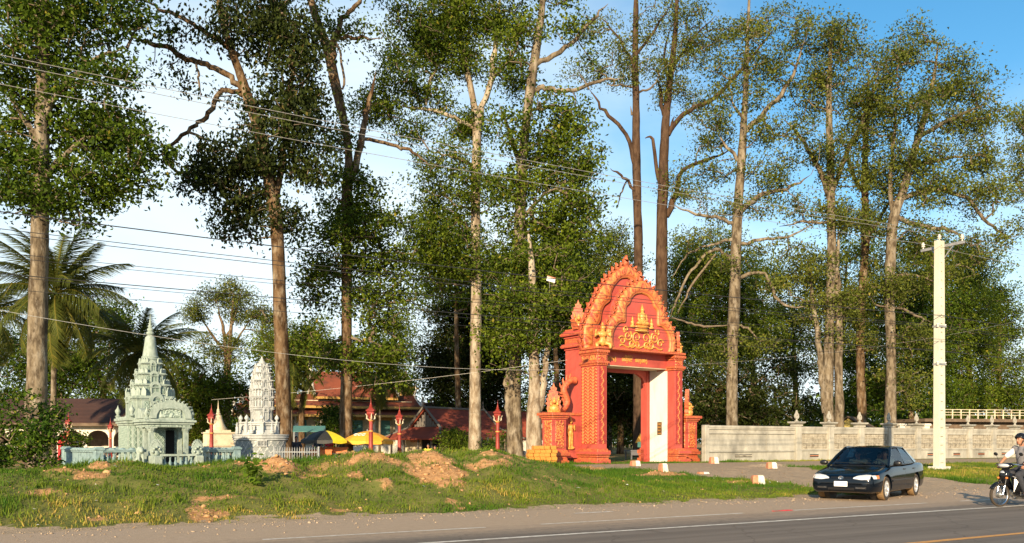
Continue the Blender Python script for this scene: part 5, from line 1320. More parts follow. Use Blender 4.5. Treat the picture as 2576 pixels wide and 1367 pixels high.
for right in (False, True):
    X = lambda a: GWID - a if right else a
    s_ = -1 if right else 1
    naga_hood(gate, (X(-1.62), 1.2, 2.40), math.radians(35 if right else -35), .98, ORG, 'naga_hood')
    P = smooth_path([(X(-1.45), 1.35, 2.56), (X(-1.2), 1.42, 2.52), (X(-.85), 1.5, 2.60), (X(-.62), 1.5, 2.92), (X(-.72), 1.5, 3.25), (X(-.82), 1.5, 3.5), (X(-.66), 1.5, 3.78), (X(-.40), 1.5, 3.95), (X(-.14), 1.5, 3.98)], 5)
    rr = np.interp(np.linspace(0, 1, len(P)), [0, .3, .7, .9, 1], [.16, .17, .15, .15, .19])
    tl = MB().tube(P, rr, 10).build('naga_tail', ORG, gate, smooth=60)
    for i in range(14, len(P) - 3, 3):
        t_ = Vector(P[i + 1]) - Vector(P[i - 1]); t_.normalize()
        n_ = Vector((-t_.z * s_, 0, t_.x * s_))
        a = Vector(P[i]) + n_ * rr[i] * .8
        mb = MB(); mb.tube([a - t_ * .02, a + n_ * .14 + t_ * .06, a + n_ * .22 + t_ * .16], [.075, .05, .008], 6); mb.build('crest_spike', ORG, tl, smooth=60)
    # naga crest on the rear tower, guardian on the pillar capital
    naga_hood(gate, (X(.30), 1.75, 6.42), math.radians(40 if right else -40), 1.02, ORG if not right else RED, 'naga_crest')
    mb = MB(); mb.prism([(X(-.20), 6.38), (X(-.34), 6.85), (X(-.05), 6.5), (X(.05), 6.38)], 1.3, 1.6); mb.build('corner_leaf', ORG, gate)
    if not right:
        mb = MB(); mb.M = Matrix.Translation((.30, .02, 5.42)) @ Matrix.Rotation(math.radians(-20), 4, 'Z') @ Matrix.Scale(1.05, 4)
        mb.ell((0, 0, .28), (.17, .13, .22)); mb.ell((0, -.02, .58), (.2, .14, .17)); mb.ell((0, -.04, .86), (.12, .12, .14)); mb.cap((0, 0, .95), (0, .02, 1.12), .09, .03); mb.cap((-.14, 0, .2), (-.32, -.12, .14), .1, .08); mb.cap((-.32, -.12, .14), (-.3, -.16, .0), .075, .07); mb.cap((.14, 0, .2), (.32, -.12, .14), .1, .08); mb.cap((.32, -.12, .14), (.3, -.16, .0), .075, .07)
        mb.cap((-.2, 0, .66), (-.36, -.04, .5), .065, .055); mb.cap((-.36, -.04, .5), (-.34, -.1, .76), .05, .045); mb.cap((.2, 0, .66), (.36, -.04, .5), .065, .055); mb.cap((.36, -.04, .5), (.34, -.1, .76), .05, .045)
        remeshed('guardian_figure', mb, GOLD, .03, gate)
        MB().bb(.0, .62, .25, .34, 5.42, 6.5).build('guardian_backplate', ORG, gate)
    else:
        naga_hood(gate, (GWID - .16, .15, 5.42), math.radians(50), .78, ORG, 'naga_crest')

# stack of orange laterite blocks beside the gate
bst = at(1362, 1158, 38.6)
stk = empty('block_stack', (bst.x, bst.y, GR(bst.x, bst.y)), math.radians(12), 'rough stack of orange laterite blocks against the gate pedestal', 'blocks')
bm_ = bmesh.new(); bmesh.ops.create_cube(bm_, size=1.0); bmesh.ops.bevel(bm_, geom=bm_.edges[:], offset=.10, segments=1, affect='EDGES')
bme = bpy.data.meshes.new('block'); bm_.to_mesh(bme); bm_.free(); bme.materials.append(MAT['laterite'])
rb_ = random.Random(3)
for row in range(5):
    for col in range(5):
        for dep in range(2):
            if row == 4 and col in (0,) : continue
            link('block', bme, None, stk, (-.52 + col * .262 + (row % 2) * .05 + rb_.uniform(-.02, .02), dep * .22 + rb_.uniform(-.03, .03), .085 + row * .165), (rb_.uniform(-.05, .05), rb_.uniform(-.05, .05), rb_.uniform(-.09, .09)), (.25, .21, .165))
# ------------------------------------------------------------------ carved green shrine and white stupa
def antefix(mb, x, y, z, w, h, ang, th=0.06):
    """small upright leaf-shaped plate facing ang"""
    M0 = mb.M.copy()
    mb.M = M0 @ Matrix.Translation((x, y, z)) @ Matrix.Rotation(ang, 4, 'Z')
    mb.prism([(-w / 2, 0), (-w / 2, h * .55), (-w * .28, h * .8), (0, h), (w * .28, h * .8), (w / 2, h * .55), (w / 2, 0)], -th / 2, th / 2)
    mb.M = M0

def arch_niche(parent, O, ang, w, h, mat, matc, deep=.12):
    """projecting niche: two colonnettes, arched hood with flame edge, panel inside"""
    e = empty('niche', O, ang); e.parent = parent
    e2 = e
    mb = MB()
    for s in (-1, 1): mb.bb(s * w * .42 - w * .07, s * w * .42 + w * .07, -deep, .02, 0, h * .58)
    mb.bb(-w * .5, w * .5, -deep * 1.15, .02, h * .58, h * .64); mb.bb(-w * .5, w * .5, -deep * 1.15, .02, -.02, h * .05)
    n = 12; P = []; Q = []
    for i in range(n + 1):
        a = math.pi * i / n
        P.append((w * .56 * math.cos(a), h * .64 + h * .36 * math.sin(a) * (1 + .12 * (i == n // 2))))
        Q.append((w * .33 * math.cos(a), h * .64 + h * .20 * math.sin(a)))
    mb.prism(P + Q[::-1], -deep * 1.2, .02)
    for i in range(1, n, 1):
        a = math.pi * i / n
        mb.ell((w * .56 * math.cos(a), -deep * .6, h * .64 + h * .37 * math.sin(a)), (w * .05, deep * .6, h * .045), 6, 4)
    fr = mb.build('niche_frame', mat, parent, loc=O, rot=(0, 0, ang))
    bpy.data.objects.remove(e)
    mb = MB(); mb.bb(-w * .36, w * .36, -deep * .35, .02, .03, h * .82); mb.build('niche_panel', matc, fr)
    mb = MB(); mb.bb(-.012 * 2, .012 * 2, -deep * .5, 0, .05, h * .56); mb.build('niche_mullion', mat, fr)
    return fr

def tier(th, name, z0, z1, h, mat, matc, niches=True, corner=True, sides=4, corn=.10):
    """one storey of a stepped tower: redented body, cornice mouldings, niches and corner leaves"""
    H = z1 - z0
    mb = MB()
    for (k, w_) in ((1.0, .62), (.86, .84), (.70, 1.0)):
        mb.bb(-h * k, h * k, -h * w_, h * w_, z0, z1 - H * .12); 
    body = mb.build(name, mat, th)
    for nm_, lay in (('base_moulding', ((0, .08, .055), (.08, .14, .025))), ('cornice', ((.80, .87, .03), (.87, .94, .075), (.94, 1.0, .045)))):
        mb = MB()
        for (a, b_, p) in lay:
            for (k, w_) in ((1.0, .62), (.86, .84), (.70, 1.0)):
                e = .0005 * k
                mb.bb(-h * k - p, h * k + p, -h * w_ - p, h * w_ + p, z0 + H * a + e, z0 + H * b_ + e)
        mb.build(nm_, mat, body)
    for s in range(4):
        A = s * math.pi / 2
        ca, sa = math.cos(A), math.sin(A)
        if s in (0, 3):
            for q in (-1, 1):
                # carved panels on the faces one can see
                if s == 0: O = (q * h * .47 - h * .14, -h, z0 + H * .2); ex = (1, 0, 0); nr = (0, -1, 0)
                else: O = (-h, q * h * .41 - h * .14, z0 + H * .2); ex = (0, 1, 0); nr = (-1, 0, 0)
                relief_panel('carved_panel', matc, body, O, ex, (0, 0, 1), h * .28, H * .55, f_diamond(max(.12, h * .16)), .018, 14, 24, nr)
        if niches:
            arch_niche(body, (sa * (h + .02), -ca * (h + .02), z0 + H * .02), A, h * .62, H * 1.12, mat, matc, deep=.10 * max(.6, h))
    if corner:
        for sx_ in (-1, 1):
            for sy_ in (-1, 1):
                mb = MB()
                for (k, w_) in ((.98, .58), (.82, .80), (.60, .98)):
                    antefix(mb, sx_ * h * k, sy_ * h * w_, z1, h * .26, H * .42, math.atan2(sy_, sx_) + math.pi / 2, .05)
                mb.build('corner_antefix', mat, body)
    return body

def baluster_profile(r, h):
    return [(r * .9, 0), (r * .9, h * .08), (r * .5, h * .12), (r * .95, h * .34), (r * .8, h * .46), (r * .42, h * .66), (r * .55, h * .84), (r * .9, h * .92), (r * .9, h)]

CH = Vector((-15.0, 36.0)); th_ = math.radians(39)
chapel = empty('carved_shrine', (CH.x, CH.y, .5), th_, 'pale green carved shrine with stepped tower, spire and pillared porch', 'shrine')
GRN, GCV = MAT['chapel_green'], MAT['chapel_carving']
hb = 1.06
mb = MB()
for k, w_ in ((1.0, .66), (.88, .86), (.74, 1.0)): mb.bb(-hb * k, hb * k, -hb * w_, hb * w_, -.3, 1.92)
wall_ = mb.build('wall', GRN, chapel)
for nm_, lay in (('base_moulding', ((-.3, .12, .16), (.14, .22, .10), (.24, .32, .05))), ('cornice', ((1.72, 1.78, .04), (1.80, 1.88, .09), (1.90, 2.0, .14), (2.0, 2.06, .08)))):
    mb = MB()
    for z0, z1, p in lay:
        for k, w_ in ((1.0, .66), (.88, .86), (.74, 1.0)): mb.bb(-hb * k - p, hb * k + p, -hb * w_ - p, hb * w_ + p, z0 + .0007 * k, z1 + .0007 * k)
    mb.build(nm_, GRN, wall_)
for O, ex, w, h, nr in (((-1.04, -.70, .4), (1, 0, 0), .16, 1.28, (0, -1, 0)), ((-.91, -.912, .4), (1, 0, 0), .13, 1.28, (0, -1, 0)), ((-.76, -1.06, .4), (1, 0, 0), .40, 1.28, (0, -1, 0)), ((.38, -1.06, .4), (1, 0, 0), .36, 1.28, (0, -1, 0)),
                        ((-1.06, -.6, .4), (0, 1, 0), 1.2, 1.28, (-1, 0, 0)), ((1.06, -.6, .4), (0, 1, 0), 1.2, 1.28, (1, 0, 0))):
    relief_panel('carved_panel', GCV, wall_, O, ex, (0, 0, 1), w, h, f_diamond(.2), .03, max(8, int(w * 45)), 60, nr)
# window beside the porch
mb = MB(); mb.bb(-.36, -.06, -1.075, -1.0, .45, 1.55); mb.build('window', MAT['dark_void'], wall_)
mb = MB(); mb.bb(-.42, -.36, -1.12, -1.02, .38, 1.62); mb.bb(-.06, .0, -1.12, -1.02, .38, 1.62); mb.bb(-.42, 0, -1.125, -1.02, 1.56, 1.64); mb.bb(-.42, 0, -1.125, -1.02, .38, .45); mb.build('window_frame', GRN, wall_)
# porch
pz = 1.62
porch = MB().bb(-.80, .80, -2.5, -1.0, -.3, .12).build('porch', GRN, chapel)
for x, y in ((-.66, -2.36), (.66, -2.36), (-.66, -1.6), (.66, -1.6)):
    mb = MB(); mb.bb(x - .13, x + .13, y - .13, y + .13, .12, .3); mb.bb(x - .085, x + .085, y - .085, y + .085, .3, pz - .14); mb.lathe([(.1, pz - .22), (.12, pz - .16), (.17, pz - .08), (.19, pz)], 8, (x, y, 0), math.pi / 8); mb.bb(x - .18, x + .18, y - .18, y + .18, pz - .04, pz + .02)
    mb.build('column', GRN, porch)
mb = MB(); mb.bb(-.36, .1, -1.66, -1.0, .12, pz); wl = mb.build('porch_wall', GRN, porch)
relief_panel('carved_panel', GCV, wl, (-.34, -1.66, .2), (1, 0, 0), (0, 0, 1), .42, pz - .3, f_diamond(.18), .03, 20, 60, (0, -1, 0))
MB().bb(.12, .62, -1.12, -1.02, .12, pz - .1).build('doorway', MAT['dark_void'], porch)
mb = MB()
for z0, z1, p in ((pz, pz + .10, .02), (pz + .11, pz + .2, .10), (pz + .2, pz + .28, .17), (pz + .28, pz + .34, .08)): mb.bbc(-.82 - p, .82 + p, -2.52 - p, -1.0, z0, z1, .01)
ent = mb.build('entablature', GRN, porch)
relief_panel('carved_band', GCV, ent, (-.8, -2.54, pz + .005), (1, 0, 0), (0, 0, 1), 1.6, .09, f_leafy(9), .02, 70, 6, (0, -1, 0))
def lobed(w, h, n=16):
    P = []
    for i in range(n + 1):
        a = math.pi * i / n
        P.append((w * math.cos(a), h * math.sin(a) ** .8 * (1 + .05 * math.cos(8 * a))))
    return P
zb = pz + .34
mb = MB(); mb.prism([(p[0], zb + p[1]) for p in lobed(.78, .66)], -2.58, -2.30); pdm = mb.build('pediment', GRN, porch)
mb = MB(); o1 = lobed(.80, .70); i1 = lobed(.55, .45); mb.prism([(p[0], zb + p[1]) for p in o1] + [(p[0], zb + p[1]) for p in i1[::-1]], -2.66, -2.5); mb.build('pediment_frame', GRN, pdm)
for i in range(17):
    a = math.pi * (i + .0) / 16
    link('flame', FL1.copy() if i == 0 else CHF, None, pdm, (.80 * math.cos(a), -2.6, zb + .70 * math.sin(a) ** .8 - .03), (0, math.pi / 2 - a, 0), (.26, .5, .26)) if i else None
    if i == 0:
        CHF = FL1.copy(); CHF.materials.clear(); CHF.materials.append(GRN)
xs = np.linspace(-.5, .5, 30)
relief_panel('carved_field', GCV, pdm, (-.42, -2.58, zb + .03), (1, 0, 0), (0, 0, 1), .84, .34, f_leafy(6, 3), .04, 36, 16, (0, -1, 0))
mb = MB(); mb.tube([(x, -2.62, zb + .30 + .12 * (1 - (x / .42) ** 2)) for x in np.linspace(-.38, .38, 12)], [.03 + .03 * (1 - abs(i - 5.5) / 5.5) for i in range(12)], 8); mb.build('field_scroll', GRN, pdm, smooth=60)
for x_ in (-.95, .75):
    mb = MB(); mb.prism([(p[0] * .62 - 1.75, zb + p[1] * .6) for p in lobed(.78, .66)], x_, x_ + .2, 'yz'); mb.build('side_pediment', GRN, porch)
for x in (-.86, .86):
    mb = MB(); mb.lathe([(.10, 0), (.12, .05), (.05, .1), (.11, .22), (.06, .34), (.03, .42), (.0, .54)], 10, (x, -2.5, zb - .04)); mb.build('corner_finial', GRN, porch, smooth=50)
# stepped tower
tier(chapel, 'tower_storey', 2.06, 2.92, .80, GRN, GCV)
tier(chapel, 'tower_storey', 2.92, 3.42, .64, GRN, GCV)
tier(chapel, 'tower_storey', 3.42, 3.88, .50, GRN, GCV)
tier(chapel, 'tower_storey', 3.88, 4.32, .36, GRN, GCV, corner=True)
for x, y in ((-1.0, -1.0), (1.0, -1.0), (-1.0, 1.0), (1.0, 1.0)):
    mb = MB(); mb.lathe([(.09, 0), (.12, .05), (.05, .1), (.10, .2), (.12, .28), (.05, .38), (.0, .52)], 10, (x, y, 2.06)); mb.build('corner_finial', GRN, chapel, smooth=50)
mb = MB(); mb.lathe([(.40, 4.30), (.42, 4.36), (.36, 4.40), (.40, 4.46), (.33, 4.50), (.35, 4.56), (.30, 4.60), (.27, 4.8), (.235, 5.05), (.21, 5.28), (.20, 5.36), (.15, 5.42), (.10, 5.46), (.155, 5.52), (.16, 5.58), (.09, 5.62), (.125, 5.68), (.12, 5.73), (.075, 5.77), (.095, 5.82), (.09, 5.86), (.055, 5.9), (.07, 5.95), (.035, 6.0), (.05, 6.05), (.022, 6.12), (.0, 6.42)], 20)
mb.build('spire', GRN, chapel, smooth=35)
# balustrade round the shrine, with lions and naga stair ends
HB = 2.62
bal = empty('balustrade', (CH.x, CH.y, .5), th_, 'blue-grey balustrade with turned balusters enclosing the green shrine', 'balustrade')
BLU = MAT['balustrade_blue']
bpm = MB().lathe(baluster_profile(.065, .42), 10).mesh('baluster', 40); bpm.materials.append(BLU)
def bal_run(p0, p1, solid=False):
    p0, p1 = Vector(p0), Vector(p1); d = p1 - p0; l = d.length; a = math.atan2(d.y, d.x); c = (p0 + p1) / 2
    mb = MB(); mb.box((c.x, c.y, .0), (l, .24, .5), a); mb.box((c.x, c.y, .68), (l, .26, .06), a); mb.box((c.x, c.y, .735), (l, .32, .05), a)
    for k in range(int(l / .3)):
        q = p0 + d * ((k + .5) / int(l / .3)); mb.ell((q.x, q.y, .76), (.13, .13, .06), 8, 5)
    rail = mb.build('rail', BLU, bal)
    if solid:
        mb = MB(); mb.box((c.x, c.y, .45), (l, .14, .42), a); mb.build('rail_panel', BLU, rail)
    else:
        n = int(l / .2)
        for k in range(n):
            q = p0 + d * ((k + .5) / n); link('baluster', bpm, None, rail, (q.x, q.y, .24))
def post(x, y, hgt=.86, s=.3):
    mb = MB(); mb.bbc(x - s / 2, x + s / 2, y - s / 2, y + s / 2, -.25, hgt, .02); mb.bbc(x - s * .62, x + s * .62, y - s * .62, y + s * .62, hgt - .12, hgt - .04, .01); mb.build('post', BLU, bal)
bal_run((-HB, -HB), (-.95, -HB)); bal_run((.95, -HB), (HB, -HB)); bal_run((-HB, HB), (-HB, -HB), True); bal_run((HB, -HB), (HB, HB)); bal_run((-HB, HB), (HB, HB))
for x, y in ((-HB, -HB), (HB, -HB), (-HB, HB), (HB, HB)): post(x, y)
# stair parapet in front
mb = MB(); mb.bb(-.62, .62, -HB - 1.0, -HB - .78, -.25, .08); mb.bb(-.66, .66, -HB - 1.02, -HB - .76, .50, .58); stair = mb.build('stair_parapet', GRN, bal)
for k in range(6): link('baluster', bpm, None, stair, (-.5 + k * .2, -HB - .89, .08))
for s in (-1, 1):
    mb = MB(); mb.bbc(s * .78 - .16, s * .78 + .16, -HB - 1.06, -HB - .1, -.25, .52, .03); mb.build('stair_post', GRN, bal)
    mb = MB(); mb.M = Matrix.Translation((s * .78, -HB - .75, .5)) @ Matrix.Scale(.82, 4)
    mb.prism([(-.2, 0), (-.27, .2), (-.22, .42), (-.12, .58), (0, .74), (.12, .58), (.22, .42), (.27, .2), (.2, 0)], -.07, .07)
    for dx, dz in ((0, .42), (-.12, .34), (.12, .34), (-.18, .2), (.18, .2)): mb.ell((dx, -.12, dz), (.06, .1, .065), 8, 5)
    mb.ell((0, -.06, .14), (.14, .14, .14), 8, 6)
    for k in range(9):
        a = math.pi * (k + .5) / 9; antefix(mb, .24 * math.cos(a), 0, .32 + .36 * math.sin(a), .08, .12, 0, .08)
    mb.build('naga_stair_end', GRN, bal, smooth=40)
    # seated lion
    lion = empty('stone_lion', (0, 0, 0), th_, 'carved stone lion sitting on the %s newel of the shrine stair' % ('window-side' if s < 0 else 'porch-side'), 'statue')
    q = Matrix.Rotation(th_, 4, 'Z') @ Vector((s * 1.25, -HB - .35, 0)); lion.location = (CH.x + q.x, CH.y + q.y, .5)
    mb = MB(); mb.bbc(-.2, .2, -.25, .25, -.3, .2, .02); mb.build('plinth', GRN, lion)
    mb = MB(); mb.M = Matrix.Translation((0, 0, .2))
    mb.cap((0, .12, .14), (0, -.02, .36), .14, .12); mb.ell((0, -.10, .52), (.13, .13, .13)); mb.ell((0, -.2, .48), (.07, .07, .06)); mb.cap((-.08, -.12, .36), (-.08, -.16, .04), .05, .04); mb.cap((.08, -.12, .36), (.08, -.16, .04), .05, .04); mb.ell((-.12, .08, .1), (.08, .14, .1)); mb.ell((.12, .08, .1), (.08, .14, .1)); mb.ell((-.08, -.06, .64), (.03, .03, .05)); mb.ell((.08, -.06, .64), (.03, .03, .05)); mb.ell((0, -.02, .5), (.16, .1, .17))
    remeshed('body', mb, GRN, .03, lion)

# ---- white stupa on a round drum
SW, SC = MAT['stupa_white'], MAT['stupa_carving']
wst = empty('white_stupa', (-11.52, 40.0, .5), math.radians(38), 'white tiered stupa tower on a round lattice-patterned drum', 'stupa')
rd = 1.24
nu, nv = 150, 26
aa, zz = np.meshgrid(np.linspace(0, 2 * math.pi, nu), np.linspace(-.2, 1.18, nv), indexing='ij')
q = np.clip(f_diamond(.34)(aa * rd, (zz - .02) * .85), 0, 1)
q = np.where((zz < -.1) | (zz > 1.1), 0, q)
rr = rd * (1.0 - .045 * np.sin(np.clip((zz + .2) / 1.4, 0, 1) * math.pi)) + .03 * q
VV = np.stack([rr * np.cos(aa), rr * np.sin(aa), zz], -1)
idx = np.arange(nu * nv).reshape(nu, nv); Fq = np.stack([idx[:-1, :-1], idx[1:, :-1], idx[1:, 1:], idx[:-1, 1:]], -1).reshape(-1, 4)
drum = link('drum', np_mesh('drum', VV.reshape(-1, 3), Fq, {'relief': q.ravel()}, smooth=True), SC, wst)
MB().lathe([(rd * .97, 1.12), (rd + .05, 1.14), (rd + .05, 1.18), (rd + .01, 1.20), (rd + .07, 1.23), (rd + .07, 1.29), (rd + .03, 1.31), (rd + .08, 1.34), (rd + .08, 1.39), (rd - .1, 1.40), (.4, 1.41)], 64).build('drum_cornice', SW, drum, smooth=30)
mb = MB(); va = math.radians(-112)
for k in range(7): mb.box(((rd + .02) * math.cos(va + (k - 3) * .05), (rd + .02) * math.sin(va + (k - 3) * .05), .98), (.05, .022, .26), va)
for z in (.86, 1.11): 
    for k in range(7): mb.box(((rd + .025) * math.cos(va + (k - 3) * .05), (rd + .025) * math.sin(va + (k - 3) * .05), z), (.05, .075, .04), va)
mb.build('vent_grille', SW, drum)
mb = MB()
for z0, z1, r in ((1.38, 1.48, 1.0), (1.48, 1.58, .94), (1.62, 1.76, .86), (1.80, 1.90, .92), (1.90, 1.96, .98)): mb.lathe([(r, z0), (r, z1)], 8, ph=math.pi / 8)
mb.lathe([(.84, 1.5), (.84, 1.95)], 8, ph=math.pi / 8); mb.build('terrace', SW, wst)
for k in range(8):
    a = k * math.pi / 4 + math.pi / 8
    mb = MB(); mb.bb(-.07, .07, -.07, .07, 0, .52); mb.bb(-.09, .09, -.09, .09, .48, .54)
    o = mb.build('terrace_post', SW, wst, loc=(.93 * math.cos(a), .93 * math.sin(a), 1.42), rot=(0, 0, a))
    MB().lathe([(.05, 0), (.06, .025), (.035, .06), (.095, .13), (.10, .18), (.065, .25), (.02, .30), (0, .34)], 12, (0, 0, .54)).build('lotus_bud', SW, o, smooth=50)
    mb = MB(); mb.M = Matrix.Translation((1.17 * math.cos(a + .39), 1.17 * math.sin(a + .39), 1.40)) @ Matrix.Rotation(a + .39 + math.pi / 2, 4, 'Z')
    mb.ell((0, 0, .05), (.11, .09, .05)); mb.ell((0, 0, .13), (.11, .08, .06)); mb.cap((0, .01, .15), (0, 0, .30), .06, .065); mb.ell((0, 0, .40), (.05, .05, .06)); mb.cap((0, 0, .45), (0, 0, .54), .035, .008)
    mb.build('seated_figure', SW, wst, smooth=60)
zt = [1.96, 2.62, 3.12, 3.50, 3.90, 4.26, 4.54]; ht = [.41, .43, .44, .385, .32, .25]
for i in range(6):
    bd = tier(wst, 'tower_storey', zt[i], zt[i + 1], ht[i], SW, SC, True, i > 0)
    if i > 0:
        # small standing figures in openings round each storey
        mb = MB(); h = ht[i]; H = zt[i + 1] - zt[i]
        for s in range(4):
            A = s * math.pi / 2
            for qx in (-.72, -.45, .45, .72):
                p = Matrix.Rotation(A, 4, 'Z') @ Vector((qx * h, -h * (1.0 if abs(qx) < .6 else .86) - .05, zt[i] + H * .05))
                mb.cap(p, p + Vector((0, 0, H * .5)), .035, .05, 6); mb.ell(p + Vector((0, 0, H * .72)), (.035, .035, .045), 6, 4)
        mb.build('standing_figures', SW, bd, smooth=60)['kind'] = 'stuff'
MB().lathe([(a, b_ + .44) for a, b_ in [(.24, 4.08), (.25, 4.12), (.19, 4.18), (.21, 4.22), (.14, 4.27), (.15, 4.31), (.09, 4.35), (.10, 4.39), (.05, 4.43), (.055, 4.46), (0, 4.58)]], 16).build('spire', SW, wst, smooth=35)

# ---- small cream stupa
cs = at(549, 1120, 56)
cst = empty('cream_stupa', (cs.x, cs.y, GR(cs.x, cs.y)), math.radians(40), 'small weathered cream bell-shaped stupa beside the red lamp post', 'stupa')
CRM = MAT['stupa_cream']
mb = MB(); mb.bb(-1.15, 1.15, -1.15, 1.15, -.3, .75); mb.bb(-1.2, 1.2, -1.2, 1.2, .75, .85); mb.build('terrace', CRM, cst)
mb = MB(); mb.bb(-.72, .72, -.72, .72, .85, 1.55); mb.bb(-.8, .8, -.8, .8, 1.55, 1.65); mb.bb(-.6, .6, -.6, .6, 1.65, 1.78); mb.build('base', CRM, cst)
mb = MB(); mb.lathe([(.56, 1.78), (.58, 1.84), (.5, 1.88), (.52, 1.94), (.45, 2.0), (.40, 2.15), (.30, 2.4), (.24, 2.6), (.22, 2.72), (.12, 2.76), (.17, 2.8), (.11, 2.88), (.13, 2.94), (.08, 3.0), (.1, 3.06), (.05, 3.15), (.03, 3.4), (0, 3.75)], 18); mb.build('bell', CRM, cst, smooth=35)

# ---- picket fence panels beside the drum
def picket_fence(u_pts, D0, label, sink=0.0):
    a, b_ = u_pts
    pa, pb = at(a, 1150, D0[0]), at(b_, 1150, D0[1])
    z = min(GR(pa.x, pa.y), GR(pb.x, pb.y)) - sink
    d = Vector((pb.x - pa.x, pb.y - pa.y, 0)); l = d.length; ang = math.atan2(d.y, d.x)
    f = empty('picket_fence', (pa.x, pa.y, z), ang, label, 'fence')
    mb = MB(); mb.bb(0, l, -.02, .02, .12, .16); mb.bb(0, l, -.02, .02, .54, .58); mb.build('rail', MAT['fence_steel'], f)
    mp_ = MB().tube([(0, -.03, .02), (0, -.03, .70), (0, -.03, .78)], [.016, .016, .003], 5).mesh('picket'); mp_.materials.append(MAT['fence_steel'])
    k = int(l / .125)
    for i in range(k): link('picket', mp_, None, f, (l * (i + .5) / k, 0, 0))
    for i in (0, l): MB().bb(i - .03, i + .03, -.03, .03, 0, .8).build('post', MAT['fence_steel'], f)
picket_fence((690, 802), (38.2, 37.4), 'grey steel picket fence curving out from the drum of the white stupa')
picket_fence((566, 690), (38.6, 38.2), 'grey steel picket fence in front of the drum of the white stupa', .28)
# ------------------------------------------------------------------ boundary wall
CON, LAT = MAT['concrete'], MAT['lattice_tan']
W0 = Vector((9.72, 44.0)); wrot = math.atan2(R_[1], R_[0])
WZ = .42
wall = empty('boundary_wall', (W0.x, W0.y, WZ), wrot, 'weathered concrete boundary wall with lattice panels and finial-topped posts', 'wall')
HW = 1.98
def coping(x0, x1):
    mb = MB(); mb.bbc(x0, x1, -.14, .14, HW - .12, HW, .02); mb.bb(x0, x1, -.11, .11, HW - .2, HW - .12); return mb.build('coping', CON, wall)
# plain first length: recessed panel between ribs
mb = MB(); mb.bb(0, 6.5, -.05, .10, -.4, HW - .2); plain = mb.build('plain_panel', CON, wall)
mb = MB(); mb.bbc(-.02, .26, -.14, .16, -.4, HW + .02, .02); mb.build('end_post', CON, wall)
mb = MB(); mb.bb(.26, 6.42, -.12, .0, .62, .72); mb.build('rib', CON, plain)
mb = MB(); mb.bb(.26, 6.42, -.12, .0, HW - .42, HW - .34); mb.build('rib', CON, plain)
for x in (2.9, 4.4):
    mb = MB(); mb.bb(x - .05, x + .05, -.075, 0, .72, HW - .42); mb.build('rib', CON, plain)
coping(.1, 6.5)
mb = MB(); mb.bb(0, 32.4, -.10, .12, -.4, .12); mb.build('footing', CON, wall)
fin = MB()
fin.lathe([(.10, 0), (.12, .03), (.06, .07), (.05, .13), (.09, .16)], 12)
o_ = [(0, .62), (.045, .48), (.10, .42), (.14, .34), (.145, .26), (.11, .18), (.05, .145), (0, .14)]
i_ = [(0, .42), (.03, .36), (.055, .31), (.045, .27), (0, .235)]
P = o_ + [(-a, b_) for a, b_ in o_[::-1][1:-1]]
def ring_prism(mb, outer, inner, y0, y1):
    """plate with a hole: outer and inner outlines resampled to the same count"""
    def rs(p, n):
        q = np.array(p + [p[0]]); d = np.r_[0, np.cumsum(np.hypot(*np.diff(q, axis=0).T))]; s = np.linspace(0, d[-1], n, endpoint=False)
        return np.stack([np.interp(s, d, q[:, 0]), np.interp(s, d, q[:, 1])], 1)
    n = 24; A = rs(outer, n); B = rs(inner, n)
    V = [(p[0], y0, p[1]) for p in A] + [(p[0], y0, p[1]) for p in B] + [(p[0], y1, p[1]) for p in A] + [(p[0], y1, p[1]) for p in B]
    F_ = []
    for i in range(n):
        j = (i + 1) % n
        F_ += [(i, j, n + j, n + i), (2 * n + j, 2 * n + i, 3 * n + i, 3 * n + j), (j, i, 2 * n + i, 2 * n + j), (n + i, n + j, 3 * n + j, 3 * n + i)]
    mb.add(V, F_)
ring_prism(fin, P, i_ + [(-a, b_) for a, b_ in i_[::-1][1:-1]], -.05, .05)
finm = fin.mesh('finial'); finm.materials.append(CON)
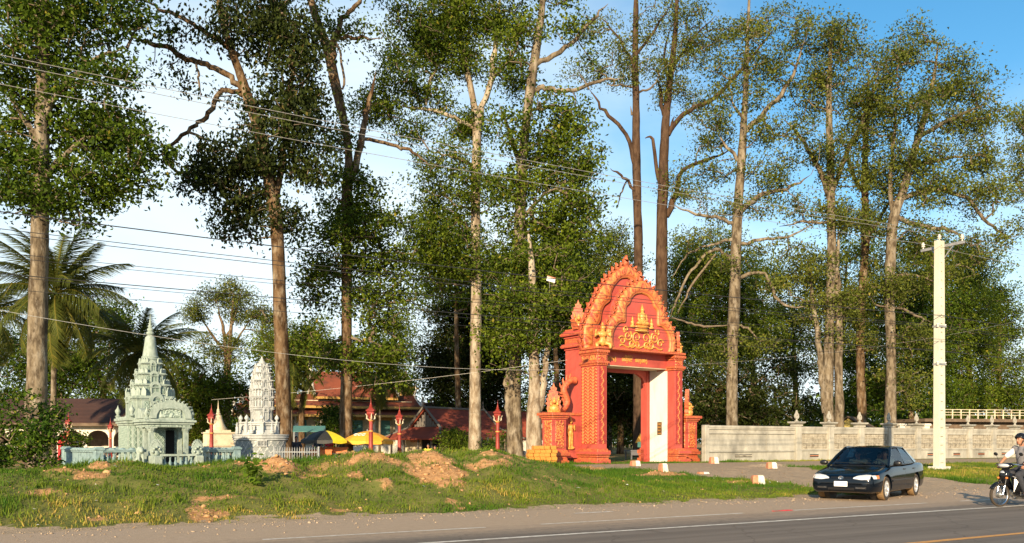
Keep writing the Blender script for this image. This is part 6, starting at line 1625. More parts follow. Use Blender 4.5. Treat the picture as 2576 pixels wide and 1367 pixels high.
# lattice panel shared by the bays
lm = MB()
for i in range(11): x = .02 + i * (2.16 / 10); lm.bb(x - .022, x + .022, -.04, .04, 0, .86)
for j in range(9): z = j * (.86 / 8); lm.bb(0, 2.2, -.036, .036, z - .016, z + .016)
for i in range(10):
    for j in range(8):
        lm.box((.02 + (i + .5) * .216, 0, (j + .5) * .1075), (.028, .05, .1), 0)
latm = lm.mesh('lattice_panel'); latm.materials.append(LAT)
for k in range(11):
    x = 6.7 + 2.58 * k
    mb = MB(); mb.bbc(x - .2, x + .2, -.2, .2, -.4, HW + .02, .02); po = mb.build('post', CON, wall)
    mb = MB(); mb.bbc(x - .24, x + .24, -.24, .24, HW + .02, HW + .10, .01); mb.loft([[(x + s * a, t_ * a, z) for s, t_ in ((-1, -1), (1, -1), (1, 1), (-1, 1))] for z, a in ((HW + .10, .20), (HW + .20, .34), (HW + .27, .34))]); mb.build('post_cap', CON, po)
    link('finial', finm, None, po, (x, 0, HW + .27), (0, 0, -wrot + .5))
    mb = MB(); mb.bb(x - .26, x + .26, -.26, .26, -.4, .10); mb.build('post_base', CON, po)
    if k < 10:
        a, b_ = x + .2, x + 2.38
        mb = MB(); mb.bb(a, b_, -.07, .07, -.1, .66); bay = mb.build('dado', CON, wall)
        mb = MB(); mb.bb(a, b_, -.11, .09, .66, .75); mb.build('rib', CON, bay)
        mb = MB(); mb.bb(a, b_, -.08, .08, HW - .38, HW - .2); mb.build('head_rail', CON, bay)
        link('lattice_panel', latm, None, bay, (a, 0, .75), None, (2.18 / 2.2, 1, (HW - .38 - .75) / .86))
        cx_ = (a + b_) / 2
        mb = MB(); mb.bb(cx_ - .36, cx_ + .36, -.075, -.06, .30, .46); v_ = mb.build('vent_slot', MAT['dark_void'], bay)
        mb = MB(); mb.bb(cx_ - .36, cx_ + .36, -.082, -.072, .36, .40); mb.build('vent_bar', MAT['salmon_paint'], v_)
        mb = MB(); mb.bb(cx_ - .42, cx_ + .42, -.1, -.06, .46, .52); mb.bb(cx_ - .42, cx_ + .42, -.1, -.06, .25, .30); mb.bb(cx_ - .42, cx_ - .36, -.098, -.06, .30, .46); mb.bb(cx_ + .36, cx_ + .42, -.098, -.06, .30, .46); mb.build('vent_frame', CON, v_)
        coping(a - .0, b_ + .0)
mb = MB(); mb.bb(2.1, 3.3, -.06, -.045, .34, .48); v_ = mb.build('vent_slot', MAT['dark_void'], plain)
mb = MB(); mb.bb(2.1, 3.3, -.07, -.055, .38, .44); mb.build('vent_bar', LAT, v_)

# ------------------------------------------------------------------ concrete pole and wires
pb = at(2363, 1182, 38.0)
PZ = GR(pb.x, pb.y)
pole = empty('utility_pole', (pb.x, pb.y, PZ), wrot, 'tall cream concrete utility pole with steel crossarm beside the parked car', 'pole')
PH = 10.35 - PZ
PC = MAT['pole_concrete']
def ring(w, d, z): return [(-w, -d, z), (w, -d, z), (w, d, z), (-w, d, z)]
mb = MB(); mb.loft([ring(.185, .07, -.3), ring(.125, .05, PH)]); mb.build('web', PC, pole)
for s in (-1, 1):
    mb = MB()
    mb.loft([[(s * .185 + a, b_, z) for a, b_ in ((-.05, -.14), (.05, -.14), (.05, .14), (-.05, .14))] if i == 0 else [(s * .125 + a * 1.0, b_ * .75, z) for a, b_ in ((-.07, -.15), (.07, -.15), (.07, .15), (-.07, .15))] for i, z in enumerate((-.3, PH))])
    mb.build('flange', PC, pole)
for k in range(26):
    z = .35 + k * .38; f_ = z / PH; w = .185 * (1 - f_) + .125 * f_
    mb = MB(); mb.bb(-w + .04, w - .04, -.13 + .04 * f_, .13 - .04 * f_, z - .05, z + .05); mb.build('step_rib', PC, pole)
mb = MB(); mb.bbc(-.34, .34, -.34, .34, -.1, .12, .02); mb.build('footing', MAT['white_paint'], pole)
arm = MB(); arm.bb(.17, .25, -1.02, 1.02, PH - .28, PH - .17); arm.bb(.17, .25, -1.02, 1.02, PH - .175, PH - .16); arm = arm.build('crossarm', MAT['steel_grey'], pole)
for s in (-1, 1):
    mb = MB(); mb.tube([(.21, s * .5, PH - .28), (.17, s * .03, PH - .85)], .025, 5); mb.build('brace', MAT['steel_grey'], arm)
IY = (-.92, 0, .92)
for y in IY:
    z0 = PH - .16 if y else PH
    mb = MB(); mb.lathe([(.025, 0), (.025, .06), (.08, .08), (.09, .11), (.045, .14), (.085, .17), (.085, .2), (.04, .23), (.055, .26), (.03, .29)], 12, (.21 if y else 0, y, z0)); mb.build('insulator', MAT['ceramic'], arm, smooth=50)
for z in (4.55, 6.2):
    mb = MB(); mb.bb(-.235, .235, -.16, .16, z, z + .08); bd = mb.build('steel_band', MAT['steel_grey'], pole)
    for s in (-1, 1):
        mb = MB(); mb.lathe([(.05, 0), (.06, .04), (.03, .07), (.06, .1), (.05, .14)], 10, (s * .26, -.1, z)); mb.build('spool_insulator', MAT['ceramic'], bd, smooth=50)
pu, pv = uv(pb.x, pb.y)
def wire(name, mat, r, pts, label, group):
    P = smooth_path([tuple(p) for p in pts], 5)
    o = MB().tube(P, r * .72, 5).build(name, mat, None, smooth=60)
    return tag(o, label, 'wire', group)
def road_wire(dv, z_pole, z_mid, u0, mat, r, label, group, sagk=1.0, u1=None):
    """span along the road from the pole to the next pole up the road, and on beyond"""
    pts = []
    span = pu - u0
    for i in range(25):
        t = i / 24; u_ = u0 + span * t
        z = z_pole + (z_mid - z_pole) * 4 * t * (1 - t)
        x, y = xy(u_, pv + dv); pts.append((x, y, z))
    o = wire('overhead_wire', mat, r, pts, label, group)
    pts = []
    for i in range(25):
        t = i / 24; u_ = pu + 42 * t
        z = z_pole + (z_mid - z_pole) * 4 * t * (1 - t); x, y = xy(u_, pv + dv); pts.append((x, y, z))
    wire('overhead_wire', mat, r, pts, label.replace('running up to', 'leading on beyond'), group)
g1 = 'high wires on the crossarm'; g2 = 'lower cables along the road'
for y, z in zip(IY, (10.42, 10.60, 10.42)):
    road_wire(y, z, z - .32, pu - 44, MAT['wire_grey'], .011, 'thin grey high-level wire running up to the crossarm of the concrete pole', g1)
for dv, z, zm, rr_ in ((-.2, 7.05, 6.75, .020), (.2, 6.72, 6.45, .013), (.32, 6.66, 6.36, .013)):
    road_wire(dv, z, zm, pu - 44, MAT['wire_dark'], rr_, 'dark cable of the upper bundle running up to the upper steel band of the pole', g2)
for dv, z, zm, rr_ in ((-.25, 6.0, 5.85, .010), (-.1, 5.92, 5.78, .009), (.15, 5.55, 5.45, .016), (.3, 5.62, 5.36, .009), (.1, 5.20, 5.08, .009)):
    road_wire(dv, z, zm, pu - 44, MAT['wire_dark'], rr_, 'dark cable of the lower bundle running up to the lower steel band of the pole', g2)
# service wires to the gate
gpt = gate.matrix_basis @ Vector((0, 2.3, 5.0))
def droop(a, b_, s, n=16):
    a, b_ = Vector(a), Vector(b_); return [a.lerp(b_, i / n) - Vector((0, 0, s * 4 * (i / n) * (1 - i / n))) for i in range(n + 1)]
wire('service_wire', MAT['wire_pale'], .009, droop(at(-60, 770, 24), gate.matrix_basis @ Vector((-.02, 2.35, 4.55)), .55), 'pale service wire descending past the shrine spire to the gate side', 'service wires')
wire('service_wire', MAT['wire_pale'], .009, droop(at(532, 1006, 50), gpt, .15), 'pale service wire rising from a red lamp post to the gate side', 'service wires')
wire('service_wire', MAT['wire_grey'], .006, droop(gate.matrix_basis @ Vector((GWID, 1.2, 4.9)), at(2640, 790, 52), .5), 'thin pale service wire leaving the gate over the boundary wall', 'service wires')
# small white board tied to the wires
bq = at(1386, 703, 33)
bd = empty('hanging_board', (bq.x, bq.y, bq.z), .35, 'small white board tied to the cables in front of the leafy trees', 'board')
MB().bb(-.17, .17, -.015, .015, -.10, .06).build('panel', MAT['litter_white'], bd, rot=(0, .22, 0))
mb = MB(); mb.bb(-.17, .17, -.018, .018, .06, .10); mb.build('top_strip', MAT['salmon_paint'], bd, rot=(0, .22, 0))
mb = MB(); mb.tube([(-.05, 0, -.1), (-.06, 0, -.35)], .006, 4); mb.build('tie', MAT['wire_grey'], bd)

# ------------------------------------------------------------------ red lamp posts
def lamp(px, ytop, D, label):
    b = at(px, 1140, D); z = GR(b.x, b.y); H = at(px, ytop, D).z - z
    l = empty('lamp_post', (b.x, b.y, z), .3, label, 'lamp post', 'red ornamental lamp posts')
    s = H / 3.2; LR, LG = MAT['lamp_red'], MAT['gate_gold']
    mb = MB(); mb.lathe([(.26, -.2), (.26, .16), (.2, .2), (.22, .28), (.16, .34), (.19, .42), (.13, .5)], 8); mb.build('base', LR, l, scale=s)
    mb = MB(); mb.lathe([(.12, .5), (.115, .56), (.14, .6), (.11, .66), (.10, 1.5), (.115, 1.54), (.095, 1.6), (.09, 2.1), (.13, 2.14), (.1, 2.2)], 10); mb.build('column', LR, l, scale=s, smooth=35)
    mb = MB(); mb.lathe([(.125, .50), (.14, .53), (.125, .56)], 10); mb.lathe([(.117, 1.49), (.125, 1.52), (.117, 1.55)], 10); mb.lathe([(.11, 2.0), (.13, 2.04), (.11, 2.08)], 10); mb.build('gold_ring', LG, l, scale=s, smooth=40)
    for k in range(4):
        mb = MB(); mb.M = Matrix.Rotation(k * math.pi / 2, 4, 'Z'); mb.tube([(.09, 0, 2.06), (.2, 0, 2.14), (.19, 0, 2.28), (.26, 0, 2.36)], [.035, .045, .03, .02], 6); mb.build('bracket', MAT['stupa_cream'], l, scale=s, smooth=60)
    mb = MB(); mb.lathe([(.10, 2.2), (.19, 2.32), (.21, 2.36), (.19, 2.46), (.25, 2.50), (.25, 2.54), (.16, 2.60), (.10, 2.64)], 6); mb.build('lantern', LR, l, scale=s)
    mb = MB(); mb.lathe([(.10, 2.64), (.12, 2.68), (.06, 2.72), (.085, 2.77), (.04, 2.82), (.05, 2.86), (.02, 2.92), (.012, 3.05), (0, 3.2)], 10); mb.build('spire', LR, l, scale=s, smooth=40)
lamp(532, 1015, 48, 'red lamp post with gold rings beside the cream stupa')
lamp(933, 998, 42.5, 'red lamp post with gold rings in front of the orange parasol')
lamp(1005, 1018, 47, 'red lamp post with gold rings between the small palm and the tiled house')
lamp(1252, 1006, 47, 'red lamp post with gold rings between the white trunk and thick trunk')
lamp(828, 1026, 62, 'shaded red lamp post behind the black and yellow parasol')
lamp(172, 1035, 54, 'shaded red lamp post in front of the white arcade')
lamp(278, 1050, 56, 'shaded red lamp post half hidden by the green shrine')

# ------------------------------------------------------------------ buildings
def gable_roof(mb, x0, x1, y0, y1, z0, z1, over=0.0, th=.12):
    """two slopes, ridge along x"""
    ym = (y0 + y1) / 2
    for s, ye in ((-1, y0 - over), (1, y1 + over)):
        a = [(x0, ye, z0), (x1, ye, z0), (x1, ym, z1), (x0, ym, z1)]
        b_ = [(p[0], p[1], p[2] - th) for p in a]
        mb.add(a + b_, [(0, 1, 2, 3), (7, 6, 5, 4), (0, 4, 5, 1), (1, 5, 6, 2), (2, 6, 7, 3), (3, 7, 4, 0)])
def skirt(mb, xi0, xi1, yi0, yi1, zi, o, zo, th=.1):
    """hipped skirt roof round a rectangle"""
    A = [(xi0, yi0, zi), (xi1, yi0, zi), (xi1, yi1, zi), (xi0, yi1, zi)]; B = [(xi0 - o, yi0 - o, zo), (xi1 + o, yi0 - o, zo), (xi1 + o, yi1 + o, zo), (xi0 - o, yi1 + o, zo)]
    C_ = [(p[0], p[1], p[2] - th) for p in B]; D_ = [(p[0], p[1], p[2] - th) for p in A]
    mb.add(A + B + C_ + D_, [(i, (i + 1) % 4, 4 + (i + 1) % 4, 4 + i) for i in range(4)] + [(4 + i, 4 + (i + 1) % 4, 8 + (i + 1) % 4, 8 + i) for i in range(4)] + [(8 + i, 8 + (i + 1) % 4, 12 + (i + 1) % 4, 12 + i) for i in range(4)])
# wooden house: ridge away to the side, gable towards the lamp posts
hp = at(1142, 1120, 62); hz = GR(hp.x, hp.y)
house = empty('wooden_house', (hp.x, hp.y, hz), math.radians(54), 'low wooden house with red tiled roof and grey plank gable', 'house')
mb = MB(); mb.bb(-3.0, 3.4, -1.9, 1.9, -.3, 1.4); hw_ = mb.build('wall', MAT['temple_cream'], house)
MB().bb(-3.05, -2.9, -1.2, 1.0, 0, 1.25).build('doorway', MAT['dark_void'], house)
MB().bb(-2.4, 2.8, -1.97, -1.88, 0, 1.25).build('open_front', MAT['dark_void'], house)
for k in range(9): MB().bb(-2.9 + k * .78, -2.78 + k * .78, -2.9, -2.78, -.2, 1.35).build('post', MAT['wood_grey'], house)
for y in (-1.4, -.2, 1.1, 2.3): MB().bb(-4.0, -3.88, y, y + .12, -.2, 1.35).build('post', MAT['wood_grey'], house)
mb = MB(); mb.bb(-3.12, -3.02, .3, 1.5, .1, 1.3); mb.build('side_panel', MAT['temple_cream'], house)
for k in range(4): MB().bb(-3.16, -3.11, .42 + k * .24, .58 + k * .24, 1.0, 1.12).build('vent_hole', MAT['salmon_paint'], house)
mb = MB(); skirt(mb, -3.1, 3.4, -1.3, 1.3, 2.05, 1.45, 1.25); rf = mb.build('lower_roof', MAT['roof_red'], house)
mb = MB(); gable_roof(mb, -3.15, 3.4, -1.35, 1.35, 2.05, 3.35); rf2 = mb.build('upper_roof', MAT['roof_red'], house)
for k in range(11):
    y0 = -1.25 + k * .227; h0 = 3.2 - abs(y0 + .11) * .95
    MB().bb(-3.06, -3.02 + .01 * (k % 2), y0 + .01, y0 + .215, 1.9, h0 - .12).build('gable_plank', MAT['wood_grey'], house)
for xx in (-3.2, 3.45):
    for s in (-1, 1):
        mb = MB(); mb.tube([(xx, 0, 3.48), (xx, s * .7, 2.78), (xx, s * 1.45, 2.02), (xx, s * 1.6, 1.98)], [.07, .09, .09, .05], 6); mb.build('bargeboard', MAT['wood_grey'], rf2, smooth=60)
    mb = MB(); mb.tube([(xx, 0, 3.4), (xx - .1, 0, 3.7), (xx - .05, 0, 4.1)], [.06, .05, .01], 6); mb.build('roof_finial', MAT['wood_grey'], rf2, smooth=60)
mb = MB(); mb.tube([(-3.15, 0, 3.40), (3.4, 0, 3.40)], .08, 6); mb.build('ridge_tile', MAT['wood_grey'], rf2)
for sx_, sy_ in ((-1, -1), (-1, 1), (1, -1)):
    mb = MB(); mb.tube([((-3.1 if sx_ < 0 else 3.4), sy_ * 1.3, 2.08), ((-4.55 if sx_ < 0 else 4.85), sy_ * 2.75, 1.28)], .06, 6); mb.build('hip_tile', MAT['wood_grey'], rf)
# second roofed house
hp = at(1262, 1120, 70); hz = GR(hp.x, hp.y)
h2 = empty('wooden_house', (hp.x, hp.y, hz), math.radians(8), 'shaded house with dull red roof behind the thick trunks', 'house')
MB().bb(-2.2, 3.2, -1.5, 1.5, -.2, 1.5).build('wall', MAT['temple_white'], h2); MB().bb(-1.0, -.2, -1.56, -1.48, 0, 1.3).build('doorway', MAT['dark_void'], h2)
MB().bb(.6, 1.4, -1.56, -1.48, .5, 1.2).build('window', MAT['dark_void'], h2)
mb = MB(); gable_roof(mb, -2.6, 3.6, -2.2, 2.2, 1.5, 3.5); mb.build('roof', MAT['roof_red'], h2)
# temple hall: stacked tiled roofs with golden eaves
tp = at(800, 1120, 76); tz = GR(tp.x, tp.y)
hall = empty('temple_hall', (tp.x, tp.y, tz), math.radians(20), 'temple hall with stacked red tiled roofs, golden eaves and cream columns', 'temple')
MB().bb(-7.2, 9.5, -3.2, 3.2, -.3, .7).build('platform', MAT['temple_white'], hall)
MB().bb(-5.6, 8.0, -1.7, 1.7, .7, 4.6).build('wall', MAT['temple_cream'], hall)
for k in range(5): 
    w_ = MB().bb(-4.6 + k * 2.4, -3.6 + k * 2.4, -1.78, -1.66, 1.2, 2.9).build('window', MAT['teal_cloth'], hall)
    MB().bb(-4.75 + k * 2.4, -3.45 + k * 2.4, -1.84, -1.7, 2.9, 3.2).build('window_head', MAT['temple_gold'], w_)
for k in range(8):
    x = -6.4 + k * 2.15
    c_ = MB().lathe([(.28, .7), (.28, .85), (.21, .9), (.19, 3.0), (.27, 3.1), (.3, 3.3)], 12, (x, -2.6, 0)).build('column', MAT['temple_white'], hall, smooth=40)
    mb = MB(); mb.tube([(x, -2.8, 2.6), (x, -3.15, 2.9), (x, -3.1, 3.25), (x, -3.35, 3.45)], [.06, .09, .06, .05], 6); mb.build('bracket', MAT['temple_gold'], c_, smooth=60)
for k in range(2):
    c_ = MB().lathe([(.28, .7), (.28, .85), (.21, .9), (.19, 3.0), (.27, 3.1), (.3, 3.3)], 12, (-6.4, -.6 + k * 1.9, 0)).build('column', MAT['temple_white'], hall, smooth=40)
def roof_tier(name, x0, x1, hy, z0, z1, over):
    mb = MB(); gable_roof(mb, x0, x1, -hy, hy, z0, z1, over); r_ = mb.build(name, MAT['roof_temple'], hall)
    mb = MB(); mb.bb(x0, x1, -hy - over - .05, -hy - over + .05, z0 - .22, z0 - .02); mb.build('golden_eave', MAT['temple_gold'], r_)
    for xx in (x0, x1):
        for s in (-1, 1):
            P_ = [(xx, 0, z1 + .12), (xx, s * hy * .5, (z0 + z1) / 2 + .08), (xx, s * (hy + over), z0 + .08), (xx, s * (hy + over + .1), z0 + .5)]
            mb = MB(); mb.tube(smooth_path(P_, 4), .1, 6); mb.build('bargeboard', MAT['temple_white'], r_, smooth=60)
        mb = MB(); mb.tube([(xx, 0, z1), (xx + (-.2 if xx == x0 else .2), 0, z1 + .6), (xx + (-.1 if xx == x0 else .1), 0, z1 + 1.1)], [.12, .09, .01], 6); mb.build('roof_horn', MAT['temple_white'], r_, smooth=60)
    mb = MB(); mb.prism([(-hy * .95, z0), (hy * .95, z0), (0, z1 - .1)], x0 + .1, x0 + .2, 'yz'); mb.build('gable_panel', MAT['temple_gold'], r_)
    return r_
roof_tier('roof_tier', -7.0, 9.2, 2.9, 3.35, 4.3, .5)
roof_tier('roof_tier', -6.4, 8.6, 2.3, 4.1, 5.2, .5)
roof_tier('roof_tier', -.6, 6.6, 2.0, 4.9, 7.2, .3)
# wing of the hall
wp = at(1010, 1120, 80); wz = GR(wp.x, wp.y)
wing = empty('temple_hall', (wp.x, wp.y, wz), math.radians(25), 'dark-roofed side hall of the temple behind the small palm', 'temple')
MB().bb(-4.2, 2.6, -1.6, 1.6, -.2, 3.2).build('wall', MAT['temple_cream'], wing)
for k in range(4): MB().lathe([(.16, 0), (.14, 2.5), (.2, 2.7)], 10, (-3.9 + k * 2.0, -2.2, 0)).build('column', MAT['temple_white'], wing, smooth=40)
for k in range(3): MB().bb(-3.2 + k * 1.9, -2.2 + k * 1.9, -1.66, -1.58, .2, 2.2).build('doorway', MAT['dark_void'], wing)
mb = MB(); gable_roof(mb, -5, 3.4, -2.4, 2.4, 3.0, 4.7, .3); mb.build('roof', MAT['roof_dark'], wing)
# slim tower of the temple
tq = at(1022, 1120, 84); tqz = GR(tq.x, tq.y)
twr = empty('temple_tower', (tq.x, tq.y, tqz), math.radians(30), 'slim cream temple tower with tiered spire above the dark-roofed hall', 'tower')
MB().bb(-.75, .75, -.75, .75, 0, 4.9).build('shaft', MAT['temple_cream'], twr)
mb = MB()
for z, r in ((4.9, .95), (5.1, .8), (6.1, .95), (6.25, .78)): mb.bb(-r, r, -r, r, z, z + .15)
mb.bb(-.6, .6, -.6, .6, 5.2, 6.1); mb.build('tier', MAT['temple_gold'], twr)
MB().lathe([(.6, 6.4), (.62, 6.6), (.42, 6.8), (.45, 7.0), (.28, 7.2), (.3, 7.35), (.12, 7.6), (.06, 8.0), (0, 8.6)], 8).build('spire', MAT['temple_cream'], twr)
# white arcade pavilion at the palms
ap = at(215, 1120, 62); az_ = GR(ap.x, ap.y)
arc = empty('arcade_pavilion', (ap.x, ap.y, az_), math.radians(6), 'white arcaded pavilion with low red roof behind the palms', 'pavilion')
def arch_wall(x0, n, w, H, spr, y0, y1):
    mb = MB()
    for k in range(n):
        a = x0 + k * w
        pts = [(a, 0), (a + .16, 0), (a + .16, spr)]
        R0 = (w - .32) / 2; c0 = a + w / 2
        for i in range(9):
            an = math.pi - math.pi * i / 8; pts.append((c0 + R0 * math.cos(an), spr + R0 * .8 * math.sin(an)))
        pts += [(a + w - .16, 0), (a + w, 0), (a + w, H), (a, H)]
        mb.prism(pts, y0, y1)
        yield mb; mb = MB()
for mb in arch_wall(-4.6, 6, 1.75, 2.35, 1.25, -1.9, -1.72): mb.build('arch', MAT['temple_white'], arc)
MB().bb(-4.6, 5.9, 1.3, 1.5, -.2, 2.3).build('rear_wall', MAT['slab_brown'], arc)
MB().bb(-4.8, 6.1, -2.1, 1.6, -.3, .05).build('floor_slab', MAT['temple_white'], arc)
for k in range(6):
    r_ = MB().bb(-4.44 + k * 1.75, -3.0 + k * 1.75, -1.86, -1.78, .62, .70).build('hand_rail', MAT['temple_white'], arc)
    for q in range(6): MB().lathe(baluster_profile(.07, .56), 6, (-4.3 + k * 1.75 + q * .24, -1.82, .05)).build('baluster', MAT['stupa_cream'], r_, smooth=60)
mb = MB(); gable_roof(mb, -5.2, 6.5, -2.6, 2.2, 2.35, 4.1); rr_ = mb.build('roof', MAT['roof_dark'], arc)
mb = MB(); mb.bb(-5.2, 6.5, -2.62, -2.5, 2.1, 2.3); mb.build('fascia', MAT['slab_brown'], rr_)
# yellow gabled house and railed flat roof beyond the wall
yp = at(2150, 1120, 78); yz = GR(yp.x, yp.y)
yh = empty('yellow_house', (yp.x, yp.y, yz), math.radians(60), 'yellow gabled house with dark mossy roof behind the wall', 'house')
MB().bb(-3.4, 3, -1.5, 1.5, -.2, 1.9).build('wall', MAT['house_yellow'], yh)
mb = MB(); mb.prism([(-1.5, 1.9), (1.5, 1.9), (0, 3.1)], -3.4, -3.2, 'yz'); mb.build('gable', MAT['house_yellow'], yh)
mb = MB(); gable_roof(mb, -3.7, 3.4, -1.6, 1.6, 1.9, 3.3, .45); mb.build('roof', MAT['slab_brown'], yh)
rp_ = at(2420, 1120, 68); rz_ = GR(rp_.x, rp_.y)
rh = empty('flat_roofed_house', (rp_.x, rp_.y, rz_), math.radians(12), 'white flat-roofed house with brown slab and roof railing behind the wall', 'house')
MB().bb(-4.6, 5.2, -1.5, 1.5, -.2, 2.5).build('wall', MAT['temple_white'], rh)
for k in range(4):
    MB().bb(-3.8 + k * 2.3, -2.6 + k * 2.3, -1.56, -1.48, 1.0, 2.2).build('window', MAT['dark_void'], rh)
sl = MB().bb(-5.0, 5.5, -2.2, 2.0, 2.55, 2.78).build('roof_slab', MAT['slab_brown'], rh)
MB().bb(-5.0, 5.5, -1.62, -1.5, 2.0, 2.54).build('painted_shade_band', MAT['slab_brown'], rh)  # dark brown strip paints in the shade under the roof slab
for k in range(13): MB().bb(-4.0 + k * .74, -3.93 + k * .74, -2.05, -1.98, 2.78, 3.5).build('rail_post', MAT['stupa_cream'], sl)
for z in (3.05, 3.25, 3.46): MB().bb(-4.0, 4.95, -2.04, -2.0, z, z + .04).build('rail_bar', MAT['stupa_cream'], sl)
for px_, lab in ((2268, 'pale curved concrete stub beside the brown slab, near the pole'), (2330, 'upright white concrete stub in front of the brown slab')):
    q_ = at(px_, 1085, 60); s_ = empty('concrete_stub', (q_.x, q_.y, GR(q_.x, q_.y)), .3, lab, 'stub')
    MB().bbc(-.22, .22, -.15, .15, -.1, 2.15, .05).build('shaft', MAT['temple_white'], s_); MB().bbc(-.3, .3, -.2, .2, 2.15, 2.3, .04).build('cap', MAT['temple_white'], s_)
# ------------------------------------------------------------------ people
def person(label, loc, rz, J, shirt, trousers, sleeve=None, hair='hair_black', voxel=.014, parent=None, hat=None, lower=True, grip=None, group=None, sleeve_to=.55, shoes='black_plastic'):
    """J: joints in local metres (x forward, y left): pelvis chest neck head shl shr ell elr wrl wrr hil hir knl knr anl anr"""
    p = empty('person', loc, rz, label, 'person', group)
    J = {k: Vector(v) for k, v in J.items()}
    fwd = Vector((1, 0, 0))
    mb = MB()
    hd = J['head']
    mb.ell(hd + Vector((0, 0, .01)), (.092, .076, .115), 14, 10); mb.ell(hd + Vector((.03, 0, -.06)), (.06, .056, .06), 10, 8)
    mb.cap(hd + Vector((.09, 0, .02)), hd + Vector((.104, 0, -.025)), .010, .015, 8)
    for s in (-1, 1): mb.ell(hd + Vector((-.01, s * .078, 0)), (.02, .012, .03), 8, 6)
    mb.cap(J['neck'], hd + Vector((-.015, 0, -.07)), .056, .052)
    mb.cap(J['pelvis'], J['chest'], .125, .14); mb.cap(J['chest'], J['neck'] + Vector((0, 0, -.05)), .14, .07)
    for a, s in (('l', 1), ('r', -1)):
        mb.cap(J['chest'] * .35 + J['sh' + a] * .65, J['sh' + a], .075, .066); mb.cap(J['sh' + a], J['el' + a], .054, .042); mb.cap(J['el' + a], J['wr' + a], .041, .028)
        w = J['wr' + a]; d = (w - J['el' + a]).normalized()
        side = Vector((0, 0, 1)).cross(d).normalized() if abs(d.z) < .95 else Vector((0, 1, 0)); dn = side.cross(d).normalized()
        if dn.z > 0: dn = -dn
        pm = w + d * .05; mb.ell(pm, (.042, .038, .03), 8, 6); mb.cap(w, pm, .028, .034)
        for k in range(4):
            f0 = pm + d * .035 + side * (-.030 + .020 * k); l = (.030, .036, .034, .026)[k]
            f1 = f0 + d * l * .9 + dn * .012; f2 = f1 + d * l * .3 + dn * .028; f3 = f2 - d * .015 + dn * .018
            mb.cap(f0, f1, .0095, .009, 6); mb.cap(f1, f2, .009, .0085, 6); mb.cap(f2, f3, .0085, .008, 6)
        t0 = w + d * .03 + side * (-.032 * s); t1 = t0 + d * .03 + dn * .02 + side * (-.02 * s); t2 = t1 + d * .025 + dn * .015 + side * (.012 * s)
        mb.cap(t0, t1, .012, .011, 6); mb.cap(t1, t2, .011, .009, 6)
        if lower:
            mb.cap(J['hi' + a], J['kn' + a], .082, .058); mb.cap(J['kn' + a], J['an' + a], .054, .036); mb.cap(J['an' + a] + Vector((-.02, 0, -.03)), J['an' + a] + Vector((.14, 0, -.05)), .036, .03)
    body = remeshed('body', mb, MAT['skin'], voxel, p, 3)
    mb = MB(); mb.cap(J['pelvis'] + Vector((0, 0, -.03)), J['chest'], .155, .165, 14); mb.cap(J['chest'], J['neck'] + Vector((-.005, 0, -.06)), .165, .088, 14)
    for a in 'lr': mb.cap(J['chest'] * .45 + J['sh' + a] * .55, J['sh' + a], .10, .085, 12)
    sh = remeshed('shirt', mb, MAT[shirt], voxel * 1.3, p, 4)
    for a in 'lr':
        mb = MB(); e = J['sh' + a].lerp(J['el' + a], sleeve_to / .55 * .8 if sleeve_to < .69 else 1.0)
        mb.cap(J['sh' + a] + (J['chest'] - J['sh' + a]) * .1, e, .083, .068, 12)
        if sleeve_to > .9: mb.cap(J['el' + a], J['wr' + a], .06, .045, 12)
        remeshed('sleeve', mb, MAT[sleeve or shirt], voxel * 1.2, p, 3)
    if lower:
        mb = MB(); mb.ell(J['pelvis'] + Vector((0, 0, -.02)), (.16, .175, .13), 14, 10)
        for a in 'lr':
            mb.cap(J['hi' + a], J['kn' + a], .104, .08, 12); mb.cap(J['kn' + a], J['an' + a] + (J['kn' + a] - J['an' + a]) * .1, .076, .062, 12)
        remeshed('trousers', mb, MAT[trousers], voxel * 1.2, p, 3)
        for a in 'lr':
            mb = MB(); mb.cap(J['an' + a] + Vector((-.04, 0, -.045)), J['an' + a] + Vector((.16, 0, -.055)), .047, .038); remeshed('shoe', mb, MAT[shoes], voxel * 1.2, p, 2)
    if hat == 'helmet':
        mb = MB(); mb.ell(hd + Vector((-.015, 0, .045)), (.135, .122, .125), 18, 12)
        me_ = mb.mesh('helmet', 180); bm_ = bmesh.new(); bm_.from_mesh(me_)
        geom = bm_.verts[:] + bm_.edges[:] + bm_.faces[:]
        bmesh.ops.bisect_plane(bm_, geom=geom, plane_co=hd + Vector((.04, 0, .035)), plane_no=Vector((.55, 0, -.84)), clear_outer=True)
        bm_.to_mesh(me_); bm_.free()
        h_ = link('helmet', me_, MAT['black_gloss'], p); so = h_.modifiers.new('t', 'SOLIDIFY'); so.thickness = .014
        mb = MB(); mb.prism([(hd.x + .08, hd.y - .09), (hd.x + .19, hd.y - .06), (hd.x + .20, hd.y + .06), (hd.x + .08, hd.y + .09)], hd.z + .065, hd.z + .078, 'xy'); mb.build('peak', MAT['black_gloss'], h_)
        for s in (-1, 1):
            mb = MB(); mb.cap(hd + Vector((.01, s * .088, -.01)), hd + Vector((.03, s * .06, -.115)), .012, .010, 6); mb.build('strap', MAT['black_plastic'], h_)
    else:
        mb = MB(); mb.ell(hd + Vector((-.02, 0, .04)), (.104, .09, .105), 14, 10); mb.ell(hd + Vector((-.055, 0, -.03)), (.06, .075, .08), 12, 8)
        remeshed('hair', mb, MAT[hair], voxel, p, 2)
